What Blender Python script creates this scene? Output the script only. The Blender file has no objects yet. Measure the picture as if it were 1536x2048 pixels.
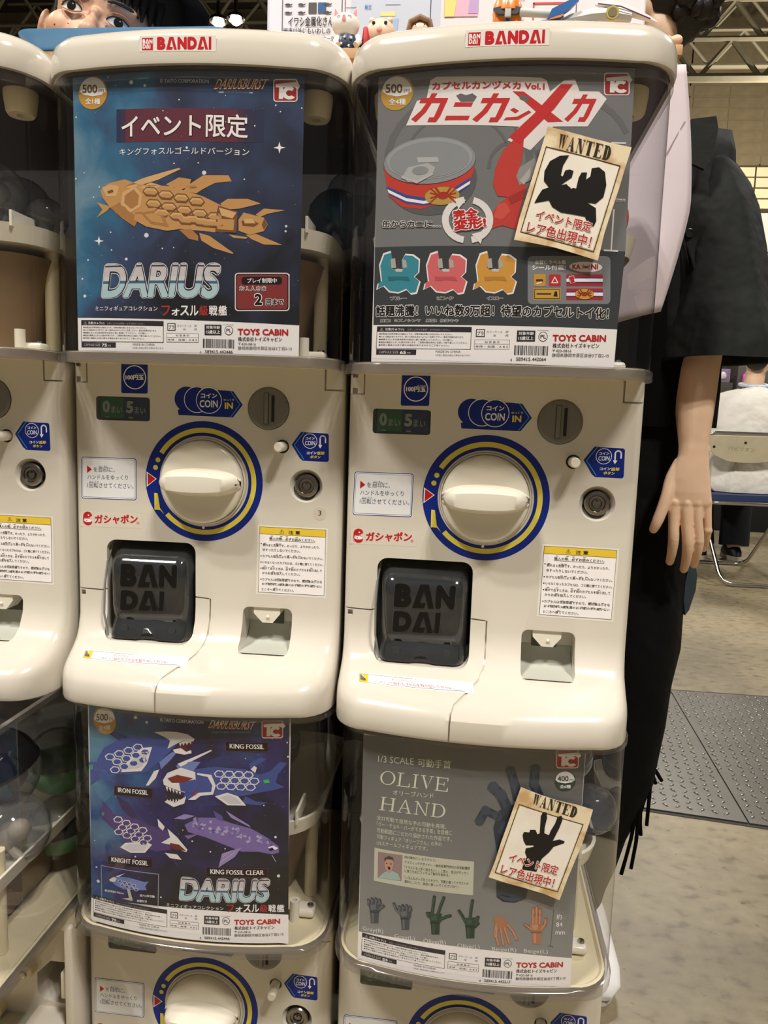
import bpy, bmesh, math, random
from mathutils import Vector, Matrix
from mathutils.geometry import tessellate_polygon
SC = bpy.context.scene
COL = SC.collection
PI = math.pi
Z0 = 0.87            # height of the knobs of the upper machines above the floor
# ---------------------------------------------------------------- camera
cam = bpy.data.cameras.new('camera'); camo = bpy.data.objects.new('camera', cam); COL.objects.link(camo)
cam.sensor_fit = 'VERTICAL'; cam.sensor_height = 36.0; cam.lens = 26.363
right, down, fwd = (Vector((0.99530594, 0.09139759, 0.03182075)), Vector((0.04315995, -0.1249012, -0.99123)), Vector((-0.08662159, 0.98795049, -0.12825963)))
rm = Matrix((right, -down, -fwd)).transposed()
camo.matrix_world = Matrix.Translation((0.534078, -0.779869, 0.07432 + Z0)) @ rm.to_4x4()
cam.clip_start = 0.02; cam.clip_end = 200
SC.camera = camo
# ---------------------------------------------------------------- world, lights, exposure
w = bpy.data.worlds.new('hall_air'); SC.world = w; w.use_nodes = True
w.node_tree.nodes['Background'].inputs[0].default_value = (1.0, 0.9, 0.78, 1)
w.node_tree.nodes['Background'].inputs[1].default_value = 0.13
vs = SC.view_settings; vs.view_transform = 'Standard'; vs.look = 'None'; vs.exposure = 0.08; vs.gamma = 1.0; vs.use_curve_mapping = False
def lamp(name, loc, target, size, power, col=(1.0, 0.935, 0.84)):
    l = bpy.data.lights.new(name, 'AREA'); l.shape = 'DISK'; l.size = size; l.energy = power; l.color = col
    o = bpy.data.objects.new(name, l); COL.objects.link(o); o.location = loc
    o.rotation_euler = (Vector(target) - Vector(loc)).to_track_quat('-Z', 'Y').to_euler()
    return o
for gx, gy, pw in ((-2.4, -3.3, 470), (2.9, -3.6, 470), (-5.5, 1.5, 260), (6.5, 4.0, 330), (3.5, 9.5, 420), (10.0, 19.0, 750)):  # last cluster is an added fill, aimed to brighten the back wall
    for k in range(4):
        lamp('hall_and_fill_lamp', (gx + 0.55 * (k % 2) - .27, gy + 0.6 * (k // 2), 7.2), (0.45 if gy < 0 else gx * .8, 0 if gy < 0 else (gy if gy < 12 else 26), 0.6 if gy < 0 else (0 if gy < 12 else 9)), 0.22, pw / 4)
SC.cycles.use_denoising = True
SC.cycles.max_bounces = 10; SC.cycles.transparent_max_bounces = 24
SC.cycles.sample_clamp_indirect = 4.0; SC.cycles.caustics_reflective = False; SC.cycles.caustics_refractive = False
# ---------------------------------------------------------------- materials
_M = {}
def lin(c):
    return tuple((x / 255 / 12.92 if x / 255 <= .04045 else ((x / 255 + .055) / 1.055) ** 2.4) for x in c)
def mat(name, col=None, rough=.5, metal=0., noise=0., nscale=40., bump=0., bscale=200., emit=0., coat=0., spec=.5, alpha=1., sss=0., bdist=.002):
    if name in _M: return _M[name]
    m = bpy.data.materials.new(name); m.use_nodes = True; nt = m.node_tree; b = nt.nodes['Principled BSDF']
    c = lin(col); b.inputs['Base Color'].default_value = (*c, 1); b.inputs['Roughness'].default_value = rough
    b.inputs['Metallic'].default_value = metal; b.inputs['Specular IOR Level'].default_value = spec
    b.inputs['Coat Weight'].default_value = coat; b.inputs['Coat Roughness'].default_value = .08
    b.inputs['Alpha'].default_value = alpha
    if sss: b.inputs['Subsurface Weight'].default_value = sss; b.inputs['Subsurface Radius'].default_value = (.012, .005, .003); b.inputs['Subsurface Scale'].default_value = 1.0
    tc = nt.nodes.new('ShaderNodeTexCoord')
    if noise:
        n = nt.nodes.new('ShaderNodeTexNoise'); n.inputs['Scale'].default_value = nscale; n.inputs['Detail'].default_value = 5
        nt.links.new(tc.outputs['Object'], n.inputs['Vector'])
        r = nt.nodes.new('ShaderNodeValToRGB'); r.color_ramp.elements[0].position = .3; r.color_ramp.elements[1].position = .7
        r.color_ramp.elements[0].color = (*[x * (1 - noise) for x in c], 1); r.color_ramp.elements[1].color = (*[min(1, x * (1 + noise)) for x in c], 1)
        nt.links.new(n.outputs['Fac'], r.inputs['Fac']); nt.links.new(r.outputs['Color'], b.inputs['Base Color'])
    if bump:
        n = nt.nodes.new('ShaderNodeTexNoise'); n.inputs['Scale'].default_value = bscale; n.inputs['Detail'].default_value = 3
        nt.links.new(tc.outputs['Object'], n.inputs['Vector'])
        bp = nt.nodes.new('ShaderNodeBump'); bp.inputs['Strength'].default_value = bump; bp.inputs['Distance'].default_value = bdist
        nt.links.new(n.outputs['Fac'], bp.inputs['Height']); nt.links.new(bp.outputs['Normal'], b.inputs['Normal'])
    if emit: b.inputs['Emission Color'].default_value = (*c, 1); b.inputs['Emission Strength'].default_value = emit
    _M[name] = m; return m
def clear(name, tint=(235, 238, 245), rough=.03, body=.0, bcol=(200, 200, 210), fres=1.0, ior=1.45):
    """thin clear plastic: fresnel reflection over tinted transmission, with some milky body"""
    if name in _M: return _M[name]
    m = bpy.data.materials.new(name); m.use_nodes = True; nt = m.node_tree; N = nt.nodes; L = nt.links
    out = N['Material Output']; N.remove(N['Principled BSDF'])
    t = N.new('ShaderNodeBsdfTransparent'); t.inputs[0].default_value = (*lin(tint), 1)
    g = N.new('ShaderNodeBsdfGlossy'); g.inputs['Roughness'].default_value = rough
    d = N.new('ShaderNodeBsdfPrincipled'); d.inputs['Base Color'].default_value = (*lin(bcol), 1); d.inputs['Roughness'].default_value = .5
    m1 = N.new('ShaderNodeMixShader'); m1.inputs[0].default_value = body; L.new(t.outputs[0], m1.inputs[1]); L.new(d.outputs[0], m1.inputs[2])
    f = N.new('ShaderNodeLayerWeight'); f.inputs['Blend'].default_value = .5
    pw = N.new('ShaderNodeMath'); pw.operation = 'POWER'; pw.inputs[1].default_value = 4.; L.new(f.outputs['Facing'], pw.inputs[0])
    mu = N.new('ShaderNodeMath'); mu.operation = 'MULTIPLY_ADD'; mu.inputs[1].default_value = .8 * fres; mu.inputs[2].default_value = .04 * fres; L.new(pw.outputs[0], mu.inputs[0])
    m2 = N.new('ShaderNodeMixShader'); L.new(mu.outputs[0], m2.inputs[0]); L.new(m1.outputs[0], m2.inputs[1]); L.new(g.outputs[0], m2.inputs[2])
    L.new(m2.outputs[0], out.inputs[0]); _M[name] = m; return m
def ink(r, g, b): return mat('ink %d %d %d' % (r, g, b), (r, g, b), rough=.38, spec=.35)
# ---------------------------------------------------------------- mesh builder
class G:
    def __init__(s): s.v = []; s.f = []; s.mi = []; s.ms = []
    def mid(s, m):
        if m not in s.ms: s.ms.append(m)
        return s.ms.index(m)
    def add(s, vs, fs, m):
        k = len(s.v); i = s.mid(m); s.v += [tuple(p) for p in vs]
        for f in fs: s.f.append([k + a for a in f]); s.mi.append(i)
        return s
    def bm(s, b, m, mx=None):
        if mx is not None: b.transform(mx)
        b.verts.index_update(); s.add([v.co[:] for v in b.verts], [[v.index for v in f.verts] for f in b.faces], m); b.free(); return s
    def box(s, a, b, m, bev=0, seg=2, mx=None):
        q = bmesh.new(); bmesh.ops.create_cube(q, size=1)
        for v in q.verts: v.co = Vector([(a[i] + b[i]) / 2 + v.co[i] * (b[i] - a[i]) for i in range(3)])
        if bev: bmesh.ops.bevel(q, geom=q.edges[:], offset=bev, segments=seg, profile=.5, affect='EDGES')
        return s.bm(q, m, mx)
    def cyl(s, p0, p1, r0, m, r1=None, seg=20, cap=True):
        p0 = Vector(p0); p1 = Vector(p1); r1 = r0 if r1 is None else r1
        return s.tube([p0, p1], [r0, r1], m, seg, cap)
    def tube(s, pts, rad, m, seg=12, cap=True, closed=False, sx=1.0):
        pts = [Vector(p) for p in pts]; n = len(pts)
        if not hasattr(rad, '__len__'): rad = [rad] * n
        up = None; vs = []
        for i, p in enumerate(pts):
            if closed: d = pts[(i + 1) % n] - pts[i - 1]
            else: d = pts[min(i + 1, n - 1)] - pts[max(i - 1, 0)]
            d.normalize()
            if up is None: up = Vector((0, 0, 1)) if abs(d.z) < .9 else Vector((0, 1, 0))
            a = d.cross(up).normalized(); up = a.cross(d).normalized()
            for k in range(seg):
                t = 2 * PI * k / seg; vs.append(p + a * (math.cos(t) * rad[i] * sx) + up * (math.sin(t) * rad[i]))
        fs = []
        for i in range(n if closed else n - 1):
            j = (i + 1) % n
            for k in range(seg): fs.append((i * seg + k, i * seg + (k + 1) % seg, j * seg + (k + 1) % seg, j * seg + k))
        if cap and not closed: fs += [tuple(range(seg))[::-1], tuple(range((n - 1) * seg, n * seg))]
        return s.add(vs, fs, m)
    def lathe(s, prof, m, c=(0, 0, 0), ax='y', seg=40, cap=True):
        """prof: (radius, offset along axis)"""
        vs = []; n = len(prof)
        for r, h in prof:
            for k in range(seg):
                t = 2 * PI * k / seg; a, b = r * math.cos(t), r * math.sin(t)
                vs.append({'y': (c[0] + a, c[1] + h, c[2] + b), 'z': (c[0] + a, c[1] + b, c[2] + h), 'x': (c[0] + h, c[1] + a, c[2] + b)}[ax])
        fs = [(i * seg + k, i * seg + (k + 1) % seg, (i + 1) * seg + (k + 1) % seg, (i + 1) * seg + k) for i in range(n - 1) for k in range(seg)]
        if cap: fs += [tuple(range(seg))[::-1], tuple(range((n - 1) * seg, n * seg))]
        return s.add(vs, fs, m)
    def loft(s, rings, m, cap=(1, 1), closed=True):
        k = len(rings[0]); vs = [p for r in rings for p in r]; fs = []
        for i in range(len(rings) - 1):
            for j in range(k if closed else k - 1): fs.append((i * k + j, i * k + (j + 1) % k, (i + 1) * k + (j + 1) % k, (i + 1) * k + j))
        if cap[0]: fs.append(tuple(range(k))[::-1])
        if cap[1]: fs.append(tuple(range((len(rings) - 1) * k, len(rings) * k)))
        return s.add(vs, fs, m)
    def prism(s, poly, a, b, m, ax='y', bev=0):
        f = {'y': lambda p, h: (p[0], h, p[1]), 'z': lambda p, h: (p[0], p[1], h), 'x': lambda p, h: (h, p[0], p[1])}[ax]
        q = bmesh.new(); v0 = [q.verts.new(f(p, a)) for p in poly]; v1 = [q.verts.new(f(p, b)) for p in poly]; n = len(poly)
        q.faces.new(v0); q.faces.new(v1[::-1])
        for i in range(n): q.faces.new((v0[i], v1[i], v1[(i + 1) % n], v0[(i + 1) % n]))
        bmesh.ops.recalc_face_normals(q, faces=q.faces[:])
        if bev: bmesh.ops.bevel(q, geom=[e for e in q.edges if len(set(e.link_faces) & set()) == 0 and e.calc_face_angle(0) > .5], offset=bev, segments=2, profile=.5, affect='EDGES')
        return s.bm(q, m)
    def sphere(s, c, r, m, seg=24, sc=(1, 1, 1), mx=None):
        q = bmesh.new(); bmesh.ops.create_uvsphere(q, u_segments=seg, v_segments=seg // 2, radius=r)
        M = Matrix.Translation(c) @ (mx if mx is not None else Matrix()) @ Matrix.Diagonal((*sc, 1))
        return s.bm(q, m, M)
    def mesh(s, name, smooth=35, fix=True):
        me = bpy.data.meshes.new(name); me.from_pydata(s.v, [], s.f)
        for m in s.ms: me.materials.append(m)
        me.polygons.foreach_set('material_index', s.mi); me.update()
        if fix:
            q = bmesh.new(); q.from_mesh(me); bmesh.ops.recalc_face_normals(q, faces=q.faces[:]); q.to_mesh(me); q.free()
        if smooth: me.shade_smooth(); me.set_sharp_from_angle(angle=math.radians(smooth))
        return me
    def obj(s, name, parent=None, smooth=35, sub=0, label=None, fix=True, kind=None, loc=None):
        o = bpy.data.objects.new(name, s.mesh(name, smooth, fix)); COL.objects.link(o)
        if parent is not None: o.parent = parent
        if sub: md = o.modifiers.new('sub', 'SUBSURF'); md.levels = sub; md.render_levels = sub
        if label: o['label'] = label
        if kind: o['kind'] = kind
        if loc: o.location = loc
        return o
def thing(name, label, cat, loc=(0, 0, 0), rz=0, group=None):
    o = bpy.data.objects.new(name, None); COL.objects.link(o); o.location = loc; o.rotation_euler = (0, 0, rz)
    o.empty_display_size = .05; return tag(o, label, cat, group)
def tag(o, label, cat, group=None):
    o['label'] = label; o['category'] = cat
    if group: o['group'] = group
    return o
def rrect(x0, z0, x1, z1, r, n=5):
    P = []
    for cx, cz, a in ((x1 - r, z1 - r, 0), (x0 + r, z1 - r, 90), (x0 + r, z0 + r, 180), (x1 - r, z0 + r, 270)):
        for k in range(n + 1):
            t = math.radians(a + 90 * k / n); P.append((cx + r * math.cos(t), cz + r * math.sin(t)))
    return P
def bool_cut(o, cutters):
    for c in cutters:
        md = o.modifiers.new('cut', 'BOOLEAN'); md.operation = 'DIFFERENCE'; md.object = c; md.solver = 'EXACT'
    dg = bpy.context.evaluated_depsgraph_get(); me = bpy.data.meshes.new_from_object(o.evaluated_get(dg))
    o.modifiers.clear(); o.data = me
    for c in cutters: bpy.data.objects.remove(c)
    me.shade_smooth(); me.set_sharp_from_angle(angle=math.radians(30))
# ---------------------------------------------------------------- flat print laid on curved sheets
_T = {}
def text_mesh(s, bold=0.):
    """glyph outlines of the built-in font; heavier weights are the same glyphs laid side by side"""
    k = (s, bold)
    if k in _T: return _T[k]
    if (s, 0.) not in _T:
        c = bpy.data.curves.new('t', 'FONT'); c.body = s; c.resolution_u = 2 if len(s) > 8 else 4
        o = bpy.data.objects.new('t', c); COL.objects.link(o)
        dg = bpy.context.evaluated_depsgraph_get(); me = bpy.data.meshes.new_from_object(o.evaluated_get(dg))
        _T[(s, 0.)] = ([(v.co.x, v.co.y) for v in me.vertices], [tuple(p.vertices) for p in me.polygons])
        bpy.data.objects.remove(o); bpy.data.curves.remove(c); bpy.data.meshes.remove(me)
    V0, F0 = _T[(s, 0.)]
    if bold < .008: return V0, F0
    r = bold * .8; n = 2 if bold < .035 and len(s) > 8 else (4 if bold < .035 else 12 if bold > .08 else 8); V = []; F = []
    for q in range(n):
        a = 2 * PI * q / n + (0 if n != 4 else PI / 4); k0 = len(V); V += [(x + r * math.cos(a), y + r * math.sin(a)) for x, y in V0]; F += [tuple(i + k0 for i in f) for f in F0]
    _T[k] = (V, F); return _T[k]
def clip(poly, ax, lim, keep_less):
    out = []; n = len(poly)
    for i in range(n):
        a, b = poly[i], poly[(i + 1) % n]
        ia = (a[ax] <= lim) if keep_less else (a[ax] >= lim); ib = (b[ax] <= lim) if keep_less else (b[ax] >= lim)
        if ia: out.append(a)
        if ia != ib:
            t = (lim - a[ax]) / (b[ax] - a[ax]); out.append((a[0] + (b[0] - a[0]) * t, a[1] + (b[1] - a[1]) * t))
    return out
class Print:
    """layers of flat colour on a sheet; coordinates in 0.1 mm, surf(x, z) gives the sheet's depth in metres"""
    def __init__(s, surf, step=.012, gap=.00012): s.g = G(); s.surf = surf; s.step = step; s.gap = gap; s.lay = 1; s.cap = 14
    def put(s, P, F, m, lay=None):
        lay = s.lay if lay is None else lay
        for f in F:
            poly = [P[i] for i in f]; x0 = min(p[0] for p in poly); x1 = max(p[0] for p in poly)
            k0 = math.floor(x0 / s.step); k1 = math.floor(x1 / s.step)
            for k in range(k0, k1 + 1):
                q = poly if k0 == k1 else clip(clip(poly, 0, k * s.step, False), 0, (k + 1) * s.step, True)
                if len(q) >= 3: s.g.add([(x, s.surf(x, z) - lay * s.gap, z) for x, z in q], [tuple(range(len(q)))], m)
    def poly(s, pts, m, lay=None):
        pts = [(a * 1e-4, b * 1e-4) for a, b in pts]
        tr = tessellate_polygon([[Vector((a, b, 0)) for a, b in pts]]); s.put(pts, tr, m, lay)
    def text(s, st, q, m, bold=0., bands=None, lay=None, grow=0.):
        """q = baseline-left, baseline-right, top-left"""
        V, F = text_mesh(st, bold)
        if not V: return
        Vb = text_mesh(st, bold - grow)[0] if grow else V
        a0 = min(v[0] for v in Vb); a1 = max(v[0] for v in Vb); b0 = min(v[1] for v in Vb); b1 = max(v[1] for v in Vb)
        (x0, z0), (x1, z1), (x2, z2) = [(a * 1e-4, b * 1e-4) for a, b in q]
        def T(v):
            a = (v[0] - a0) / (a1 - a0); b = (v[1] - b0) / (b1 - b0); return (x0 + (x1 - x0) * a + (x2 - x0) * b, z0 + (z1 - z0) * a + (z2 - z0) * b)
        if not bands:
            n0 = len(_T[(st, 0.)][1]); P = [T(v) for v in V]; lay = s.lay if lay is None else lay
            for k in range(0, len(F), n0): s.put(P, F[k:k + n0], m, lay + .03 * (k // n0))      # each copy a few microns apart
            return
        n0 = len(_T[(st, 0.)][1])
        for lo, hi, mm in bands:
            for fi, f in enumerate(F):
                p = clip(clip([V[i] for i in f], 1, b0 + (b1 - b0) * lo, False), 1, b0 + (b1 - b0) * hi, True)
                if len(p) >= 3: s.put([T(v) for v in p], [tuple(range(len(p)))], mm, (s.lay if lay is None else lay) + .03 * (fi // n0))
def draw(pr, items, mp=None, sub=None):
    """items (0.1 mm): p polygon [x, z, ...], e ellipse [cx, cz, rx, rz, n], l line [x, z, ...] width, t text [baseline left, right, top] weight, grow"""
    mp = mp or (lambda x, z: (x, z))
    def ik(c): return _M[c] if isinstance(c, str) else ink(*PAL[c])
    for it in items:
        k, c, lay, q = it[0], it[1], it[2], it[3] if it[0] != 't' else it[4]
        if k == 'e': P = [(q[0] + q[2] * math.cos(2 * PI * j / q[4]), q[1] + q[3] * math.sin(2 * PI * j / q[4])) for j in range(q[4])]
        else: P = list(zip(q[::2], q[1::2]))
        P = [mp(*p) for p in P]
        if k in 'pe': pr.poly(P, ik(c), lay)
        elif k == 'l':
            wd = it[4] / 2
            for (x0, z0), (x1, z1) in zip(P, P[1:]):
                d = math.hypot(x1 - x0, z1 - z0)
                if d < 1e-6: continue
                a, b = (x1 - x0) / d * wd, (z1 - z0) / d * wd
                pr.poly([(x0 - b - a * .6, z0 + a - b * .6), (x1 - b + a * .6, z1 + a + b * .6), (x1 + b + a * .6, z1 - a + b * .6), (x0 + b - a * .6, z0 - a - b * .6)], ik(c), lay)
        else:
            s = it[3]
            for a, b in (sub or {}).items(): s = s.replace(a, b)
            bands = [(lo, hi, ik(cc)) for lo, hi, cc in c] if isinstance(c, list) else None
            pr.text(s, P, None if bands else ik(c), it[5], bands, lay, it[6] if len(it) > 6 else 0.)
# printed matter: sheet-local coordinates in 0.1 mm, colours by their place in PAL
ART = {}
PAL = [(45,42,46),(244,241,242),(170,168,170),(40,38,42),(200,198,200),(190,188,190),(110,106,110),(58,52,56),(186,30,36),(215,222,232),(150,170,195),(196,148,62),(112,84,40),(190,192,200),(60,40,40),(225,190,160),(130,60,50),(170,190,215),(40,90,140),(238,232,232),(165,40,42),(38,50,84),(62,48,74),(98,46,62),(76,46,66),(54,48,74),(44,50,78),(70,30,45),(214,172,118),(196,148,92),(172,122,72),(120,80,48),(210,212,220),(24,26,36),(176,206,214),(70,100,130),(206,208,214),(200,196,200),(70,64,66),(210,210,215),(170,50,42),(225,220,220),(20,18,20),(132,50,52),(18,16,18),(24,16,18),(20,12,14),(118,119,121),(58,62,66),(104,105,108),(190,150,60),(200,48,48),(196,40,46),(105,104,106),(92,93,96),(196,62,50),(56,78,150),(186,152,70),(170,50,36),(138,146,152),(156,160,164),(142,146,151),(176,178,178),(140,144,148),(180,182,184),(186,188,190),(196,64,58),(168,50,46),(210,84,74),(150,148,146),(180,178,174),(232,228,228),(196,30,34),(225,222,222),(20,20,22),(240,236,236),(56,140,158),(40,110,128),(176,174,170),(200,198,194),(26,26,28),(216,104,110),(190,84,92),(212,154,66),(186,128,52),(128,130,134),(190,40,40),(205,150,60),(60,46,30),(240,235,225),(190,44,48),(176,40,50),(40,60,130),(205,160,60),(150,50,30),(205,160,70),(40,32,24),(40,30,22),(22,22,24),(205,204,204),(40,40,42),(232,230,230),(150,160,200),(215,216,222),(110,40,30),(236,226,214),(176,70,40),(90,170,210),(50,120,170),(178,30,38),(110,40,40),(20,14,18),(64,80,150),(42,50,104),(226,222,224),(90,30,40),(200,198,206),(110,128,188),(222,220,226),(60,150,120),(120,46,34),(42,34,44),(170,40,40),(70,180,90),(80,60,120),(56,40,88),(110,36,40),(206,204,212),(70,150,110),(122,104,168),(150,136,190),(96,80,150),(180,172,214),(170,160,205),(20,16,50),(190,184,220),(170,170,175),(190,186,170),(176,26,34),(40,66,46),(20,24,20),(214,214,196),(196,196,178),(150,128,130),(160,185,180),(190,150,130),(70,60,58),(60,30,30),(50,40,40),(70,68,62),(44,53,68),(60,70,86),(32,39,52),(52,66,84),(20,24,34),(30,40,60),(72,78,84),(104,108,114),(56,60,66),(40,62,50),(58,82,66),(30,48,38),(172,118,88),(196,146,116),(142,94,68),(226,226,220),(90,92,96),(60,50,44),(48,40,34),(235,228,220),(176,52,54),(26,24,24),(8,36,130),(30,60,130),(80,110,170),(232,234,238),(50,56,100),(226,210,84),(70,150,215),(214,206,194),(228,224,216),(60,56,56),(228,196,60),(22,20,22),(120,116,116),(226,220,210),(204,194,180),(110,104,100),(232,230,232),(226,190,50),(90,84,84),(226,224,220),(192,24,36),(74,76,78),(10,10,11)]
ART['foot'] = [
('p',0,2,[-1109,1579,-222,1573,-223,1369,-1114,1370]),
('p',1,3,[-1105,1528,-227,1524,-228,1374,-1108,1374]),
('t',1,4,'⚠',[-1080,1536,-1045,1535,-1079,1565],0.0),
('t',1,4,'注意(ちゅうい)',[-1029,1535,-847,1533,-1028,1564],0.02),
('t',2,4,'お買い上げのお客様へ 必ずお読みください。',[-815,1537,-414,1535,-815,1556],0.0),
('t',3,4,'●本製品の対象年齢は15歳以上です。対象年齢未満には与えないでください。',[-1085,1501,-398,1497,-1085,1517],0.01),
('t',3,4,'●小さい部品がありますので、誤って飲み込まないようにご注意ください。窒息の危険があります。',[-1086,1475,-290,1472,-1086,1492],0.01),
('t',3,4,'●廃棄するときは各市町村の区分に従い処理してください。ゴミ箱へ。',[-1087,1449,-390,1446,-1086,1466],0.01),
('t',3,4,'●製品の構造上とがった部分があります、ご使用の際は充分に注意して取り扱いしてください。',[-1087,1423,-253,1421,-1087,1440],0.01),
('t',3,4,'●写真と製品とは多少異なる場合がありますのでご了承ください。',[-1088,1397,-420,1395,-1087,1414],0.01),
('p',0,2,[-1110,1366,-725,1364,-726,1315,-1111,1316]),
('t',4,3,'CAPSULE SIZE',[-1082,1328,-896,1327,-1082,1352],0.0),
('t',1,3,'@S',[-880,1323,-821,1323,-879,1352],0.04),
('t',5,3,'mm',[-810,1325,-779,1325,-810,1341],0.0),
('p',0,2,[-183,1554,-102,1555,-102,1485,-183,1484]),
('p',1,3,[-175,1547,-110,1547,-110,1492,-175,1492]),
('t',0,4,'プラ',[-171,1499,-114,1500,-171,1536],0.02),
('t',6,3,'カラーケース',[-86,1523,54,1524,-86,1542],0.0),
('t',6,3,'袋',[-26,1491,-2,1491,-26,1510],0.0),
('t',6,3,':PP',[82,1524,110,1525,82,1543],0.0),
('t',6,3,':PE',[82,1492,110,1493,82,1511],0.0),
('p',6,2,[-192,1461,125,1464,125,1379,-192,1375]),
('p',1,3,[-188,1457,121,1460,121,1426,-188,1423]),
('p',1,3,[-188,1419,121,1422,121,1382,-188,1379]),
('t',7,4,'材 質 表 示',[-98,1429,34,1431,-98,1450],0.0),
('t',7,4,'本体・台座：A B S',[-182,1389,110,1392,-182,1410],0.0),
('t',6,3,'MADE IN CHINA',[-543,1339,-312,1340,-543,1360],0.0),
('t',6,3,'※写真と製品は異なる場合があります。',[-544,1308,-219,1310,-544,1325],0.0),
('p',0,2,[185,1549,348,1551,349,1453,185,1450]),
('t',1,3,'対象年齢',[200,1509,335,1511,200,1539],0.02),
('t',1,3,'15歳以上',[200,1463,335,1466,200,1498],0.03),
('p',0,2,[459,1500,458,1489,454,1478,447,1469,439,1462,429,1457,419,1456,408,1457,398,1461,390,1468,383,1477,379,1487,378,1499,379,1510,383,1520,390,1530,398,1537,408,1541,418,1543,429,1542,439,1537,447,1531,453,1522,458,1511]),
('p',1,3,[453,1500,452,1490,449,1481,443,1473,436,1467,428,1463,419,1461,410,1463,401,1466,394,1472,388,1480,385,1489,384,1499,385,1509,388,1518,394,1526,401,1532,409,1536,418,1537,427,1536,436,1533,443,1527,448,1519,452,1510]),
('t',0,4,'PL',[395,1482,446,1483,395,1516],0.02),
('t',0,3,'PL対応商品',[368,1550,464,1551,368,1559],0.0),
('t',7,3,'4',[137,1272,153,1272,137,1300],0.0),
('p',1,3,[193,1326,458,1331,458,1289,193,1284]),
('t',7,4,'@A',[189,1280,316,1282,189,1309],0.02),
('t',7,4,'@B',[332,1283,456,1285,332,1311],0.02),
('t',8,3,'TOYS CABIN',[504,1459,982,1472,503,1520],0.05),
('t',0,3,'株式会社トイズキャビン',[508,1402,924,1413,508,1444],0.03),
('t',7,3,'〒420-0816',[508,1364,677,1368,508,1389],0.0),
('t',7,3,'静岡県静岡市葵区沓谷3丁目2-15',[508,1320,1017,1333,508,1355],0.0)]
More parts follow.
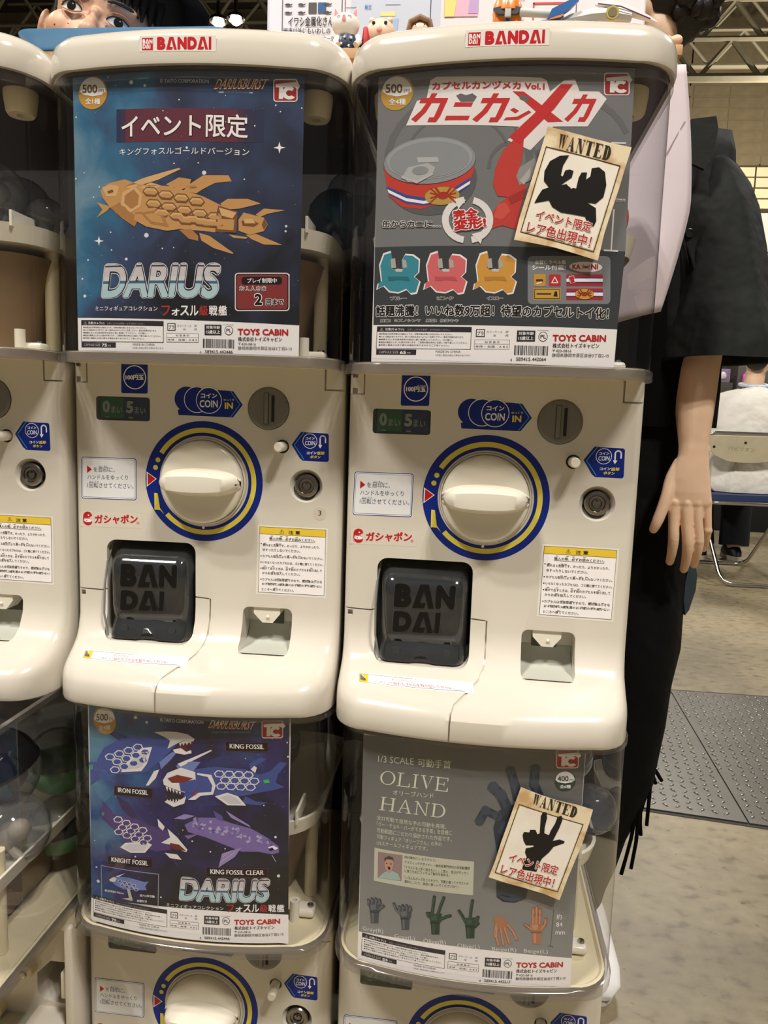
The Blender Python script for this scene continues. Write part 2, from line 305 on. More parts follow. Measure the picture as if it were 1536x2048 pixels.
ART['a'] = [
('p','nebula_blue',1,[-1152,3890,1094,3850,1083,1574,-1151,1603]),
('e',9,2,[-529,3748,21,18.4,8]),
('e',9,2,[-393,3714,14.5,12.7,8]),
('e',9,2,[13,3160,12.4,11.5,8]),
('e',9,2,[179,2938,21,20,8]),
('e',9,2,[947,2485,11.9,11.7,8]),
('e',9,2,[943,2439,10.4,10.3,8]),
('e',9,2,[-390,2371,24,22,8]),
('e',9,2,[-601,2153,15.3,13.5,8]),
('e',9,2,[-1062,1810,18.5,15.5,8]),
('e',9,2,[-1086,1975,11.1,9.2,8]),
('e',9,2,[-1018,2151,11.0,9.1,8]),
('e',9,2,[-757,2240,8.7,7.5,8]),
('e',9,2,[-944,2736,8.9,7.4,8]),
('e',9,2,[-878,2826,8.8,7.4,8]),
('e',9,2,[-230,2250,8.1,7.4,8]),
('e',9,2,[-117,2258,6.4,5.9,8]),
('e',9,2,[-763,2405,8.7,7.5,8]),
('e',9,2,[837,3557,7.3,7.1,8]),
('e',9,2,[880,3504,7.3,7.1,8]),
('e',9,2,[648,3367,7.4,7.1,8]),
('e',9,2,[556,2889,7.5,7.2,8]),
('e',9,2,[-1122,3478,9.1,7.3,8]),
('e',9,2,[-1138,2917,9.2,7.4,8]),
('e',9,2,[-1043,2965,7.2,5.9,8]),
('e',9,2,[123,3026,7.7,7.2,8]),
('e',9,2,[-59,3583,7.7,7.1,8]),
('e',9,2,[976,2037,12.0,11.9,8]),
('e',9,2,[379,3393,4.5,4.2,8]),
('e',9,2,[-767,3807,6.8,5.7,8]),
('e',9,2,[1073,3549,7.3,7.1,8]),
('e',9,2,[-110,3020,7.9,7.2,8]),
('e',9,2,[377,3622,4.5,4.2,8]),
('e',9,2,[-216,3488,6.3,5.7,8]),
('e',9,2,[-691,3729,5.0,4.3,8]),
('e',10,2,[286,2205,3.5,3.3,5]),
('e',10,2,[648,1775,3.4,3.4,5]),
('e',10,2,[533,1815,3.4,3.4,5]),
('e',10,2,[-1042,2822,4.1,3.4,5]),
('e',10,2,[944,2432,3.4,3.3,5]),
('e',10,2,[843,3565,3.3,3.2,5]),
('e',10,2,[-38,3262,3.5,3.2,5]),
('e',10,2,[119,2565,3.5,3.3,5]),
('e',10,2,[-1069,3367,4.1,3.3,5]),
('e',10,2,[-465,1810,3.8,3.4,5]),
('e',10,2,[573,3455,3.3,3.2,5]),
('e',10,2,[636,3501,3.3,3.2,5]),
('e',10,2,[271,3515,3.4,3.2,5]),
('e',10,2,[-1132,1917,4.2,3.5,5]),
('e',10,2,[-606,3341,3.8,3.2,5]),
('e',10,2,[1031,1947,3.4,3.4,5]),
('e',10,2,[-443,1709,3.8,3.4,5]),
('e',10,2,[109,2340,3.5,3.3,5]),
('e',10,2,[-639,1754,3.9,3.4,5]),
('e',10,2,[430,1714,3.5,3.4,5]),
('e',10,2,[834,3176,3.3,3.2,5]),
('e',10,2,[-268,3434,3.6,3.2,5]),
('e',10,2,[-747,3667,3.8,3.2,5]),
('e',10,2,[-408,2501,3.7,3.3,5]),
('e',10,2,[-1117,2354,4.2,3.4,5]),
('e',10,2,[-321,3131,3.6,3.2,5]),
('e',10,2,[686,2782,3.4,3.3,5]),
('e',10,2,[-373,2765,3.7,3.3,5]),
('e',10,2,[448,3664,3.3,3.2,5]),
('e',10,2,[988,3763,3.3,3.2,5]),
('e',10,2,[552,1987,3.4,3.4,5]),
('e',10,2,[-1086,2106,4.2,3.4,5]),
('e',10,2,[-264,2554,3.6,3.3,5]),
('e',10,2,[-1071,3732,4.0,3.2,5]),
('e',10,2,[-695,1722,3.9,3.4,5]),
('e',10,2,[-652,2169,3.9,3.4,5]),
('e',10,2,[925,1787,3.4,3.4,5]),
('e',10,2,[-308,3035,3.6,3.3,5]),
('e',10,2,[78,2126,3.5,3.3,5]),
('e',10,2,[-862,2189,4.0,3.4,5]),
('e',10,2,[650,1958,3.4,3.4,5]),
('e',10,2,[-1047,1746,4.2,3.5,5]),
('e',10,2,[-886,3086,3.9,3.3,5]),
('e',10,2,[262,1817,3.5,3.4,5]),
('e',10,2,[-328,1793,3.7,3.4,5]),
('e',10,2,[122,3123,3.5,3.2,5]),
('e',10,2,[-365,3412,3.6,3.2,5]),
('e',10,2,[-908,3500,3.9,3.3,5]),
('e',10,2,[428,1647,3.5,3.4,5]),
('e',10,2,[-710,3700,3.8,3.2,5]),
('e',10,2,[1028,2687,3.3,3.3,5]),
('e',10,2,[-173,3282,3.5,3.2,5]),
('e',10,2,[226,2018,3.5,3.4,5]),
('e',10,2,[-68,2890,3.5,3.3,5]),
('e',10,2,[-998,1813,4.1,3.5,5]),
('e',10,2,[-1035,2760,4.1,3.4,5]),
('e',10,2,[718,3522,3.3,3.2,5]),
('e',10,2,[516,1754,3.4,3.4,5]),
('e',10,2,[302,2104,3.5,3.3,5]),
('e',10,2,[-853,2881,3.9,3.3,5]),
('e',10,2,[-767,1971,3.9,3.4,5]),
('e',10,2,[-419,2826,3.7,3.3,5]),
('e',10,2,[1065,1993,3.4,3.4,5]),
('e',10,2,[1004,2857,3.3,3.3,5]),
('e',10,2,[0,2226,3.6,3.3,5]),
('e',10,2,[-17,3168,3.5,3.2,5]),
('e',10,2,[-176,3473,3.5,3.2,5]),
('e',10,2,[-246,1650,3.7,3.4,5]),
('e',10,2,[977,2482,3.3,3.3,5]),
('e',10,2,[25,3068,3.5,3.2,5]),
('e',10,2,[-888,3234,3.9,3.3,5]),
('e',10,2,[619,1940,3.4,3.4,5]),
('e',10,2,[-278,2100,3.7,3.4,5]),
('e',10,2,[601,2317,3.4,3.3,5]),
('e',10,2,[372,2168,3.4,3.3,5]),
('e',10,2,[-272,2279,3.7,3.3,5]),
('e',10,2,[-451,2757,3.7,3.3,5]),
('e',10,2,[591,2325,3.4,3.3,5]),
('e',10,2,[-433,1745,3.8,3.4,5]),
('e',10,2,[341,2555,3.4,3.3,5]),
('e',10,2,[-1090,2645,4.1,3.4,5]),
('e',10,2,[-524,2353,3.8,3.4,5]),
('e',10,2,[-55,2034,3.6,3.4,5]),
('e',10,2,[338,2084,3.5,3.3,5]),
('e',10,2,[-305,2411,3.7,3.3,5]),
('e',10,2,[527,2023,3.4,3.3,5]),
('e',10,2,[-304,1974,3.7,3.4,5]),
('e',10,2,[796,2339,3.4,3.3,5]),
('e',10,2,[1021,1760,3.4,3.4,5]),
('e',10,2,[65,2661,3.5,3.3,5]),
('p',1,2,[931,3190,887,3177,876,3133,865,3175,820,3183,864,3197,875,3240,886,3198]),
('p',1,2,[-839,2326,-882,2318,-893,2282,-903,2319,-946,2329,-903,2337,-891,2373,-881,2336]),
('e',11,3,[-934,3679,155,146,28]),
('p',1,4,[-1077,3706,-1071,3738,-1056,3767,-1033,3791,-1002,3808,-968,3817,-931,3818,-895,3811,-861,3796,-832,3774,-811,3746,-798,3715,-793,3683,-837,3656,-934,3649,-1033,3672]),
('t',12,5,'500',[-1045,3688,-884,3675,-1044,3762],0.03),
('t',12,5,'円',[-868,3673,-815,3670,-867,3706],0.0),
('t',1,5,'全1種',[-1015,3585,-854,3572,-1014,3638],0.03),
('t',13,2,'© TAITO CORPORATION',[-244,3732,222,3725,-244,3767],0.02),
('t',14,3,'DARIUSBURST',[269,3672,732,3688,310,3764],0.08,0.05),
('t',15,4,'DARIUSBURST',[269,3672,732,3688,310,3764],0.03),
('t',16,5,'DARIUSBURST',[274,3683,728,3699,291,3718],0.0),
('p',17,1,[314,3655,627,3660,627,3649,314,3645]),
('p',18,1,[589,3783,772,3792,773,3782,589,3772]),
('p',19,3,[1005,3798,1015,3797,1024,3792,1029,3784,1031,3775,1034,3626,1032,3616,1027,3608,1018,3602,1009,3599,841,3588,831,3589,823,3594,817,3601,815,3611,813,3760,815,3769,820,3777,828,3783,838,3786]),
('p',19,3,[1018,3786,1057,3739,1020,3690]),
('p',20,4,[1002,3789,1010,3788,1016,3784,1021,3778,1022,3771,1025,3629,1023,3621,1019,3614,1013,3610,1005,3608,844,3597,837,3598,830,3601,826,3607,824,3615,822,3757,824,3764,828,3771,834,3775,842,3777]),
('p',1,5,[832,3741,1034,3773,1047,3742,1023,3714,1003,3729,907,3713,904,3615,864,3612,867,3714,837,3712]),
('p',1,6,[1011,3637,998,3626,983,3618,966,3614,949,3613,933,3617,918,3624,906,3634,898,3646,894,3660,894,3675,899,3689,909,3702,921,3713,936,3721,953,3725,970,3726,987,3723,1002,3716,983,3688,977,3692,970,3694,962,3695,954,3694,947,3692,940,3688,935,3682,931,3676,930,3670,930,3663,933,3657,937,3652,943,3648,950,3645,958,3644,965,3645,973,3648,979,3652]),
('p',20,6,[903,3716,915,3721,907,3691]),
('p',21,2,[-683,3518,-641,3516,-646,3220,-688,3222]),
('p',22,2,[-641,3516,-589,3513,-593,3218,-646,3220]),
('p',23,2,[-589,3513,490,3505,492,3215,-593,3218]),
('p',24,2,[490,3505,545,3507,548,3217,492,3215]),
('p',25,2,[545,3507,638,3511,641,3221,548,3217]),
('p',26,2,[638,3511,730,3516,733,3225,641,3221]),
('t',27,4,'イベント限定',[-633,3256,585,3254,-630,3461],0.05,0.03),
('t',1,5,'イベント限定',[-633,3256,585,3254,-630,3461],0.02),
('t',1,3,'キングフォスルゴールドバージョン',[-658,3101,599,3101,-657,3166],0.0),
('p',28,3,[-605,2821,-422,2890,-61,2980,-45,2969,-270,2873,-547,2801]),
('p',29,3,[-190,2832,-61,2895,56,2878,36,2814,-62,2777]),
('p',29,3,[36,2832,171,2915,409,2920,438,2867,286,2850,172,2794,104,2751,-22,2774]),
('p',28,3,[-464,2803,-340,2852,-240,2823,-300,2793]),
('p',29,3,[334,2665,401,2708,589,2715,711,2678,515,2625,363,2611]),
('p',29,3,[665,2576,740,2634,935,2629,777,2590,703,2556]),
('p',29,3,[573,2389,667,2402,912,2312,743,2308,630,2351]),
('p',29,3,[412,2387,592,2368,573,2352,460,2358]),
('p',30,3,[-63,2421,55,2431,123,2368,123,2322,35,2339]),
('p',29,3,[133,2395,230,2370,460,2219,451,2210,269,2260,153,2326]),
('p',29,3,[-868,2794,-779,2855,-608,2886,-463,2836,-140,2814,172,2725,401,2621,496,2560,478,2422,345,2400,-63,2430,-508,2524,-698,2575,-762,2632,-843,2728]),
('p',30,4,[-762,2632,-664,2676,-612,2637,-467,2524,-509,2450,-635,2527]),
('p',29,3,[-910,2688,-761,2642,-795,2606,-913,2544,-849,2617]),
('p',28,4,[-850,2821,-758,2845,-662,2823,-695,2732,-803,2736]),
('p',31,5,[-792,2782,-737,2798,-725,2774,-781,2761]),
('p',28,4,[-631,2767,-505,2819,-427,2744,-445,2634,-549,2580,-650,2657]),
('p',30,5,[-606,2739,-515,2791,-460,2735,-474,2653,-545,2617,-615,2674]),
('p',29,5,[-486,2607,-302,2623,-161,2576,-63,2426,-182,2411,-385,2449,-519,2515]),
('p',30,6,[-445,2579,-302,2595,-222,2558,-162,2448,-344,2476]),
('p',29,7,[-404,2560,-302,2573,-242,2540,-212,2475,-333,2494]),
('p',31,5,[-425,2771,-388,2811,-298,2806,-258,2762,-295,2722,-392,2730]),
('p',28,6,[-413,2771,-384,2800,-302,2795,-272,2762,-301,2736,-384,2745]),
('p',29,7,[-400,2763,-376,2781,-307,2777,-283,2758,-303,2740,-380,2748]),
('p',31,5,[-271,2740,-234,2780,-147,2775,-107,2732,-143,2692,-239,2699]),
('p',28,6,[-259,2740,-230,2769,-151,2765,-121,2732,-149,2706,-231,2714]),
('p',29,7,[-247,2732,-222,2750,-155,2746,-131,2728,-151,2710,-227,2718]),
('p',31,5,[-119,2710,-83,2750,3,2747,42,2703,7,2663,-88,2670]),
('p',28,6,[-107,2710,-79,2739,-1,2736,28,2703,1,2678,-80,2684]),
('p',29,7,[-95,2703,-72,2721,-5,2718,18,2700,-1,2681,-76,2688]),
('p',31,5,[30,2681,65,2722,150,2719,189,2676,154,2636,61,2642]),
('p',28,6,[42,2682,69,2711,147,2708,176,2676,149,2650,69,2656]),
('p',29,7,[54,2674,77,2693,143,2690,166,2672,147,2654,73,2660]),
('p',31,5,[-395,2661,-358,2701,-269,2696,-229,2652,-266,2612,-363,2620]),
('p',28,6,[-383,2660,-354,2689,-273,2685,-243,2652,-271,2626,-355,2634]),
('p',29,7,[-371,2653,-346,2671,-277,2667,-253,2648,-273,2630,-350,2638]),
('p',31,5,[-241,2630,-205,2670,-117,2666,-78,2622,-114,2582,-209,2589]),
('p',28,6,[-229,2630,-201,2659,-121,2655,-92,2622,-120,2597,-201,2604]),
('p',29,7,[-217,2622,-193,2641,-125,2637,-102,2619,-122,2600,-197,2608]),
('p',31,5,[-90,2600,-54,2641,32,2638,71,2594,36,2554,-58,2560]),
('p',28,6,[-78,2600,-50,2630,28,2627,57,2594,30,2568,-50,2575]),
('p',29,7,[-66,2593,-43,2612,24,2608,48,2590,28,2572,-47,2579]),
('p',31,5,[59,2572,94,2613,179,2610,218,2567,183,2527,90,2532]),
('p',28,6,[71,2572,98,2602,176,2599,205,2567,178,2541,98,2547]),
('p',29,7,[83,2565,106,2584,172,2581,195,2563,176,2545,102,2551]),
('p',31,5,[206,2545,241,2586,325,2584,364,2542,329,2500,237,2506]),
('p',28,6,[218,2545,245,2575,321,2573,350,2541,324,2515,245,2520]),
('p',29,7,[230,2538,253,2557,318,2555,341,2537,322,2519,249,2524]),
('p',31,5,[-314,2577,-278,2617,-189,2613,-150,2569,-186,2529,-282,2536]),
('p',28,6,[-302,2577,-274,2606,-193,2602,-163,2569,-192,2543,-274,2551]),
('p',29,7,[-290,2570,-266,2588,-197,2584,-173,2565,-194,2547,-270,2555]),
('p',31,5,[-162,2547,-126,2587,-39,2584,1,2541,-35,2500,-130,2507]),
('p',28,6,[-150,2547,-122,2577,-43,2573,-13,2540,-41,2515,-122,2522]),
('p',29,7,[-138,2540,-114,2558,-47,2555,-23,2537,-43,2518,-118,2525]),
('p',31,5,[-11,2518,24,2559,110,2556,149,2513,114,2472,20,2478]),
('p',28,6,[0,2519,28,2548,106,2545,135,2513,108,2487,28,2493]),
('p',29,7,[12,2511,36,2530,102,2527,125,2509,106,2490,32,2497]),
('p',31,5,[137,2491,172,2532,257,2530,295,2487,261,2446,168,2451]),
('p',28,6,[149,2491,176,2521,253,2519,282,2486,255,2460,176,2466]),
('p',29,7,[160,2484,183,2503,249,2500,272,2483,253,2464,180,2470]),
('p',31,5,[284,2465,318,2506,402,2504,440,2462,406,2420,314,2425]),
('p',28,6,[295,2465,322,2495,398,2493,427,2461,400,2435,322,2440]),
('p',29,7,[307,2458,329,2477,394,2475,417,2457,398,2438,326,2444]),
('p',31,5,[-74,2513,-39,2553,48,2550,86,2507,51,2466,-43,2472]),
('p',28,6,[-63,2513,-35,2542,44,2539,73,2507,45,2481,-35,2487]),
('p',29,7,[-51,2505,-27,2524,40,2521,63,2503,44,2484,-31,2491]),
('p',31,5,[75,2499,110,2540,195,2538,234,2495,199,2454,106,2459]),
('p',28,6,[86,2499,114,2529,191,2527,220,2494,193,2468,114,2474]),
('p',29,7,[98,2492,121,2511,187,2508,210,2490,191,2472,118,2478]),
('p',31,5,[222,2487,257,2528,341,2526,379,2484,345,2442,253,2447]),
('p',28,6,[234,2487,260,2517,337,2515,366,2483,339,2457,261,2462]),
('p',29,7,[245,2480,268,2499,333,2497,356,2479,337,2460,264,2466]),
('p',31,6,[297,2564,315,2646,496,2597,488,2404,288,2408]),
('p',28,7,[321,2628,487,2587,449,2531,344,2556]),
('p',29,7,[310,2527,468,2523,459,2425,307,2432]),
('p',29,5,[506,2524,553,2590,740,2552,779,2490,742,2429,611,2390,507,2423]),
('p',31,6,[534,2516,647,2520,694,2495,648,2465,544,2471]),
('p',28,7,[557,2531,638,2535,666,2495,563,2491]),
('p',31,6,[744,2543,775,2489,742,2442,722,2487]),
('p',30,5,[-508,2580,-445,2586,-425,2567,-495,2565]),
('p',30,5,[36,2814,94,2822,114,2804,48,2800]),
('p',30,5,[172,2470,230,2478,249,2460,183,2455]),
('t',32,3,'DARIUS',[-885,1775,311,1787,-834,2118],0.1),
('t',33,4,'DARIUS',[-876,1781,303,1792,-825,2112],0.075),
('t',[(0,0.42,34),(0.42,0.5,35),(0.5,0.62,36),(0.62,0.9,37),(0.9,0.95,38),(0.95,1,39)],5,'DARIUS',[-873,1785,301,1796,-823,2109],0.045),
('t',1,2,'ミニフィギュアコレクション',[-946,1666,-282,1668,-945,1712],0.01),
('t',40,2,'フ',[-244,1624,-158,1626,-243,1719],0.03),
('t',1,2,'ォ',[-140,1626,-63,1627,-139,1692],0.03),
('t',1,2,'ス',[-53,1628,31,1629,-53,1722],0.03),
('t',1,2,'ル',[41,1629,125,1631,41,1724],0.03),
('t',40,2,'級',[134,1631,217,1634,134,1726],0.03),
('t',1,2,'戦',[227,1634,309,1636,227,1728],0.03),
('t',1,2,'艦',[319,1636,400,1639,318,1730],0.03),
('p',41,2,[955,2058,966,2056,976,2050,983,2041,985,2030,990,1735,988,1723,981,1713,971,1706,960,1703,506,1685,494,1687,484,1693,477,1703,475,1714,473,2008,475,2020,482,2030,492,2036,504,2039]),
('p',42,3,[949,2048,959,2047,968,2042,974,2034,976,2024,980,1740,978,1730,973,1721,964,1715,954,1713,512,1695,501,1697,493,1702,487,1710,485,1720,483,2003,485,2013,490,2022,499,2028,509,2030]),
('p',43,4,[944,2039,952,2038,960,2033,965,2026,967,2018,971,1745,969,1737,964,1729,957,1724,948,1722,517,1705,508,1706,501,1711,496,1718,494,1726,492,1998,494,2006,499,2014,506,2019,515,2021]),
('p',44,5,[890,2018,900,2016,908,2011,914,2003,916,1993,916,1974,915,1964,909,1955,901,1949,890,1947,565,1933,555,1935,546,1940,540,1948,538,1958,538,1977,540,1987,546,1996,555,2002,565,2004]),
('t',1,6,'プレイ制限中',[592,1947,868,1959,591,1992],0.02),
('t',1,6,'お１人さま',[520,1872,767,1881,520,1917],0.1,0.08),
('t',45,7,'お１人さま',[520,1872,767,1881,520,1917],0.02),
('t',1,6,'2',[662,1746,734,1748,661,1851],0.11,0.06),
('t',46,7,'2',[662,1746,734,1748,661,1851],0.05),
('t',1,6,'回まで',[768,1750,935,1757,768,1806],0.12,0.08),
('t',46,7,'回まで',[768,1750,935,1757,768,1806],0.04)]
ART['b'] = [
('p',47,1,[-1184,3909,1073,3830,1100,2303,-1172,2338]),
('p',48,1,[-1172,2338,1100,2303,1076,1620,-1164,1625]),
('l',49,2,[-1083,3041,-1072,3171,-1032,3292,-965,3398,-875,3486,-765,3552,-642,3595,-511,3612,-377,3604,-246,3572,-124,3517,-14,3441,79,3347,150,3237,197,3118,218,2992],62.5),
('l',49,2,[-917,3029,-909,3127,-880,3218,-830,3299,-763,3367,-681,3418,-588,3451,-488,3465,-387,3460,-287,3436,-194,3393,-110,3335,-40,3263,14,3179,50,3088,65,2992],24.6),
('l',49,2,[98,3102,103,3201,130,3295,177,3380,241,3453,321,3510,412,3551,510,3572,612,3575,714,3558,810,3522,897,3468,972,3399,1030,3318],49.5),
('l',49,2,[-145,2995,-143,3041,-130,3085,-108,3124,-77,3158,-40,3184,3,3202,49,3211,97,3211,144,3201,188,3182,228,3155,262,3121,288,3082,305,3038,313,2993],30.8),
('e',50,3,[-1004,3678,152,148,28]),
('p',1,4,[-1143,3708,-1140,3741,-1127,3770,-1105,3794,-1077,3810,-1044,3819,-1009,3820,-973,3811,-939,3795,-910,3773,-888,3744,-873,3713,-867,3680,-908,3654,-1002,3648,-1099,3673]),
('t',12,5,'500',[-1112,3690,-955,3673,-1114,3765],0.03),
('t',12,5,'円',[-939,3672,-888,3667,-941,3704],0.0),
('t',1,5,'全4種',[-1077,3584,-920,3569,-1079,3638],0.03),
('p',19,3,[-910,3390,-817,3592,-728,3612,-700,3757,-646,3780,270,3737,318,3716,351,3623,468,3717,561,3726,605,3631,774,3633,844,3577,693,3343,397,3336,210,3138,6,3222,104,3335]),
('p',51,4,[-795,3572,-778,3614,-533,3596,-550,3554]),
('p',51,4,[-685,3646,-633,3642,-676,3572,-730,3491,-821,3412,-865,3441,-778,3507,-723,3576]),
('p',51,4,[-585,3600,-533,3596,-600,3446,-637,3399,-715,3405,-699,3445,-657,3442]),
('p',51,4,[-485,3520,-470,3557,-311,3548,-326,3512]),
('p',51,4,[-560,3411,-545,3448,-335,3437,-350,3401]),
('p',51,4,[-245,3538,-229,3581,11,3573,-5,3531]),
('p',51,4,[-138,3615,-87,3614,-129,3544,-181,3462,-270,3381,-313,3406,-228,3475,-175,3545]),
('p',51,4,[-40,3575,11,3573,-55,3422,-91,3375,-167,3377,-152,3417,-111,3416]),
('p',51,4,[15,3475,45,3492,93,3466,63,3446]),
('p',51,4,[-38,3390,-16,3413,79,3418,177,3469,199,3452,91,3391]),
('p',51,4,[547,3526,562,3567,757,3573,742,3532]),
('p',51,4,[637,3605,679,3606,641,3538,596,3458,521,3378,488,3399,558,3468,604,3537]),
('p',51,4,[715,3572,757,3573,697,3427,666,3381,604,3380,618,3418,651,3419]),
('p',51,4,[28,3629,126,3624,479,3377,348,3371]),
('p',51,5,[442,3685,545,3686,397,3484,112,3193,18,3249,230,3447]),
('t',52,5,'カプセルカンヅメカ Vol.1',[-681,3673,304,3635,-684,3739],0.04),
('p',53,4,[-464,3612,-426,3628,-377,3611,-320,3623,-280,3594,-307,3553,-423,3559]),
('p',53,4,[89,3606,185,3573,150,3537,92,3565]),
('p',19,3,[1001,3799,1012,3798,1021,3793,1027,3785,1030,3776,1040,3641,1038,3631,1033,3623,1025,3617,1015,3614,844,3605,834,3607,825,3612,819,3620,816,3629,807,3764,808,3774,813,3782,821,3788,831,3790]),
('p',19,3,[1015,3788,1058,3744,1022,3699]),
('p',20,4,[998,3790,1006,3789,1013,3785,1018,3779,1020,3772,1030,3644,1029,3636,1025,3630,1018,3625,1010,3623,847,3615,839,3616,832,3620,827,3626,825,3633,816,3761,817,3769,821,3775,828,3780,836,3782]),
('p',1,5,[827,3748,1032,3775,1047,3746,1024,3721,1003,3735,905,3721,907,3631,866,3629,864,3723,833,3721]),
('p',1,6,[1016,3650,1003,3640,988,3633,971,3629,953,3629,936,3632,921,3639,908,3648,899,3660,894,3673,894,3686,898,3699,907,3711,919,3721,935,3728,952,3732,969,3732,986,3729,1002,3723,984,3697,977,3701,970,3703,962,3704,954,3703,947,3701,940,3698,935,3693,932,3687,930,3681,931,3675,934,3669,939,3664,945,3661,952,3658,960,3657,968,3658,976,3660,982,3664]),
('p',20,6,[901,3724,913,3728,906,3701]),
('e',54,3,[-650,2900,403,300,28]),
('p',55,4,[-1108,3043,-1053,2789,-925,2685,-740,2657,-542,2707,-331,2832,-279,2961,-273,3090]),
('p',56,5,[-1077,2877,-888,2789,-724,2756,-545,2773,-306,2915,-305,2887,-544,2745,-723,2727,-887,2760,-1066,2848]),
('p',1,5,[-1066,2848,-887,2760,-723,2727,-544,2745,-305,2887,-309,2859,-543,2722,-722,2702,-886,2733,-1054,2816]),
('p',56,5,[-1054,2816,-886,2733,-722,2702,-543,2722,-309,2859,-316,2841,-542,2703,-721,2687,-885,2714,-1043,2796]),
('e',57,6,[-554,2764,158,79,28]),
('e',58,7,[-545,2767,51,33,14]),
('l',58,7,[-585,2769,-662,2831],12.2),
('l',58,7,[-585,2769,-661,2793],12.2),
('l',58,7,[-585,2769,-659,2748],12.2),
('l',58,7,[-585,2769,-658,2711],12.2),
('l',58,7,[-579,2788,-615,2834],18.9),
('l',58,7,[-504,2766,-433,2822],12.1),
('l',58,7,[-504,2766,-431,2785],12.1),
('l',58,7,[-504,2766,-429,2740],12.1),
('l',58,7,[-504,2766,-428,2703],12.1),
('l',58,7,[-512,2785,-480,2829],18.8),
('e',59,7,[-687,3075,420,202,28]),
('e',60,8,[-687,3090,393,177,28]),
('e',61,9,[-687,3082,366,157,28]),
('p',62,10,[-930,2944,-876,3026,-696,3053,-624,3011,-652,2947,-770,2897,-871,2897]),
('e',63,11,[-763,2991,76,37,28]),
('p',64,10,[-798,3106,-608,3100,-596,3057,-786,3062]),
('l',65,11,[-930,2944,-790,2892,-652,2956],20.5),
('p',66,4,[147,3248,53,3221,-28,3140,-88,2994,-103,2846,-56,2753,31,2743,-53,2678,-106,2585,-129,2463,-5,2500,132,2463,143,2622,190,2808,188,2845,108,2918,123,2992,145,3102]),
('p',67,5,[31,2743,190,2817,175,2733,63,2678]),
('p',68,5,[-53,2678,14,2696,66,2622,-7,2547,-86,2566]),
('p',69,5,[123,2992,251,3075,273,3029,224,2882,131,2844,98,2918]),
('p',70,6,[129,2881,218,2992,222,2918,169,2845]),
('p',71,6,[-346,2349,-395,2362,-440,2384,-480,2414,-512,2451,-534,2492,-546,2537,-547,2581,-537,2624,-516,2663,-486,2697,-448,2724,-404,2742,-356,2752,-345,2696,-380,2689,-412,2675,-440,2656,-461,2632,-476,2603,-484,2572,-483,2540,-474,2508,-458,2478,-435,2452,-406,2430,-373,2414,-337,2405]),
('p',71,6,[-264,2745,-219,2729,-178,2706,-142,2676,-115,2640,-95,2601,-86,2559,-86,2517,-95,2476,-115,2439,-143,2406,-178,2379,-219,2359,-265,2348,-278,2404,-245,2412,-215,2426,-189,2445,-169,2469,-155,2497,-147,2526,-147,2556,-155,2587,-169,2615,-189,2641,-214,2663,-244,2679,-277,2691]),
('p',71,7,[-445,2741,-336,2723,-401,2646]),
('p',71,7,[-273,2426,-187,2340,-158,2454]),
('t',1,9,'完全',[-440,2543,-217,2563,-455,2637],0.16,0.1),
('t',72,10,'完全',[-440,2543,-217,2563,-455,2637],0.06),
('t',1,9,'変形!',[-432,2454,-140,2482,-447,2548],0.16,0.1),
('t',72,10,'変形!',[-432,2454,-140,2482,-447,2548],0.06),
('t',73,7,'缶からカニに…',[-1103,2511,-557,2489,-1105,2574],0.11,0.08),
('t',74,8,'缶からカニに…',[-1103,2511,-557,2489,-1105,2574],0.03),
('p',75,2,[-1102,2023,-1126,2175,-1088,2280,-1016,2299,-995,2213,-1020,2149,-981,2127,-937,2136,-899,2124,-906,2210,-875,2268,-797,2260,-735,2216,-737,2099,-779,2057,-722,2014,-751,1907,-806,1897,-852,1941,-929,1910,-1019,1923,-1078,1979,-1146,1948,-1136,2002]),
('p',76,3,[-1091,2028,-1113,2168,-1078,2265,-1011,2282,-991,2203,-1015,2145,-978,2124,-937,2132,-901,2122,-908,2200,-879,2254,-806,2246,-747,2205,-749,2098,-789,2060,-736,2020,-763,1923,-815,1914,-857,1954,-929,1925,-1014,1937,-1069,1988,-1132,1960,-1123,2010]),
('p',77,4,[-1039,2067,-841,2061,-819,2022,-923,2034,-1028,2027]),
('p',78,4,[-1013,2223,-972,2232,-958,2143,-1006,2140]),
('p',78,4,[-904,2220,-867,2209,-854,2144,-895,2141]),
('p',79,4,[-968,2133,-895,2131,-900,2106,-959,2108]),
('t',73,3,'ブルー',[-1005,1851,-849,1849,-1006,1885],0.11,0.08),
('t',80,4,'ブルー',[-1005,1851,-849,1849,-1006,1885],0.03),
('p',75,2,[-655,2013,-678,2161,-643,2266,-575,2286,-554,2201,-578,2138,-540,2117,-498,2127,-461,2116,-469,2200,-439,2258,-365,2251,-304,2209,-305,2094,-345,2052,-290,2010,-317,1905,-370,1894,-415,1936,-488,1905,-575,1916,-631,1970,-696,1939,-687,1992]),
('p',81,3,[-644,2019,-666,2155,-633,2251,-570,2269,-551,2192,-572,2134,-537,2114,-498,2123,-463,2113,-470,2190,-443,2244,-373,2237,-316,2198,-317,2093,-355,2055,-304,2016,-329,1919,-378,1910,-420,1949,-489,1920,-570,1930,-623,1979,-682,1951,-674,2000]),
('p',82,4,[-595,2057,-405,2055,-383,2016,-483,2026,-584,2018]),
('p',78,4,[-571,2211,-532,2220,-518,2133,-564,2130]),
('p',78,4,[-467,2210,-431,2199,-418,2136,-458,2132]),
('p',79,4,[-528,2124,-458,2123,-462,2098,-519,2098]),
('t',73,3,'ピンク',[-560,1846,-412,1846,-562,1879],0.11,0.08),
('t',80,4,'ピンク',[-560,1846,-412,1846,-562,1879],0.03),
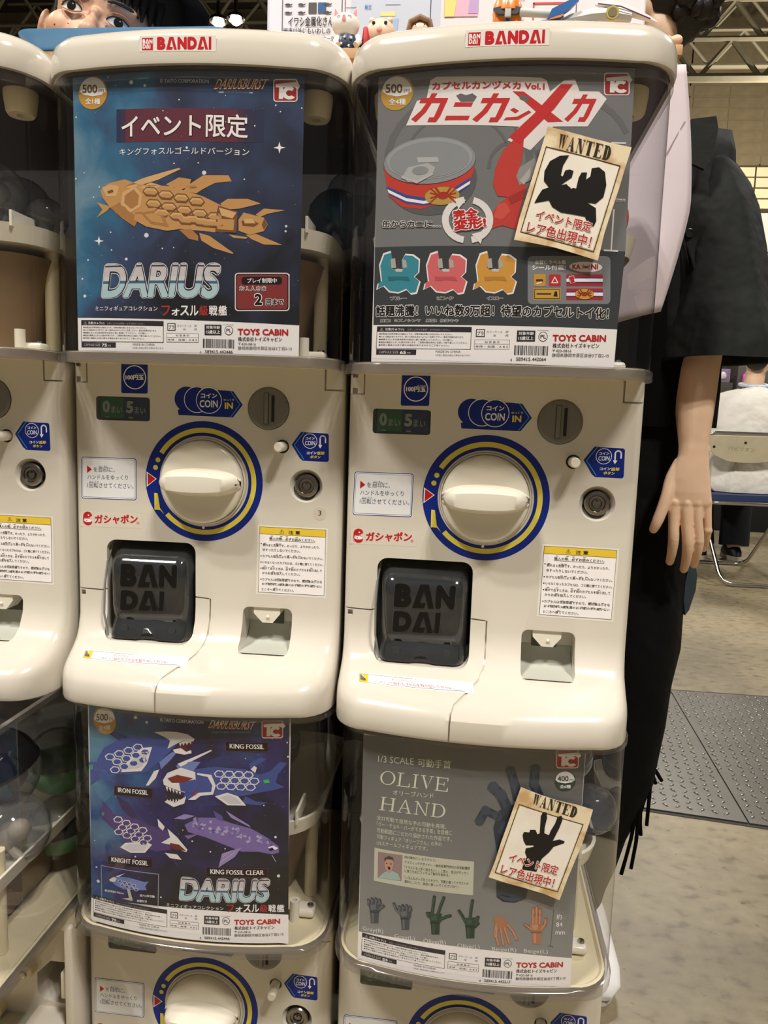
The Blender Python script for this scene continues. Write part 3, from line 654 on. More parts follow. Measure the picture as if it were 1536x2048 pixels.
('p',75,2,[-201,2010,-225,2156,-192,2260,-126,2280,-106,2197,-128,2135,-91,2114,-50,2125,-14,2115,-22,2198,6,2256,79,2250,139,2209,139,2095,100,2053,154,2013,128,1908,77,1897,33,1938,-39,1906,-123,1916,-178,1968,-240,1936,-232,1989]),
('p',83,3,[-191,2016,-213,2150,-183,2245,-121,2264,-102,2188,-122,2131,-88,2112,-50,2121,-16,2112,-24,2188,3,2241,71,2236,127,2199,127,2094,90,2056,141,2018,117,1922,68,1912,27,1950,-40,1921,-118,1930,-170,1977,-228,1948,-220,1997]),
('p',84,4,[-144,2054,41,2055,63,2017,-35,2026,-132,2016]),
('p',78,4,[-122,2207,-84,2217,-70,2131,-114,2127]),
('p',78,4,[-21,2207,15,2198,28,2135,-11,2131]),
('p',79,4,[-79,2121,-11,2122,-15,2097,-70,2097]),
('t',73,3,'イエロー',[-108,1847,37,1848,-110,1880],0.11,0.08),
('t',80,4,'イエロー',[-108,1847,37,1848,-110,1880],0.03),
('p',85,2,[931,2256,946,2253,959,2246,968,2234,972,2220,996,1878,994,1864,987,1851,975,1842,960,1839,299,1818,284,1821,271,1829,262,1841,258,1856,239,2198,241,2213,249,2225,261,2234,276,2237]),
('t',1,3,'全種にラベル風',[303,2167,577,2173,301,2203],0.03),
('t',1,3,'シール付属!',[283,2116,580,2122,280,2161],0.04),
('e',1,3,[756,2156,147,45,28]),
('t',86,4,'KA',[638,2130,711,2132,635,2175],0.05),
('t',86,4,'NI',[804,2135,867,2138,801,2181],0.05),
('e',86,4,[757,2153,16.2,10.8,14]),
('l',86,4,[744,2152,719,2170],3.8),
('l',86,4,[744,2152,720,2158],3.8),
('l',86,4,[744,2152,721,2144],3.8),
('l',86,4,[744,2152,722,2132],3.8),
('l',86,4,[745,2158,734,2173],6.0),
('l',86,4,[769,2153,792,2173],3.8),
('l',86,4,[769,2153,792,2161],3.8),
('l',86,4,[769,2153,793,2146],3.8),
('l',86,4,[769,2153,794,2134],3.8),
('l',86,4,[767,2159,776,2174],6.0),
('p',87,3,[393,2084,397,2083,401,2080,404,2077,405,2072,410,1991,409,1986,407,1983,403,1980,399,1979,318,1977,313,1978,309,1981,306,1984,305,1989,301,2070,301,2075,304,2078,307,2081,312,2082]),
('p',88,4,[322,2037,384,2038,385,2019,323,2018]),
('l',89,4,[332,1999,370,2013],11.6),
('p',90,3,[526,2083,531,2082,535,2080,537,2076,539,2072,543,1994,543,1990,540,1986,537,1984,532,1983,451,1980,447,1981,443,1984,440,1987,439,1992,434,2069,435,2074,437,2077,441,2080,445,2081]),
('l',1,4,[463,2009,487,2059,517,2011,463,2009],7.7),
('p',91,3,[588,2085,912,2096,919,1996,594,1984]),
('p',92,4,[590,2058,914,2070,918,2022,593,2011]),
('p',1,5,[590,2049,915,2060,917,2032,592,2020]),
('p',91,3,[596,1963,921,1975,928,1874,602,1862]),
('p',92,4,[597,1937,923,1948,926,1900,600,1889]),
('p',1,5,[598,1927,923,1939,925,1910,600,1899]),
('e',93,6,[760,1919,85,45,28]),
('e',94,7,[760,1919,28,18.8,14]),
('l',94,7,[738,1918,695,1950],6.7),
('l',94,7,[738,1918,697,1929],6.7),
('l',94,7,[738,1918,698,1904],6.7),
('l',94,7,[738,1918,700,1883],6.7),
('l',94,7,[741,1929,721,1954],10.4),
('l',94,7,[782,1920,821,1955],6.7),
('l',94,7,[782,1920,822,1933],6.7),
('l',94,7,[782,1920,824,1908],6.7),
('l',94,7,[782,1920,825,1887],6.7),
('l',94,7,[778,1931,795,1957],10.4),
('t',1,6,'蟹',[626,2006,672,2019,607,2065],0.12,0.08),
('t',8,7,'蟹',[626,2006,672,2019,607,2065],0.04),
('p',95,3,[303,1958,545,1964,551,1863,309,1857]),
('p',96,4,[311,1951,538,1956,543,1870,316,1865]),
('p',95,5,[317,1945,533,1950,537,1876,322,1871]),
('p',88,6,[333,1915,463,1918,463,1906,333,1903]),
('p',97,6,[484,1892,495,1934,514,1934,521,1889]),
('t',1,3,'話題沸騰！いいね数9万超！待望のカプセルトイ化！',[-1141,1702,991,1704,-1144,1806],0.1,0.06),
('t',98,4,'話題沸騰！いいね数9万超！待望のカプセルトイ化！',[-1141,1702,991,1704,-1144,1806],0.04),
('t',99,3,'原案：ミズノシンヤ\u3000原型：赤井キキ',[-1096,1651,-357,1649,-1097,1679],0.12,0.1),
('t',100,4,'原案：ミズノシンヤ\u3000原型：赤井キキ',[-1096,1651,-357,1649,-1097,1679],0.02),
('l',101,3,[911,3217,1034,3220],13.4),
('l',101,3,[976,2744,1065,2745],13.5),
('l',101,3,[971,2656,972,2307],13.6),
('l',101,3,[910,2306,1031,2304],13.6),
('t',1,4,'約9.5㎝ミリ',[982,2718,1067,2722,979,2751],0.08,0.08),
('t',74,5,'約9.5㎝ミリ',[982,2718,1067,2722,979,2751],0.0),
('p',1,1,[-1164,1625,1076,1620,1070,1269,-1165,1314])]
ART['c'] = [
('p','nebula_violet',1,[-1136,3870,-886,3888,-647,3901,-417,3908,-194,3910,22,3908,234,3903,442,3893,648,3880,851,3864,1053,3844,1075,1642,856,1659,646,1669,444,1675,249,1676,60,1674,-123,1668,-302,1660,-477,1649,-649,1635,-818,1620,-986,1602,-1152,1583]),
('p',1,1,[-1152,1583,-986,1602,-818,1620,-649,1635,-477,1649,-302,1660,-123,1668,60,1674,249,1676,444,1675,646,1669,856,1659,1075,1642,1080,1304,858,1333,646,1355,443,1370,246,1381,56,1387,-129,1388,-309,1387,-485,1382,-658,1374,-829,1364,-997,1351,-1164,1336]),
('e',9,2,[-572,3753,19.9,18.8,8]),
('e',9,2,[-444,3716,16.2,15.7,8]),
('e',9,2,[-425,3376,13.0,12.7,8]),
('e',9,2,[930,2533,13.2,14.5,8]),
('e',9,2,[967,2092,16.3,18.0,8]),
('e',9,2,[250,2347,9.2,9.7,8]),
('e',9,2,[54,2450,9.4,9.7,8]),
('e',9,2,[-1078,1965,11.2,10.2,8]),
('e',9,2,[-1058,1803,20,18.7,8]),
('e',9,2,[406,2391,7.6,8.1,8]),
('e',9,2,[1035,3578,8.7,9.4,8]),
('e',9,2,[1045,3423,10.1,11.0,8]),
('e',9,2,[-298,1766,9.9,10.0,8]),
('e',9,2,[-814,2836,8.7,8.2,8]),
('e',9,2,[806,2887,7.3,8.0,8]),
('e',9,2,[612,3400,5.9,6.3,8]),
('e',9,2,[567,3183,5.9,6.3,8]),
('e',9,2,[-1095,2272,7.5,6.7,8]),
('e',9,2,[-593,2187,10.2,9.9,8]),
('e',9,2,[-49,2565,6.3,6.5,8]),
('e',9,2,[-669,2087,6.9,6.7,8]),
('e',9,2,[351,3779,5.9,6.2,8]),
('e',9,2,[883,3619,4.3,4.7,8]),
('e',102,2,[-714,2054,3.9,3.8,5]),
('e',102,2,[915,2905,3.3,3.6,5]),
('e',102,2,[426,2424,3.4,3.6,5]),
('e',102,2,[499,3481,3.3,3.5,5]),
('e',102,2,[604,2701,3.3,3.6,5]),
('e',102,2,[371,3001,3.4,3.6,5]),
('e',102,2,[287,2308,3.4,3.6,5]),
('e',102,2,[314,2416,3.4,3.6,5]),
('e',102,2,[-1023,3339,4.1,3.6,5]),
('e',102,2,[-96,2518,3.6,3.6,5]),
('e',102,2,[-587,2379,3.8,3.7,5]),
('e',102,2,[298,3717,3.4,3.5,5]),
('e',102,2,[-29,3344,3.5,3.5,5]),
('e',102,2,[-958,3402,4.0,3.6,5]),
('e',102,2,[-358,3396,3.6,3.6,5]),
('e',102,2,[-630,3640,3.8,3.6,5]),
('e',102,2,[-43,3048,3.5,3.6,5]),
('e',102,2,[262,2667,3.4,3.6,5]),
('e',102,2,[-549,1951,3.8,3.7,5]),
('e',102,2,[-1100,2840,4.2,3.7,5]),
('e',102,2,[-447,2943,3.7,3.6,5]),
('e',102,2,[-835,2040,4.0,3.8,5]),
('e',102,2,[-234,3686,3.6,3.5,5]),
('e',102,2,[263,3615,3.4,3.5,5]),
('e',102,2,[124,3141,3.4,3.6,5]),
('e',102,2,[199,1938,3.5,3.7,5]),
('e',102,2,[678,3015,3.3,3.6,5]),
('e',102,2,[671,2584,3.3,3.6,5]),
('e',102,2,[-245,3484,3.6,3.5,5]),
('e',102,2,[229,2716,3.4,3.6,5]),
('e',102,2,[967,1942,3.3,3.7,5]),
('e',102,2,[254,3128,3.4,3.6,5]),
('e',102,2,[817,3811,3.3,3.5,5]),
('e',102,2,[-844,2571,4.0,3.7,5]),
('e',102,2,[267,3529,3.4,3.5,5]),
('e',102,2,[300,2079,3.5,3.7,5]),
('e',102,2,[-234,2928,3.6,3.6,5]),
('e',102,2,[-562,3157,3.8,3.6,5]),
('e',102,2,[981,3092,3.3,3.6,5]),
('e',102,2,[973,2050,3.3,3.7,5]),
('e',102,2,[228,3300,3.4,3.5,5]),
('e',102,2,[1001,2868,3.3,3.6,5]),
('e',102,2,[-148,3155,3.5,3.6,5]),
('e',102,2,[1008,2876,3.3,3.6,5]),
('e',102,2,[-431,2815,3.7,3.6,5]),
('e',102,2,[-812,2466,4.0,3.7,5]),
('e',102,2,[-89,3211,3.5,3.6,5]),
('e',102,2,[611,2221,3.4,3.7,5]),
('e',102,2,[-1074,2591,4.2,3.7,5]),
('e',102,2,[-468,1900,3.8,3.7,5]),
('e',102,2,[602,3345,3.3,3.5,5]),
('e',102,2,[-467,3434,3.7,3.6,5]),
('e',102,2,[1011,3258,3.3,3.5,5]),
('e',102,2,[253,2890,3.4,3.6,5]),
('e',102,2,[330,2645,3.4,3.6,5]),
('e',102,2,[524,3584,3.3,3.5,5]),
('e',102,2,[560,3239,3.3,3.5,5]),
('e',102,2,[99,3145,3.5,3.6,5]),
('e',102,2,[-409,2715,3.7,3.6,5]),
('e',102,2,[-45,3085,3.5,3.6,5]),
('e',102,2,[533,2680,3.4,3.6,5]),
('e',102,2,[-1005,3161,4.1,3.7,5]),
('e',102,2,[-67,1995,3.6,3.7,5]),
('e',102,2,[818,2773,3.3,3.6,5]),
('e',102,2,[-1080,2093,4.2,3.8,5]),
('e',102,2,[-124,2661,3.6,3.6,5]),
('e',102,2,[459,2596,3.4,3.6,5]),
('e',102,2,[-10,2011,3.6,3.7,5]),
('e',102,2,[-213,3008,3.6,3.6,5]),
('e',102,2,[740,3441,3.3,3.5,5]),
('e',102,2,[-415,2120,3.7,3.7,5]),
('e',102,2,[-955,2004,4.1,3.8,5]),
('e',102,2,[430,2981,3.4,3.6,5]),
('e',102,2,[-437,2215,3.7,3.7,5]),
('e',102,2,[854,3544,3.3,3.5,5]),
('e',102,2,[-16,2724,3.5,3.6,5]),
('e',102,2,[25,3149,3.5,3.6,5]),
('e',102,2,[-737,2552,3.9,3.7,5]),
('e',102,2,[659,3681,3.3,3.5,5]),
('e',102,2,[-565,2116,3.8,3.7,5]),
('e',11,3,[-943,3667,139,151,28]),
('p',1,4,[-1071,3661,-1066,3695,-1053,3728,-1032,3758,-1004,3783,-973,3801,-940,3810,-907,3811,-877,3803,-852,3786,-832,3763,-820,3734,-817,3701,-856,3665,-943,3636,-1032,3637]),
('t',12,5,'500',[-1043,3650,-898,3674,-1041,3726],0.03),
('t',12,5,'円',[-884,3676,-836,3683,-883,3709],0.0),
('t',1,5,'全4種',[-1016,3552,-871,3575,-1015,3606],0.03),
('t',103,2,'© TAITO CORPORATION',[-295,3740,173,3754,-295,3783],0.02),
('t',104,3,'DARIUSBURST',[224,3714,682,3716,265,3805],0.08,0.05),
('t',105,4,'DARIUSBURST',[224,3714,682,3716,265,3805],0.03),
('t',106,5,'DARIUSBURST',[232,3722,679,3724,247,3757],0.0),
('t',107,3,'ANOTHER CHRONICLE',[262,3662,655,3678,262,3681],0.0),
('p',108,3,[545,3822,729,3826,729,3815,545,3810]),
('p',19,3,[965,3819,975,3817,983,3811,989,3802,991,3792,993,3652,991,3642,986,3633,978,3627,968,3625,802,3624,792,3626,783,3632,778,3641,776,3651,774,3791,776,3801,782,3810,790,3816,799,3818]),
('p',19,3,[978,3806,1016,3757,979,3713]),
('p',109,4,[962,3809,969,3808,976,3803,980,3796,982,3788,984,3656,982,3648,978,3641,972,3636,964,3635,805,3634,797,3636,791,3640,786,3647,785,3655,783,3787,785,3795,789,3802,795,3807,803,3808]),
('p',1,5,[794,3773,994,3792,1006,3760,983,3736,963,3752,868,3743,865,3649,825,3648,828,3746,798,3746]),
('p',1,6,[970,3663,958,3653,943,3647,926,3644,909,3644,893,3649,878,3656,866,3666,858,3679,854,3693,855,3707,860,3720,869,3732,882,3742,897,3748,913,3752,930,3751,947,3747,961,3739,942,3713,937,3718,930,3721,922,3722,914,3722,907,3720,900,3716,895,3712,892,3706,890,3700,890,3693,893,3687,897,3682,903,3678,910,3675,917,3673,925,3674,933,3676,939,3679]),
('p',109,6,[863,3746,875,3750,868,3722]),
('p',110,6,[406,3580,846,3582,847,3477,406,3475]),
('p',111,7,[411,3574,840,3577,841,3483,412,3481]),
('t',1,8,'KING FOSSIL',[451,3508,803,3508,450,3559],0.03),
('p',110,6,[-839,2962,-383,2998,-384,2889,-840,2852]),
('p',111,7,[-832,2957,-389,2991,-390,2895,-834,2859]),
('t',1,8,'IRON FOSSIL',[-787,2894,-433,2915,-787,2946],0.03),
('p',110,6,[-935,2145,-390,2199,-391,2088,-937,2031]),
('p',111,7,[-928,2140,-396,2192,-397,2093,-930,2039]),
('t',1,8,'KNIGHT FOSSIL',[-882,2077,-440,2113,-881,2131],0.03),
('p',110,6,[206,2175,858,2187,860,2077,206,2065]),
('p',111,7,[211,2169,853,2181,854,2083,212,2071]),
('t',1,8,'KING FOSSIL CLEAR',[252,2101,815,2109,252,2154],0.03),
('p',112,3,[-1048,3203,-955,3361,-735,3506,-443,3575,-183,3652,-27,3598,-105,3513,-184,3427,-304,3296,-468,3156,-656,3109,-872,3093,-1027,3126]),
('p',113,3,[-919,3537,-799,3562,-650,3528,-757,3473]),
('p',112,3,[-1048,3183,-1152,3163,-1120,3026,-1134,2901,-1018,3006,-971,3116]),
('p',112,3,[-1005,3089,-905,3067,-829,3000,-940,3000]),
('p',114,5,[-362,3620,-222,3642,-105,3646,11,3630,82,3587,69,3557,-27,3563,-105,3523,-213,3453,-183,3545,-242,3578]),
('p',115,5,[-105,3493,-27,3559,73,3563,69,3518,-8,3502,49,3448,-47,3440]),
('p',114,6,[-154,3449,-66,3477,-8,3439,46,3463,49,3429,-28,3406,-125,3417]),
('p',114,6,[-86,3525,-70,3493,-55,3533,-35,3504,-20,3544,1,3515,21,3551,40,3526,50,3558,-27,3559]),
('p',114,6,[-653,3289,-506,3429,-383,3454,-446,3258,-509,3170,-752,3124]),
('p',116,7,[-622,3274,-506,3379,-424,3400,-466,3275,-529,3207,-698,3162]),
('p',114,5,[-459,3017,-365,3189,-305,3216,-346,3112,-428,3021]),
('p',117,5,[-304,3296,-184,3407,-66,3477,-184,3328,-285,3219]),
('p',118,6,[-815,3277,-858,3236,-923,3233,-945,3270,-901,3310,-837,3314]),
('p',112,7,[-830,3276,-863,3247,-912,3244,-929,3270,-896,3300,-847,3303]),
('p',118,6,[-703,3330,-744,3291,-808,3288,-830,3325,-787,3365,-724,3367]),
('p',112,7,[-718,3330,-749,3301,-798,3299,-814,3326,-782,3354,-734,3357]),
('p',118,6,[-592,3382,-633,3343,-696,3342,-717,3379,-675,3418,-613,3419]),
('p',112,7,[-607,3382,-638,3354,-686,3352,-702,3379,-670,3407,-623,3409]),
('p',118,6,[-484,3432,-524,3394,-586,3393,-607,3431,-566,3469,-505,3470]),
('p',112,7,[-499,3432,-529,3405,-576,3404,-592,3431,-561,3458,-515,3459]),
('p',118,6,[-729,3236,-771,3196,-835,3193,-857,3230,-815,3271,-751,3273]),
('p',112,7,[-745,3236,-777,3207,-825,3204,-842,3231,-809,3260,-761,3262]),
('p',118,6,[-619,3289,-660,3250,-723,3248,-744,3285,-702,3324,-640,3326]),
('p',112,7,[-633,3289,-665,3260,-712,3258,-729,3285,-697,3314,-650,3315]),
('p',118,6,[-510,3340,-550,3301,-612,3300,-633,3337,-592,3376,-531,3377]),
('p',112,7,[-524,3340,-555,3312,-602,3311,-618,3337,-587,3365,-540,3367]),
('p',118,6,[-403,3389,-443,3351,-503,3351,-524,3388,-484,3426,-424,3427]),
('p',112,7,[-417,3389,-448,3362,-494,3361,-509,3388,-479,3416,-433,3416]),
('p',118,6,[-757,3141,-799,3101,-863,3098,-885,3135,-842,3176,-778,3179]),
('p',112,7,[-772,3141,-804,3112,-853,3109,-870,3135,-837,3165,-788,3168]),
('p',118,6,[-645,3195,-686,3156,-750,3153,-771,3190,-729,3230,-666,3232]),
('p',112,7,[-660,3195,-692,3166,-739,3164,-756,3191,-724,3220,-676,3222]),
('p',118,6,[-536,3247,-576,3208,-638,3206,-659,3244,-618,3283,-557,3284]),
('p',112,7,[-550,3247,-581,3219,-628,3217,-644,3244,-613,3272,-566,3274]),
('p',118,6,[-428,3297,-468,3259,-529,3258,-550,3295,-510,3334,-449,3334]),
('p',112,7,[-443,3297,-473,3269,-519,3269,-535,3295,-505,3323,-458,3324]),
('p',119,6,[-1146,3123,-1094,3154,-1100,3092,-1138,3074]),
('p',112,3,[-106,3218,88,3255,278,3298,613,3283,760,3227,869,3267,959,3365,1041,3355,943,3228,926,3139,1017,3089,872,3050,762,3030,578,2986,392,2998,164,2964,-29,2908,-186,2971]),
('p',113,3,[389,3480,464,3473,483,3337,372,3293,202,3303,259,3385,352,3410]),
('p',112,3,[649,3343,758,3413,831,3400,723,3325,668,3265]),
('p',112,3,[615,2987,727,2930,846,2921,764,2887,579,2907]),
('p',114,4,[-106,3297,258,3482,262,3467,69,3352,-67,3271]),
('p',117,4,[-126,3275,49,3340,145,3338,68,3234,-67,3222]),
('p',114,5,[-265,3102,-215,3187,-67,3261,88,3225,97,3078,-29,2988,-186,3021,-256,3053]),
('p',120,6,[-215,3127,-106,3178,68,3155,-29,3097,-166,3083]),
('p',112,6,[-87,3091,88,3146,126,3060,49,2985,-68,3004]),
('p',121,7,[-246,3044,-166,3023,-29,2988,-48,2916,-147,2866,-217,2888]),
('p',114,8,[-247,2864,-217,2888,-127,2868,-9,2950,-29,2868,-147,2816]),
('p',114,8,[-236,3035,-208,3033,-214,2984]),
('p',114,9,[-227,2847,-203,2858,-214,2904]),
('p',114,8,[-200,3026,-172,3023,-178,2978]),
('p',114,9,[-195,2854,-171,2867,-183,2908]),
('p',114,8,[-164,3016,-137,3013,-143,2972]),
('p',114,9,[-163,2862,-139,2877,-151,2911]),
('p',114,8,[-129,3005,-101,3002,-107,2966]),
('p',114,9,[-131,2869,-107,2886,-119,2915]),
('p',114,8,[-93,2995,-66,2992,-72,2959]),
('p',114,9,[-100,2877,-76,2895,-88,2918]),
('p',122,8,[61,2996,88,3018,111,2996,88,2966]),
('p',114,6,[107,3217,259,3208,307,3093,279,2992,145,2967,87,2918,10,2912,126,3001,259,3018,271,3090,221,3182,111,3198]),
('p',114,6,[297,2973,429,3020,541,2985,625,2884,430,2881]),
('p',116,7,[354,2967,448,2997,523,2964,579,2903,448,2902]),
('p',113,4,[126,2921,279,2932,373,2878,203,2848]),
('p',118,6,[401,3218,364,3183,306,3187,286,3227,324,3263,381,3258]),
('p',112,7,[387,3220,359,3194,315,3197,300,3226,329,3252,372,3248]),
('p',118,6,[502,3219,465,3183,408,3189,388,3229,425,3264,482,3259]),
('p',112,7,[488,3220,460,3195,417,3198,401,3227,430,3253,473,3249]),
('p',118,6,[601,3218,565,3183,508,3189,488,3229,525,3264,582,3259]),
('p',112,7,[588,3220,560,3195,517,3199,502,3228,530,3253,573,3249]),
('p',118,6,[701,3217,665,3182,608,3188,588,3229,625,3264,681,3257]),
('p',112,7,[687,3218,660,3194,617,3198,602,3227,630,3252,672,3248]),
('p',118,6,[463,3152,426,3117,369,3122,349,3162,386,3197,443,3193]),
('p',112,7,[449,3154,421,3128,378,3132,362,3160,391,3186,434,3183]),
('p',118,6,[563,3152,526,3117,470,3122,450,3163,487,3198,543,3193]),
('p',112,7,[550,3154,522,3128,478,3132,463,3161,491,3187,534,3183]),
('p',118,6,[663,3151,626,3116,570,3122,550,3163,587,3198,643,3192]),
('p',112,7,[649,3153,622,3128,579,3132,564,3161,591,3186,634,3182]),
('p',118,6,[762,3149,726,3114,670,3121,650,3162,686,3196,742,3190]),
('p',112,7,[749,3151,721,3126,678,3131,663,3160,691,3185,734,3180]),
('p',118,6,[424,3085,387,3050,329,3054,309,3094,347,3130,404,3126]),
('p',112,7,[410,3087,382,3061,338,3064,323,3093,352,3119,395,3116]),
('p',118,6,[525,3085,488,3050,431,3055,411,3096,448,3131,505,3126]),
('p',112,7,[511,3087,483,3062,440,3065,424,3094,453,3120,496,3116]),
('p',118,6,[625,3085,588,3050,531,3056,511,3096,548,3131,605,3126]),
('p',112,7,[611,3086,583,3061,540,3066,525,3095,553,3120,596,3116]),
('p',118,6,[724,3083,688,3048,631,3055,612,3096,648,3130,704,3124]),
('p',112,7,[711,3085,683,3060,640,3065,625,3094,653,3119,696,3114]),
('p',123,6,[797,3168,852,3179,867,3139,807,3133]),
('p',114,6,[668,3284,704,3324,732,3305,714,3246]),
('p',124,3,[-1025,2636,-944,2734,-857,2628,-662,2643,-432,2578,-228,2544,-109,2457,-189,2326,-352,2284,-518,2319,-731,2344,-860,2463,-993,2550]),
('p',125,3,[-821,2849,-660,2785,-556,2640,-641,2616,-747,2710]),
('p',124,3,[-1000,2764,-912,2699,-857,2649,-947,2610]),
('p',114,5,[-329,2663,-248,2582,-269,2535,-319,2573]),
('p',114,5,[-218,2566,-109,2478,5,2348,-11,2322,-109,2346,-189,2387,-290,2394,-189,2468]),
('p',126,6,[-189,2407,-89,2399,-11,2336,-110,2336,-189,2346]),
('p',114,6,[-250,2288,-110,2285,-60,2229,-190,2234]),
('p',114,6,[-709,2327,-475,2384,-393,2359,-476,2254,-646,2225,-771,2264]),
('p',127,7,[-666,2319,-496,2360,-434,2345,-497,2272,-646,2248,-732,2271]),
('p',125,4,[-190,2244,-130,2231,-80,2125,-130,2170]),
('p',118,6,[-732,2583,-772,2544,-832,2540,-853,2574,-813,2614,-753,2618]),
('p',124,7,[-747,2582,-777,2554,-823,2550,-838,2575,-808,2604,-762,2607]),
('p',118,6,[-634,2559,-673,2521,-732,2517,-753,2552,-713,2591,-654,2594]),
('p',124,7,[-648,2558,-678,2531,-723,2528,-738,2553,-708,2581,-663,2584]),
('p',118,6,[-537,2534,-575,2496,-634,2494,-654,2529,-615,2567,-557,2569]),
('p',124,7,[-551,2534,-580,2506,-625,2504,-640,2529,-610,2557,-566,2559]),
('p',118,6,[-442,2508,-479,2471,-537,2469,-557,2504,-519,2542,-461,2544]),
('p',124,7,[-455,2508,-484,2481,-528,2479,-543,2505,-514,2532,-470,2533]),
('p',118,6,[-680,2502,-719,2463,-779,2459,-799,2494,-759,2533,-700,2537]),
('p',124,7,[-694,2501,-724,2473,-769,2470,-785,2495,-755,2523,-709,2526]),
('p',118,6,[-582,2478,-621,2440,-680,2436,-700,2472,-661,2510,-602,2513]),
('p',124,7,[-596,2477,-625,2450,-670,2447,-685,2472,-656,2500,-611,2503]),
('p',118,6,[-486,2452,-524,2415,-582,2412,-602,2448,-563,2486,-505,2488]),
('p',124,7,[-500,2452,-529,2425,-573,2423,-588,2448,-559,2476,-515,2478]),
('p',118,6,[-391,2426,-428,2389,-486,2387,-505,2423,-467,2460,-410,2462]),
('p',124,7,[-404,2426,-433,2399,-476,2398,-491,2423,-463,2450,-419,2452]),
('p',118,6,[-726,2444,-765,2405,-826,2401,-846,2436,-806,2475,-746,2480]),
('p',124,7,[-740,2444,-770,2415,-816,2412,-832,2437,-801,2465,-755,2469]),
('p',118,6,[-627,2421,-666,2382,-726,2379,-746,2414,-706,2453,-647,2456]),
('p',124,7,[-641,2420,-671,2392,-716,2389,-732,2415,-702,2443,-657,2446]),
('p',118,6,[-530,2396,-569,2358,-627,2355,-647,2391,-608,2429,-550,2432]),
('p',124,7,[-544,2396,-573,2368,-618,2366,-633,2391,-604,2419,-559,2421]),
('p',118,6,[-435,2370,-472,2333,-530,2331,-550,2366,-512,2404,-454,2406]),
('p',124,7,[-448,2370,-477,2343,-521,2341,-536,2367,-507,2394,-463,2396]),
('p',128,6,[-991,2632,-958,2625,-970,2585,-997,2590]),
('p',129,3,[-30,2627,126,2722,317,2735,468,2683,674,2630,841,2531,962,2429,969,2358,899,2339,751,2369,583,2366,394,2439,203,2507,9,2551]),
('p',130,4,[-148,2685,-29,2748,87,2739,-29,2688]),
('p',130,4,[411,2820,655,2669,674,2640,468,2743]),
('p',131,4,[279,2813,374,2759,393,2700,317,2715]),
('p',130,4,[376,2337,582,2416,508,2302,338,2176]),
('p',129,4,[-30,2506,126,2541,9,2470]),
('p',130,5,[241,2573,261,2584,268,2567,251,2545]),
('p',132,5,[226,2613,257,2631,270,2603,242,2588]),
('p',133,5,[388,2595,429,2616,445,2587,409,2570]),
('p',130,5,[655,2507,673,2524,681,2491,664,2496]),
('p',131,5,[98,2686,117,2708,124,2682,107,2676]),
('p',132,5,[835,2477,856,2500,865,2459,846,2462]),
('p',130,5,[350,2558,370,2578,378,2551,360,2542]),
('p',133,5,[588,2545,623,2557,638,2534,606,2526]),
('p',131,5,[109,2606,143,2624,156,2592,126,2592]),
('p',133,5,[235,2682,259,2708,269,2666,247,2670]),
('p',130,5,[383,2634,420,2648,435,2620,401,2619]),
('p',131,5,[60,2632,87,2654,98,2617,74,2621]),
('p',130,5,[522,2572,539,2586,547,2567,531,2561]),
('p',132,5,[139,2645,167,2669,178,2628,153,2635]),
('p',130,5,[63,2704,92,2730,104,2698,78,2678]),
('p',130,5,[51,2625,74,2653,83,2610,62,2602]),
('p',132,5,[729,2544,755,2562,765,2539,742,2524]),
('p',130,5,[467,2578,487,2589,495,2564,477,2557]),
('p',132,5,[650,2526,667,2546,675,2510,659,2508]),
('p',131,5,[92,2709,111,2733,119,2696,102,2689]),
('p',130,5,[68,2677,98,2708,111,2665,83,2658]),
('p',133,5,[732,2497,763,2516,776,2482,748,2476]),
('p',133,5,[54,2651,102,2682,120,2637,78,2639]),
('p',133,5,[299,2608,348,2635,367,2596,324,2594]),
('p',133,5,[304,2574,332,2597,343,2571,318,2556]),
('p',131,5,[368,2588,414,2605,433,2578,391,2564]),
('p',133,5,[621,2485,660,2507,676,2479,641,2460]),
('p',132,5,[475,2621,495,2645,503,2614,485,2604]),
('p',133,5,[148,2607,173,2623,183,2593,161,2593]),
('p',131,5,[875,2448,898,2476,908,2431,887,2425]),
('p',131,5,[260,2586,296,2604,310,2573,278,2563]),
('p',132,5,[376,2578,417,2607,434,2565,397,2567]),
('p',132,5,[560,2530,578,2548,585,2516,569,2515]),
('p',130,5,[523,2604,550,2620,561,2601,537,2578]),
('p',130,5,[764,2478,791,2503,802,2463,778,2457]),
('p',133,5,[318,2633,346,2644,357,2617,332,2607]),
('p',132,5,[559,2559,579,2571,588,2544,570,2548]),
('p',133,5,[497,2616,543,2641,562,2613,520,2606]),
('p',133,5,[515,2535,558,2551,575,2530,537,2517]),
('p',131,5,[143,2621,161,2649,169,2617,152,2606]),
('p',130,5,[392,2631,433,2655,450,2623,413,2610]),
('p',133,5,[292,2579,322,2603,334,2562,307,2561]),
('p',133,5,[358,2560,391,2576,405,2544,375,2536]),
('p',133,5,[747,2527,783,2552,798,2514,766,2510]),
('p',133,5,[163,2644,195,2662,208,2643,179,2628]),
('p',131,5,[834,2494,872,2519,887,2490,853,2469]),
('p',1,6,[852,2420,907,2440,963,2409,935,2393,889,2400]),
('p',134,7,[861,2400,898,2420,917,2399,880,2379]),
('l',135,6,[376,2296,470,2372],5.7),
('l',135,6,[357,2234,508,2353],5.7),
('l',135,6,[899,2329,937,2257],5.5),
('t',32,3,'DARIUS',[-98,1752,867,1787,-69,2040],0.1),
('t',33,4,'DARIUS',[-90,1759,859,1793,-61,2035],0.075),
('t',[(0,0.42,34),(0.42,0.5,35),(0.5,0.62,36),(0.62,0.9,37),(0.9,0.95,38),(0.95,1,39)],5,'DARIUS',[-88,1764,857,1798,-59,2031],0.045),
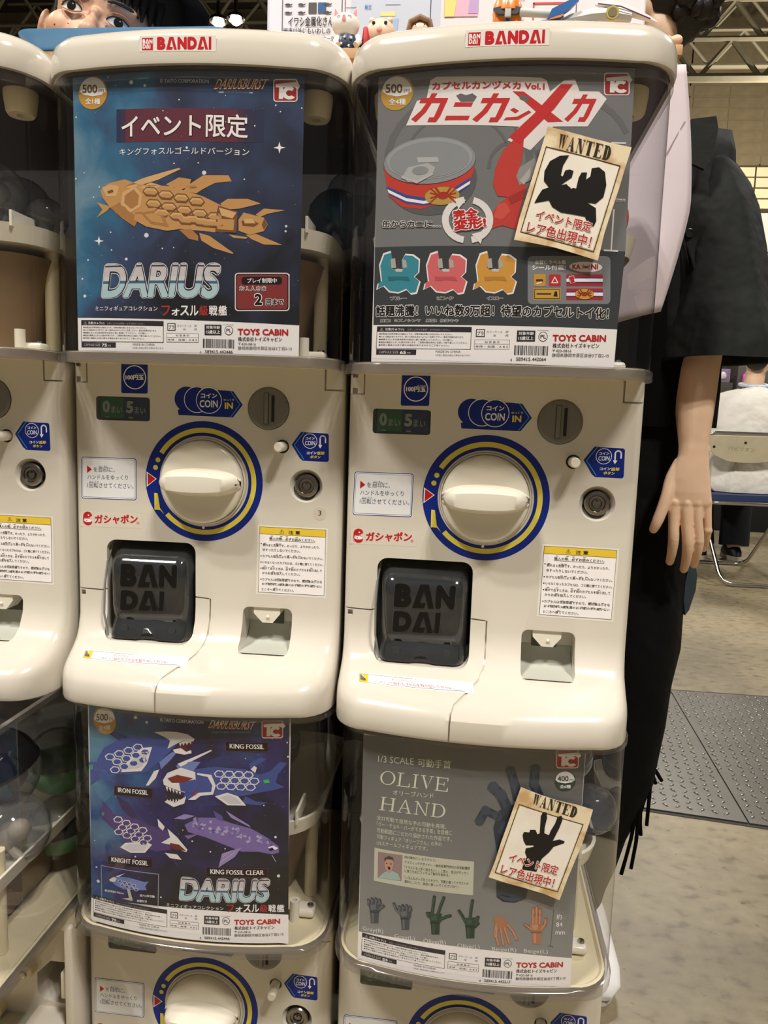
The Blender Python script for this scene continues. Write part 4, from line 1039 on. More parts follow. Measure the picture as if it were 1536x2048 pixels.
('t',1,2,'ミニフィギュアコレクション',[-233,1669,394,1686,-233,1711],0.01),
('t',40,2,'フ',[424,1668,504,1672,424,1755],0.03),
('t',1,2,'ォ',[521,1672,593,1675,521,1733],0.03),
('t',1,2,'ス',[603,1675,682,1677,602,1762],0.03),
('t',1,2,'ル',[691,1677,770,1678,690,1764],0.03),
('t',40,2,'級',[779,1678,857,1678,778,1765],0.03),
('t',1,2,'戦',[867,1677,945,1676,866,1764],0.03),
('t',1,2,'艦',[954,1676,1032,1674,953,1763],0.03),
('l',136,2,[-1015,1999,-323,2029,-332,1650,-1016,1608,-1015,1999],6.9),
('p',117,3,[-915,1858,-825,1914,-671,1930,-480,1913,-438,1931,-480,1861,-460,1823,-566,1804,-739,1781,-849,1810]),
('p',114,4,[-915,1858,-858,1902,-821,1889,-848,1841,-904,1839]),
('p',118,4,[-753,1869,-772,1850,-800,1847,-810,1864,-791,1883,-763,1885]),
('p',112,5,[-760,1868,-774,1855,-795,1852,-803,1864,-789,1878,-767,1880]),
('p',118,4,[-696,1863,-715,1845,-743,1842,-752,1859,-734,1878,-706,1880]),
('p',112,5,[-703,1863,-717,1850,-738,1848,-746,1859,-732,1873,-710,1875]),
('p',118,4,[-640,1858,-659,1839,-686,1837,-696,1854,-677,1872,-650,1874]),
('p',112,5,[-647,1857,-661,1844,-682,1842,-689,1854,-675,1868,-654,1869]),
('p',118,4,[-585,1852,-603,1833,-630,1831,-640,1848,-621,1866,-594,1868]),
('p',112,5,[-591,1851,-605,1838,-626,1837,-633,1848,-619,1862,-598,1863]),
('p',118,4,[-725,1828,-744,1810,-772,1807,-781,1823,-763,1842,-735,1845]),
('p',112,5,[-732,1828,-746,1814,-767,1812,-775,1824,-761,1838,-739,1840]),
('p',118,4,[-669,1823,-687,1804,-715,1802,-724,1819,-706,1837,-678,1840]),
('p',112,5,[-675,1823,-689,1809,-711,1807,-718,1819,-704,1833,-683,1834]),
('p',118,4,[-613,1817,-631,1799,-659,1797,-668,1813,-650,1832,-622,1834]),
('p',112,5,[-619,1817,-633,1803,-654,1802,-661,1814,-648,1827,-627,1829]),
('p',118,4,[-557,1811,-575,1792,-603,1791,-612,1807,-594,1826,-567,1827]),
('p',112,5,[-564,1811,-578,1797,-598,1796,-606,1808,-592,1821,-571,1822]),
('p',137,4,[-699,1799,-662,1796,-631,1687,-627,1667,-762,1667,-674,1693]),
('p',114,4,[-836,1911,-714,1974,-803,1910]),
('t',1,3,'組立時約130mm',[-975,1703,-739,1720,-974,1730],0.02),
('t',1,3,'全7ヵ所可動',[-545,1735,-369,1748,-545,1764],0.02),
('t',1,3,'台座付き',[-578,1666,-461,1676,-577,1695],0.02)]
ART['d'] = [
('p','grey_fade',1,[-1196,3775,-963,3801,-735,3821,-512,3837,-292,3848,-75,3855,141,3858,356,3856,572,3850,788,3840,1007,3826,1014,1598,822,1618,633,1634,448,1646,264,1654,83,1659,-98,1660,-278,1658,-457,1654,-637,1646,-817,1635,-999,1620,-1183,1602]),
('p',1,1,[-1183,1602,-999,1620,-817,1635,-637,1646,-457,1654,-278,1658,-98,1660,83,1659,264,1654,448,1646,633,1634,822,1618,1014,1598,1018,1264,825,1289,636,1309,450,1324,266,1336,84,1344,-97,1348,-277,1349,-456,1346,-636,1340,-817,1331,-999,1317,-1182,1301]),
('p',19,3,[914,3832,924,3830,933,3824,940,3815,942,3804,951,3665,950,3655,945,3646,937,3640,927,3638,757,3636,747,3638,738,3644,732,3653,729,3663,721,3802,722,3813,727,3822,735,3828,745,3830]),
('p',19,3,[928,3819,970,3770,934,3726]),
('p',138,4,[911,3822,919,3820,926,3816,931,3809,933,3800,942,3669,941,3661,936,3654,930,3649,922,3648,760,3646,752,3648,745,3652,740,3659,738,3668,730,3798,731,3807,735,3814,742,3819,750,3820]),
('p',1,5,[741,3785,945,3805,959,3773,936,3749,915,3765,818,3755,820,3661,779,3660,777,3758,747,3758]),
('p',1,6,[927,3676,915,3666,900,3660,883,3656,865,3657,848,3661,833,3669,821,3679,812,3691,807,3705,807,3719,812,3733,820,3745,832,3754,848,3761,864,3764,882,3764,899,3759,914,3752,896,3726,890,3730,883,3733,875,3735,867,3734,859,3732,853,3729,848,3724,845,3718,843,3712,844,3706,847,3700,851,3694,857,3690,865,3687,873,3686,881,3686,888,3688,895,3692]),
('p',138,6,[814,3759,826,3762,819,3734]),
('e',139,3,[827,3504,105,107,28]),
('p',1,4,[732,3513,734,3537,742,3559,756,3578,774,3593,797,3602,821,3606,846,3603,869,3594,890,3579,906,3561,917,3538,922,3515,894,3493,829,3482,763,3492]),
('t',140,5,'400',[754,3503,861,3504,750,3556],0.03),
('t',140,5,'円',[872,3504,908,3504,870,3528],0.0),
('t',1,5,'全6種',[779,3430,887,3430,777,3468],0.03),
('t',141,2,'1/3 SCALE',[-1033,3518,-665,3550,-1035,3587],0.0),
('t',141,2,'可動手首',[-624,3538,-292,3559,-627,3623],0.02),
('p',141,2,[-931,3290,-910,3294,-891,3303,-874,3316,-860,3332,-851,3351,-847,3370,-848,3389,-855,3407,-866,3422,-881,3432,-899,3439,-919,3440,-920,3433,-904,3432,-891,3426,-879,3416,-871,3403,-866,3387,-865,3369,-868,3351,-876,3335,-886,3320,-900,3308,-915,3301,-930,3297]),
('p',141,2,[-919,3440,-940,3436,-959,3427,-976,3414,-990,3398,-999,3379,-1004,3360,-1002,3341,-996,3323,-985,3308,-969,3298,-951,3292,-931,3290,-930,3297,-946,3298,-960,3304,-972,3314,-980,3328,-985,3344,-986,3361,-982,3379,-975,3396,-964,3411,-951,3422,-936,3430,-920,3433]),
('p',141,2,[-814,3298,-803,3447,-785,3447,-796,3299]),
('p',141,2,[-823,3437,-823,3446,-756,3449,-756,3441]),
('p',141,2,[-834,3297,-833,3305,-699,3312,-700,3304]),
('p',141,2,[-713,3303,-700,3304,-697,3348,-703,3348]),
('p',141,2,[-657,3306,-646,3453,-629,3454,-639,3306]),
('p',141,2,[-678,3305,-677,3313,-617,3315,-618,3307]),
('p',141,2,[-668,3444,-667,3453,-608,3455,-608,3447]),
('p',141,2,[-575,3456,-558,3456,-520,3340,-530,3310]),
('p',141,2,[-530,3310,-521,3332,-470,3458,-478,3458]),
('p',141,2,[-586,3447,-586,3455,-533,3457,-534,3449]),
('p',141,2,[-501,3449,-500,3457,-454,3458,-455,3450]),
('p',141,2,[-430,3312,-421,3459,-404,3459,-413,3313]),
('p',141,2,[-446,3312,-446,3320,-322,3322,-322,3313]),
('p',141,2,[-437,3450,-436,3458,-313,3459,-313,3451]),
('p',141,2,[-426,3383,-425,3391,-350,3391,-350,3383]),
('p',141,2,[-331,3313,-316,3314,-313,3354,-321,3354]),
('p',141,2,[-322,3459,-311,3459,-314,3422,-320,3422]),
('p',141,2,[-356,3366,-351,3366,-348,3410,-354,3410]),
('t',141,2,'オリーブハンド',[-866,3198,-451,3228,-868,3252],0.0),
('p',141,2,[-985,3007,-972,3154,-951,3155,-965,3008]),
('p',141,2,[-880,3014,-867,3160,-847,3161,-860,3015]),
('p',141,2,[-1001,3005,-1000,3014,-944,3018,-944,3009]),
('p',141,2,[-988,3145,-987,3153,-931,3157,-932,3149]),
('p',141,2,[-901,3012,-900,3020,-844,3024,-845,3016]),
('p',141,2,[-888,3151,-888,3159,-832,3162,-833,3154]),
('p',141,2,[-979,3077,-978,3086,-853,3093,-854,3085]),
('p',141,2,[-808,3018,-798,3018,-728,3167,-737,3167]),
('p',141,2,[-737,3167,-728,3167,-682,3024,-702,3023]),
('p',141,2,[-823,3017,-822,3025,-773,3028,-774,3020]),
('p',141,2,[-728,3022,-727,3030,-669,3032,-670,3024]),
('p',141,2,[-780,3067,-780,3075,-711,3078,-712,3070]),
('p',141,2,[-627,3026,-615,3171,-606,3171,-618,3026]),
('p',141,2,[-527,3029,-516,3173,-507,3173,-518,3029]),
('p',141,2,[-624,3170,-605,3171,-518,3029,-530,3029]),
('p',141,2,[-649,3025,-648,3033,-599,3035,-600,3027]),
('p',141,2,[-534,3165,-534,3173,-486,3173,-486,3165]),
('p',141,2,[-637,3162,-636,3170,-606,3171,-607,3163]),
('p',141,2,[-458,3030,-447,3174,-427,3174,-439,3030]),
('p',141,2,[-409,3030,-389,3033,-371,3040,-354,3052,-341,3067,-333,3084,-329,3103,-330,3121,-336,3138,-346,3153,-361,3165,-378,3172,-397,3174,-398,3166,-384,3164,-371,3158,-361,3148,-353,3134,-349,3119,-348,3103,-351,3086,-358,3071,-368,3057,-380,3047,-394,3041,-408,3038]),
('p',141,2,[-476,3030,-476,3037,-408,3038,-409,3030]),
('p',141,2,[-465,3166,-465,3174,-397,3174,-398,3166]),
('t',141,2,'全23可動で自然な手の可動を再現。',[-1026,2895,-312,2917,-1027,2945],0.0),
('t',141,2,'「グー・チョキ・パーができる手首」を目標に',[-1023,2826,-254,2860,-1025,2876],0.0),
('t',141,2,'可動範囲にこだわり設計された作品です。',[-1021,2757,-251,2793,-1023,2807],0.0),
('t',141,2,'可動フィギュア「オリーブさん」の手の',[-1019,2688,-352,2724,-1021,2738],0.0),
('t',141,2,'1/3スケールフィギュアです。',[-1017,2619,-490,2656,-1018,2669],0.0),
('p',142,2,[-1040,2583,-20,2606,-14,2242,-1037,2217]),
('p',143,3,[-1002,2548,-744,2565,-746,2279,-997,2261]),
('p',144,4,[-993,2262,-924,2342,-854,2375,-782,2352,-754,2282]),
('p',145,5,[-929,2486,-899,2513,-849,2516,-832,2458,-850,2369,-883,2341,-915,2376,-929,2437]),
('p',146,6,[-930,2452,-931,2494,-889,2528,-843,2521,-831,2479,-848,2495,-909,2490]),
('p',147,6,[-894,2409,-867,2412,-868,2380,-889,2380]),
('p',148,6,[-913,2445,-897,2448,-897,2440,-913,2436]),
('p',148,6,[-871,2448,-854,2451,-854,2443,-870,2439]),
('t',149,3,'西村健志(にしむらけんじ)',[-722,2529,-400,2552,-724,2563],0.0),
('t',149,3,'グラフィックデザイナー・美術系専門学校の非常勤講師',[-721,2479,-58,2513,-722,2512],0.0),
('t',149,3,'「イラストを上手く描きたい！」と思い、自分がデッサン',[-719,2424,-67,2459,-720,2458],0.0),
('t',149,3,'に使うためにフィギュア製作を始める。',[-717,2382,-258,2413,-718,2416],0.0),
('t',149,3,'「いろんなポーズをとらせたり、写真に撮ってイラストの',[-715,2311,-62,2347,-716,2345],0.0),
('t',149,3,'資料にしたり、自由に楽しんでくださいね〜」',[-713,2267,-164,2301,-714,2300],0.0),
('l',150,3,[585,3334,525,3472,527,3622],94.0),
('e',150,4,[585,3334,48,52,28]),
('e',151,4,[525,3472,48,51,28]),
('e',151,4,[527,3622,48,51,28]),
('l',151,5,[555,3383,531,3438],28.1),
('l',151,5,[514,3525,515,3584],28.0),
('l',150,3,[370,3324,334,3463,290,3590],93.6),
('e',150,4,[370,3324,48,52,28]),
('e',151,4,[334,3463,48,51,28]),
('e',151,4,[290,3590,48,51,28]),
('l',151,5,[347,3373,333,3429],28.1),
('l',151,5,[309,3508,292,3559],28.0),
('l',150,3,[294,3159,210,3334,131,3408],108.9),
('e',150,4,[294,3159,56,60,28]),
('e',151,4,[210,3334,56,60,28]),
('e',151,4,[131,3408,56,60,28]),
('l',151,5,[257,3219,223,3289],32.6),
('l',151,5,[174,3364,143,3393],32.6),
('l',150,3,[308,3078,183,3110,68,3161,13,3044],90.2),
('e',150,4,[308,3078,46,50,28]),
('e',151,4,[183,3110,46,50,28]),
('e',151,4,[68,3161,47,50,28]),
('e',151,4,[13,3044,47,50,28]),
('l',151,5,[259,3095,209,3108],27.1),
('l',151,5,[137,3133,91,3153],27.1),
('l',151,5,[39,3133,17,3086],27.1),
('p',150,4,[152,2986,199,3172,327,3241,606,3295,592,2889,450,2720,204,2704]),
('p',151,5,[192,2948,277,3117,359,3001,250,2912]),
('p',150,5,[192,2867,252,2875,265,2626,207,2642]),
('p',152,4,[213,2374,511,2310,510,2247,402,2200,287,2204,223,2249]),
('p',153,5,[211,2415,528,2352,514,2258,401,2210,296,2218,226,2271]),
('l',154,6,[264,2274,351,2259],13.3),
('e',155,6,[260,3091,26,32,28]),
('p',156,3,[-1067,1866,-970,1891,-972,1755,-1053,1734]),
('l',157,4,[-1037,1849,-1031,1757],22.6),
('p',156,4,[-1089,1945,-954,1988,-957,1895,-1067,1858]),
('p',157,5,[-1072,1938,-1005,1962,-1003,1905,-1058,1886]),
('l',156,5,[-1082,1938,-1087,1988,-1070,1967],32.3),
('l',157,6,[-1087,1937,-1092,1987,-1075,1966],13.0),
('e',158,5,[-1087,1988,17.8,16.8,8]),
('e',158,5,[-1070,1967,17.8,16.8,8]),
('l',156,5,[-1045,1957,-1048,2012,-1035,1985],32.2),
('l',157,6,[-1050,1955,-1053,2010,-1039,1983],12.9),
('e',158,5,[-1048,2012,17.7,16.8,8]),
('e',158,5,[-1035,1985,17.7,16.8,8]),
('l',156,5,[-1005,1967,-1007,2022,-996,1995],32.0),
('l',157,6,[-1010,1966,-1011,2021,-1001,1993],12.8),
('e',158,5,[-1007,2022,17.6,16.7,8]),
('e',158,5,[-996,1995,17.6,16.7,8]),
('l',156,5,[-969,1968,-968,2018,-960,1987],31.9),
('l',157,6,[-974,1966,-973,2017,-965,1985],12.8),
('e',158,5,[-968,2018,17.6,16.7,8]),
('e',158,5,[-960,1987,17.5,16.7,8]),
('l',156,5,[-971,1916,-924,1962],32.0),
('l',157,6,[-976,1915,-929,1961],12.8),
('e',158,5,[-924,1962,17.5,16.7,8]),
('l',158,6,[-1067,1861,-970,1886],12.9),
('p',156,3,[-738,1871,-644,1891,-646,1757,-724,1740]),
('l',157,4,[-709,1852,-702,1761],21.9),
('p',156,4,[-760,1950,-629,1987,-632,1894,-738,1863]),
('p',157,5,[-744,1942,-678,1963,-676,1906,-729,1890]),
('l',156,5,[-753,1943,-758,1992,-741,1971],31.3),
('l',157,6,[-758,1942,-763,1991,-746,1970],12.5),
('e',158,5,[-758,1992,17.2,16.6,8]),
('e',158,5,[-741,1971,17.2,16.6,8]),
('l',156,5,[-717,1960,-721,2014,-707,1987],31.2),
('l',157,6,[-722,1959,-726,2013,-712,1986],12.5),
('e',158,5,[-721,2014,17.2,16.6,8]),
('e',158,5,[-707,1987,17.1,16.6,8]),
('l',156,5,[-678,1968,-680,2023,-670,1995],31.1),
('l',157,6,[-683,1967,-685,2022,-675,1994],12.4),
('e',158,5,[-680,2023,17.1,16.5,8]),
('e',158,5,[-670,1995,17.1,16.6,8]),
('l',156,5,[-644,1967,-643,2017,-635,1985],31.0),
('l',157,6,[-649,1966,-647,2016,-640,1984],12.4),
('e',158,5,[-643,2017,17.0,16.5,8]),
('e',158,5,[-635,1985,17.0,16.5,8]),
('l',156,5,[-739,1913,-788,1960,-814,2013],31.3),
('l',157,6,[-744,1912,-793,1959,-819,2012],12.5),
('e',158,5,[-788,1960,17.3,16.6,8]),
('e',158,5,[-814,2013,17.3,16.6,8]),
('l',158,6,[-738,1866,-644,1887],12.5),
('p',159,3,[-429,1889,-333,1905,-333,1765,-414,1751]),
('l',160,4,[-399,1868,-392,1773],22.5),
('p',159,4,[-452,1972,-318,2004,-320,1908,-429,1880]),
('p',160,5,[-435,1963,-368,1981,-366,1923,-420,1908]),
('l',159,5,[-416,1970,-408,2076,-400,2172],32.1),
('l',160,6,[-421,1969,-412,2075,-405,2171],12.8),
('e',161,5,[-408,2076,17.6,17.3,8]),
('e',161,5,[-400,2172,17.6,17.2,8]),
('l',159,5,[-360,1979,-332,2088,-304,2179],32.0),
('l',160,6,[-365,1978,-337,2087,-309,2178],12.8),
('e',161,5,[-332,2088,17.5,17.2,8]),
('e',161,5,[-304,2179,17.5,17.2,8]),
('l',159,5,[-448,1946,-465,1978,-433,1984],32.2),
('l',160,6,[-452,1946,-470,1977,-438,1983],12.9),
('e',161,5,[-465,1978,17.7,17.3,8]),
('e',161,5,[-433,1984,17.7,17.3,8]),
('l',159,5,[-334,1931,-271,1976,-232,1991],32.0),
('l',160,6,[-339,1931,-276,1976,-237,1990],12.8),
('e',161,5,[-271,1976,17.5,17.3,8]),
('e',161,5,[-232,1991,17.5,17.3,8]),
('l',161,6,[-429,1883,-333,1900],12.9),
('p',159,3,[-73,1901,21,1913,22,1774,-58,1764]),
('l',160,4,[-44,1879,-36,1784],22.1),
('p',159,4,[-96,1985,36,2010,34,1915,-73,1893]),
('p',160,5,[-80,1975,-14,1990,-11,1932,-65,1920]),
('l',159,5,[-30,1985,-26,2089,-15,2185],31.6),
('l',160,6,[-34,1984,-31,2089,-20,2185],12.6),
('e',161,5,[-26,2089,17.3,17.2,8]),
('e',161,5,[-15,2185,17.3,17.1,8]),
('l',159,5,[-75,1945,-110,2009,-144,2057],31.6),
('l',160,6,[-80,1944,-115,2009,-149,2056],12.7),
('e',161,5,[-110,2009,17.4,17.2,8]),
('e',161,5,[-144,2057,17.4,17.2,8]),
('l',159,5,[11,1973,48,2011,36,1941],31.5),
('l',160,6,[6,1972,44,2011,31,1940],12.6),
('e',161,5,[48,2011,17.3,17.2,8]),
('e',161,5,[36,1941,17.3,17.2,8]),
('l',159,5,[20,1939,52,1943,22,1905],31.5),
('l',160,6,[15,1938,47,1942,17,1904],12.6),
('e',161,5,[52,1943,17.3,17.2,8]),
('e',161,5,[22,1905,17.4,17.3,8]),
('l',161,6,[-73,1896,22,1908],12.7),
('p',162,3,[593,1893,687,1895,689,1757,610,1755]),
('l',163,4,[623,1868,631,1773],22.1),
('p',162,4,[569,1978,701,1990,700,1895,593,1884]),
('p',163,5,[585,1967,651,1976,655,1917,601,1910]),
('l',162,5,[604,1979,598,2074,597,2143],31.5),
('l',163,6,[599,1979,593,2074,593,2142],12.6),
('e',164,5,[598,2074,17.3,17.2,8]),
('e',164,5,[597,2143,17.3,17.1,8]),
('l',162,5,[635,1980,632,2084,628,2161],31.6),
('l',163,6,[630,1980,628,2083,623,2161],12.6),
('e',164,5,[632,2084,17.3,17.2,8]),
('e',164,5,[628,2161,17.3,17.1,8]),
('l',162,5,[667,1981,667,2076,664,2136],31.6),
('l',163,6,[662,1981,663,2076,659,2136],12.6),
('e',164,5,[667,2076,17.3,17.2,8]),
('e',164,5,[664,2136,17.3,17.1,8]),
('l',162,5,[686,1921,722,1974,727,2034],31.6),
('l',163,6,[681,1921,718,1973,722,2034],12.7),
('e',164,5,[722,1974,17.4,17.2,8]),
('e',164,5,[727,2034,17.4,17.2,8]),
('l',162,5,[591,1919,550,1952,525,1968],31.6),
('l',163,6,[586,1918,545,1951,521,1968],12.6),
('e',164,5,[550,1952,17.3,17.2,8]),
('e',164,5,[525,1968,17.3,17.2,8]),
('l',164,6,[593,1888,688,1890],12.6),
('p',162,4,[200,2017,256,2053,306,2026,357,1966,304,1878,234,1915]),
('l',162,5,[244,1915,246,1810,269,1727],28.8),
('l',163,6,[240,1915,242,1810,265,1727],11.5),
('l',162,5,[283,1908,304,1804,321,1731],28.8),
('l',163,6,[279,1908,300,1804,317,1731],11.5),
('l',162,5,[321,1921,355,1818,378,1756],28.8),
('l',163,6,[317,1921,351,1818,374,1756],11.5),
('l',162,5,[348,1955,409,1885,446,1803],28.7),
('l',163,6,[344,1955,405,1885,443,1803],11.5),
('l',162,5,[238,1957,227,1872,234,1809],28.7),
('l',163,6,[234,1957,223,1871,230,1809],11.5),
('t',165,3,'Gray(R)',[-1141,1619,-917,1640,-1142,1676],0.0),
('t',165,3,'Gray(L)',[-796,1623,-582,1639,-798,1679],0.0),
('t',165,3,'Olive(R)',[-493,1635,-262,1652,-496,1691],0.0),
('t',165,3,'Olive(L)',[-144,1642,81,1651,-147,1697],0.0),
('t',165,3,'Beige(R)',[206,1645,451,1650,203,1700],0.0),
('t',165,3,'Beige(L)',[527,1646,769,1641,523,1701],0.0),
('l',166,3,[799,2139,791,1732],5.8),
('l',166,3,[765,1739,818,1728],7.8),
('t',1,3,'約',[835,2028,885,2028,831,2087],0.0),
('t',1,3,'84',[836,1950,898,1950,833,1997],0.0),
('t',1,3,'mm',[833,1864,927,1863,831,1898],0.0)]
ART['w1'] = [
('p','old_paper',1,[345,3308,496,3274,705,3226,886,3189,1078,3161,1034,2989,990,2805,944,2638,891,2433,850,2198,655,2249,461,2299,269,2333,106,2359,143,2544,191,2719,237,2893,291,3101]),
('l',167,3,[341,3140,989,3001,807,2271,161,2426,341,3140],7.5),
('p',168,4,[459,3248,479,3244,460,3146,453,3129]),
('p',168,4,[453,3129,458,3140,492,3241,489,3242]),
('p',168,4,[484,3243,503,3239,486,3140,478,3124]),
('p',168,4,[478,3124,484,3134,519,3235,516,3236]),
('p',168,4,[455,3242,456,3249,474,3245,473,3239]),
('p',168,4,[481,3237,482,3243,497,3240,496,3234]),
('p',168,4,[511,3230,512,3237,524,3234,523,3228]),
('p',168,4,[518,3115,522,3114,570,3224,566,3225]),
('p',168,4,[566,3225,570,3224,574,3103,549,3108]),
('p',168,4,[511,3117,512,3123,534,3118,533,3112]),
('p',168,4,[553,3108,554,3114,580,3108,579,3102]),
('p',168,4,[535,3151,537,3157,567,3151,566,3145]),
('p',168,4,[598,3098,621,3214,625,3213,602,3097]),
('p',168,4,[643,3089,666,3204,670,3204,647,3088]),
('p',168,4,[617,3214,641,3209,647,3088,632,3091]),
('p',168,4,[589,3100,590,3106,612,3102,610,3096]),
('p',168,4,[656,3200,657,3206,679,3202,678,3195]),
('p',168,4,[610,3209,611,3216,625,3213,624,3206]),
('p',168,4,[688,3080,711,3195,735,3190,713,3075]),
('p',168,4,[689,3193,690,3199,756,3186,754,3180]),
('p',168,4,[683,3080,685,3087,719,3080,718,3074]),
('p',168,4,[689,3200,694,3199,685,3164,682,3165]),
('p',168,4,[757,3186,752,3187,747,3152,750,3151]),
('p',168,4,[752,3067,775,3183,799,3178,777,3062]),
('p',168,4,[744,3068,745,3075,811,3062,809,3055]),
('p',168,4,[765,3178,767,3184,832,3172,830,3165]),
('p',168,4,[763,3122,764,3129,804,3121,803,3115]),
('p',168,4,[804,3056,813,3055,819,3087,815,3088]),
('p',168,4,[827,3172,832,3171,826,3141,823,3142]),
('p',168,4,[797,3101,800,3101,807,3135,804,3136]),
('p',168,4,[831,3051,853,3167,877,3163,855,3047]),
('p',168,4,[853,3047,863,3047,872,3051,881,3059,889,3070,895,3084,899,3099,900,3114,900,3129,896,3142,891,3152,884,3160,875,3163,874,3157,876,3155,878,3149,878,3140,878,3129,876,3117,874,3103,871,3090,868,3078,864,3067,861,3059,857,3055,854,3053]),
('p',168,4,[822,3053,824,3059,854,3053,853,3047]),
('p',168,4,[843,3163,845,3169,875,3163,874,3157]),
('t',169,6,'イベント限定',[280,2536,767,2436,296,2619],0.09,0.06),
('t',170,7,'イベント限定',[280,2536,767,2436,296,2619],0.03),
('t',169,6,'レア色出現中！',[207,2423,770,2306,226,2520],0.09,0.06),
('t',170,7,'レア色出現中！',[207,2423,770,2306,226,2520],0.03),
('p','paper_light',2,[352,3125,978,2993,798,2285,172,2434]),
('p',171,5,[542,3073,462,3067,380,3021,338,2939,337,2857,384,2803,328,2784,294,2729,265,2670,390,2694,422,2640,500,2595,615,2580,711,2565,743,2501,792,2485,812,2532,801,2641,722,2684,798,2678,861,2735,879,2836,860,2944,806,2982,744,2972,736,2903,700,2875,705,2935,658,2933,636,2891,620,2799,563,2807,533,2834,486,2823,522,2852,576,2889,588,2944,553,2956,516,2947,497,2896,481,2905,495,2987]),
('p',169,6,[561,2825,589,2830,601,2804,573,2796])]
ART['w2'] = [
('p','old_paper',1,[394,3470,574,3403,745,3347,935,3305,1109,3247,1078,3093,1028,2902,980,2751,909,2538,838,2292,673,2362,480,2417,308,2458,129,2504,184,2683,230,2879,293,3105,347,3308]),
('l',167,3,[386,3291,1021,3094,814,2384,190,2561,386,3291],7.4),
('p',168,4,[535,3407,553,3401,532,3307,524,3291]),
('p',168,4,[524,3291,530,3302,566,3397,563,3398]),
('p',168,4,[558,3400,576,3394,556,3300,548,3284]),
('p',168,4,[548,3284,554,3294,592,3390,589,3391]),
('p',168,4,[531,3401,532,3407,549,3403,547,3397]),
('p',168,4,[555,3394,557,3400,571,3396,569,3390]),
('p',168,4,[583,3386,585,3392,596,3389,595,3382]),
('p',168,4,[586,3273,590,3272,640,3375,636,3377]),
('p',168,4,[636,3377,640,3375,639,3257,616,3264]),
('p',168,4,[579,3275,581,3281,601,3275,600,3269]),
('p',168,4,[619,3263,621,3269,645,3262,644,3256]),
('p',168,4,[604,3307,606,3313,635,3304,633,3298]),
('p',168,4,[662,3250,688,3361,692,3360,666,3249]),
('p',168,4,[705,3237,731,3348,735,3346,709,3236]),
('p',168,4,[684,3362,707,3355,709,3236,695,3240]),
('p',168,4,[653,3253,654,3259,675,3253,674,3247]),
('p',168,4,[721,3344,723,3350,744,3344,742,3337]),
('p',168,4,[677,3357,679,3364,692,3360,690,3353]),
('p',168,4,[748,3224,773,3334,797,3327,771,3216]),
('p',168,4,[753,3334,754,3340,816,3321,815,3314]),
('p',168,4,[743,3225,744,3231,777,3221,775,3215]),
('p',168,4,[753,3341,757,3339,748,3307,745,3308]),
('p',168,4,[818,3320,813,3322,807,3288,810,3287]),
('p',168,4,[809,3204,834,3315,858,3307,832,3197]),
('p',168,4,[801,3207,802,3213,864,3193,863,3187]),
('p',168,4,[825,3311,827,3317,889,3297,887,3291]),
('p',168,4,[821,3257,822,3263,860,3251,859,3245]),
('p',168,4,[858,3188,866,3186,873,3217,869,3218]),
('p',168,4,[884,3299,889,3297,882,3268,879,3269]),
('p',168,4,[853,3233,856,3232,863,3265,861,3266]),
('p',168,4,[883,3180,909,3290,932,3283,907,3172]),
('p',168,4,[905,3173,913,3172,923,3175,931,3181,939,3191,946,3203,950,3217,952,3232,952,3246,950,3260,945,3271,938,3279,930,3283,929,3277,931,3275,932,3269,932,3261,931,3250,929,3238,927,3225,923,3213,920,3201,916,3191,912,3184,909,3180,906,3179]),
('p',168,4,[875,3183,877,3189,906,3179,905,3173]),
('p',168,4,[899,3287,901,3293,930,3283,929,3277]),
('t',169,6,'イベント限定',[311,2693,793,2562,331,2788],0.09,0.06),
('t',170,7,'イベント限定',[311,2693,793,2562,331,2788],0.03),
('t',169,6,'レア色出現中！',[237,2559,763,2427,258,2663],0.09,0.06),
('t',170,7,'レア色出現中！',[237,2559,763,2427,258,2663],0.03),
('p','paper_light',2,[396,3275,1010,3088,805,2401,201,2568]),
('p',171,5,[602,3181,622,3225,656,3218,663,3162,646,3062,646,3002,692,2983,708,3033,745,3104,765,3174,802,3189,817,3155,791,3064,750,2963,733,2923,798,2940,850,2920,844,2900,746,2863,703,2801,641,2739,616,2687,593,2595,451,2614,465,2702,490,2744,469,2793,476,2838,550,2857,549,2873,474,2870,449,2913,436,2973,448,3008,500,3006,506,3033,558,3035,580,2989,601,3000])]
ART['yen'] = [
('p',172,1,[-657,1217,-650,1216,-644,1212,-640,1207,-639,1200,-642,905,-643,899,-647,893,-653,889,-660,888,-915,885,-922,886,-928,890,-931,896,-933,902,-929,1199,-927,1205,-923,1211,-917,1214,-910,1216]),
('e',1,2,[-783,1055,125,126,28]),
('e',172,3,[-783,1055,115,116,28]),
('t',1,4,'100円玉',[-884,1025,-684,1029,-883,1079],0.05),
('t',1,4,'えんだま',[-771,1086,-681,1088,-771,1097],0.0)]
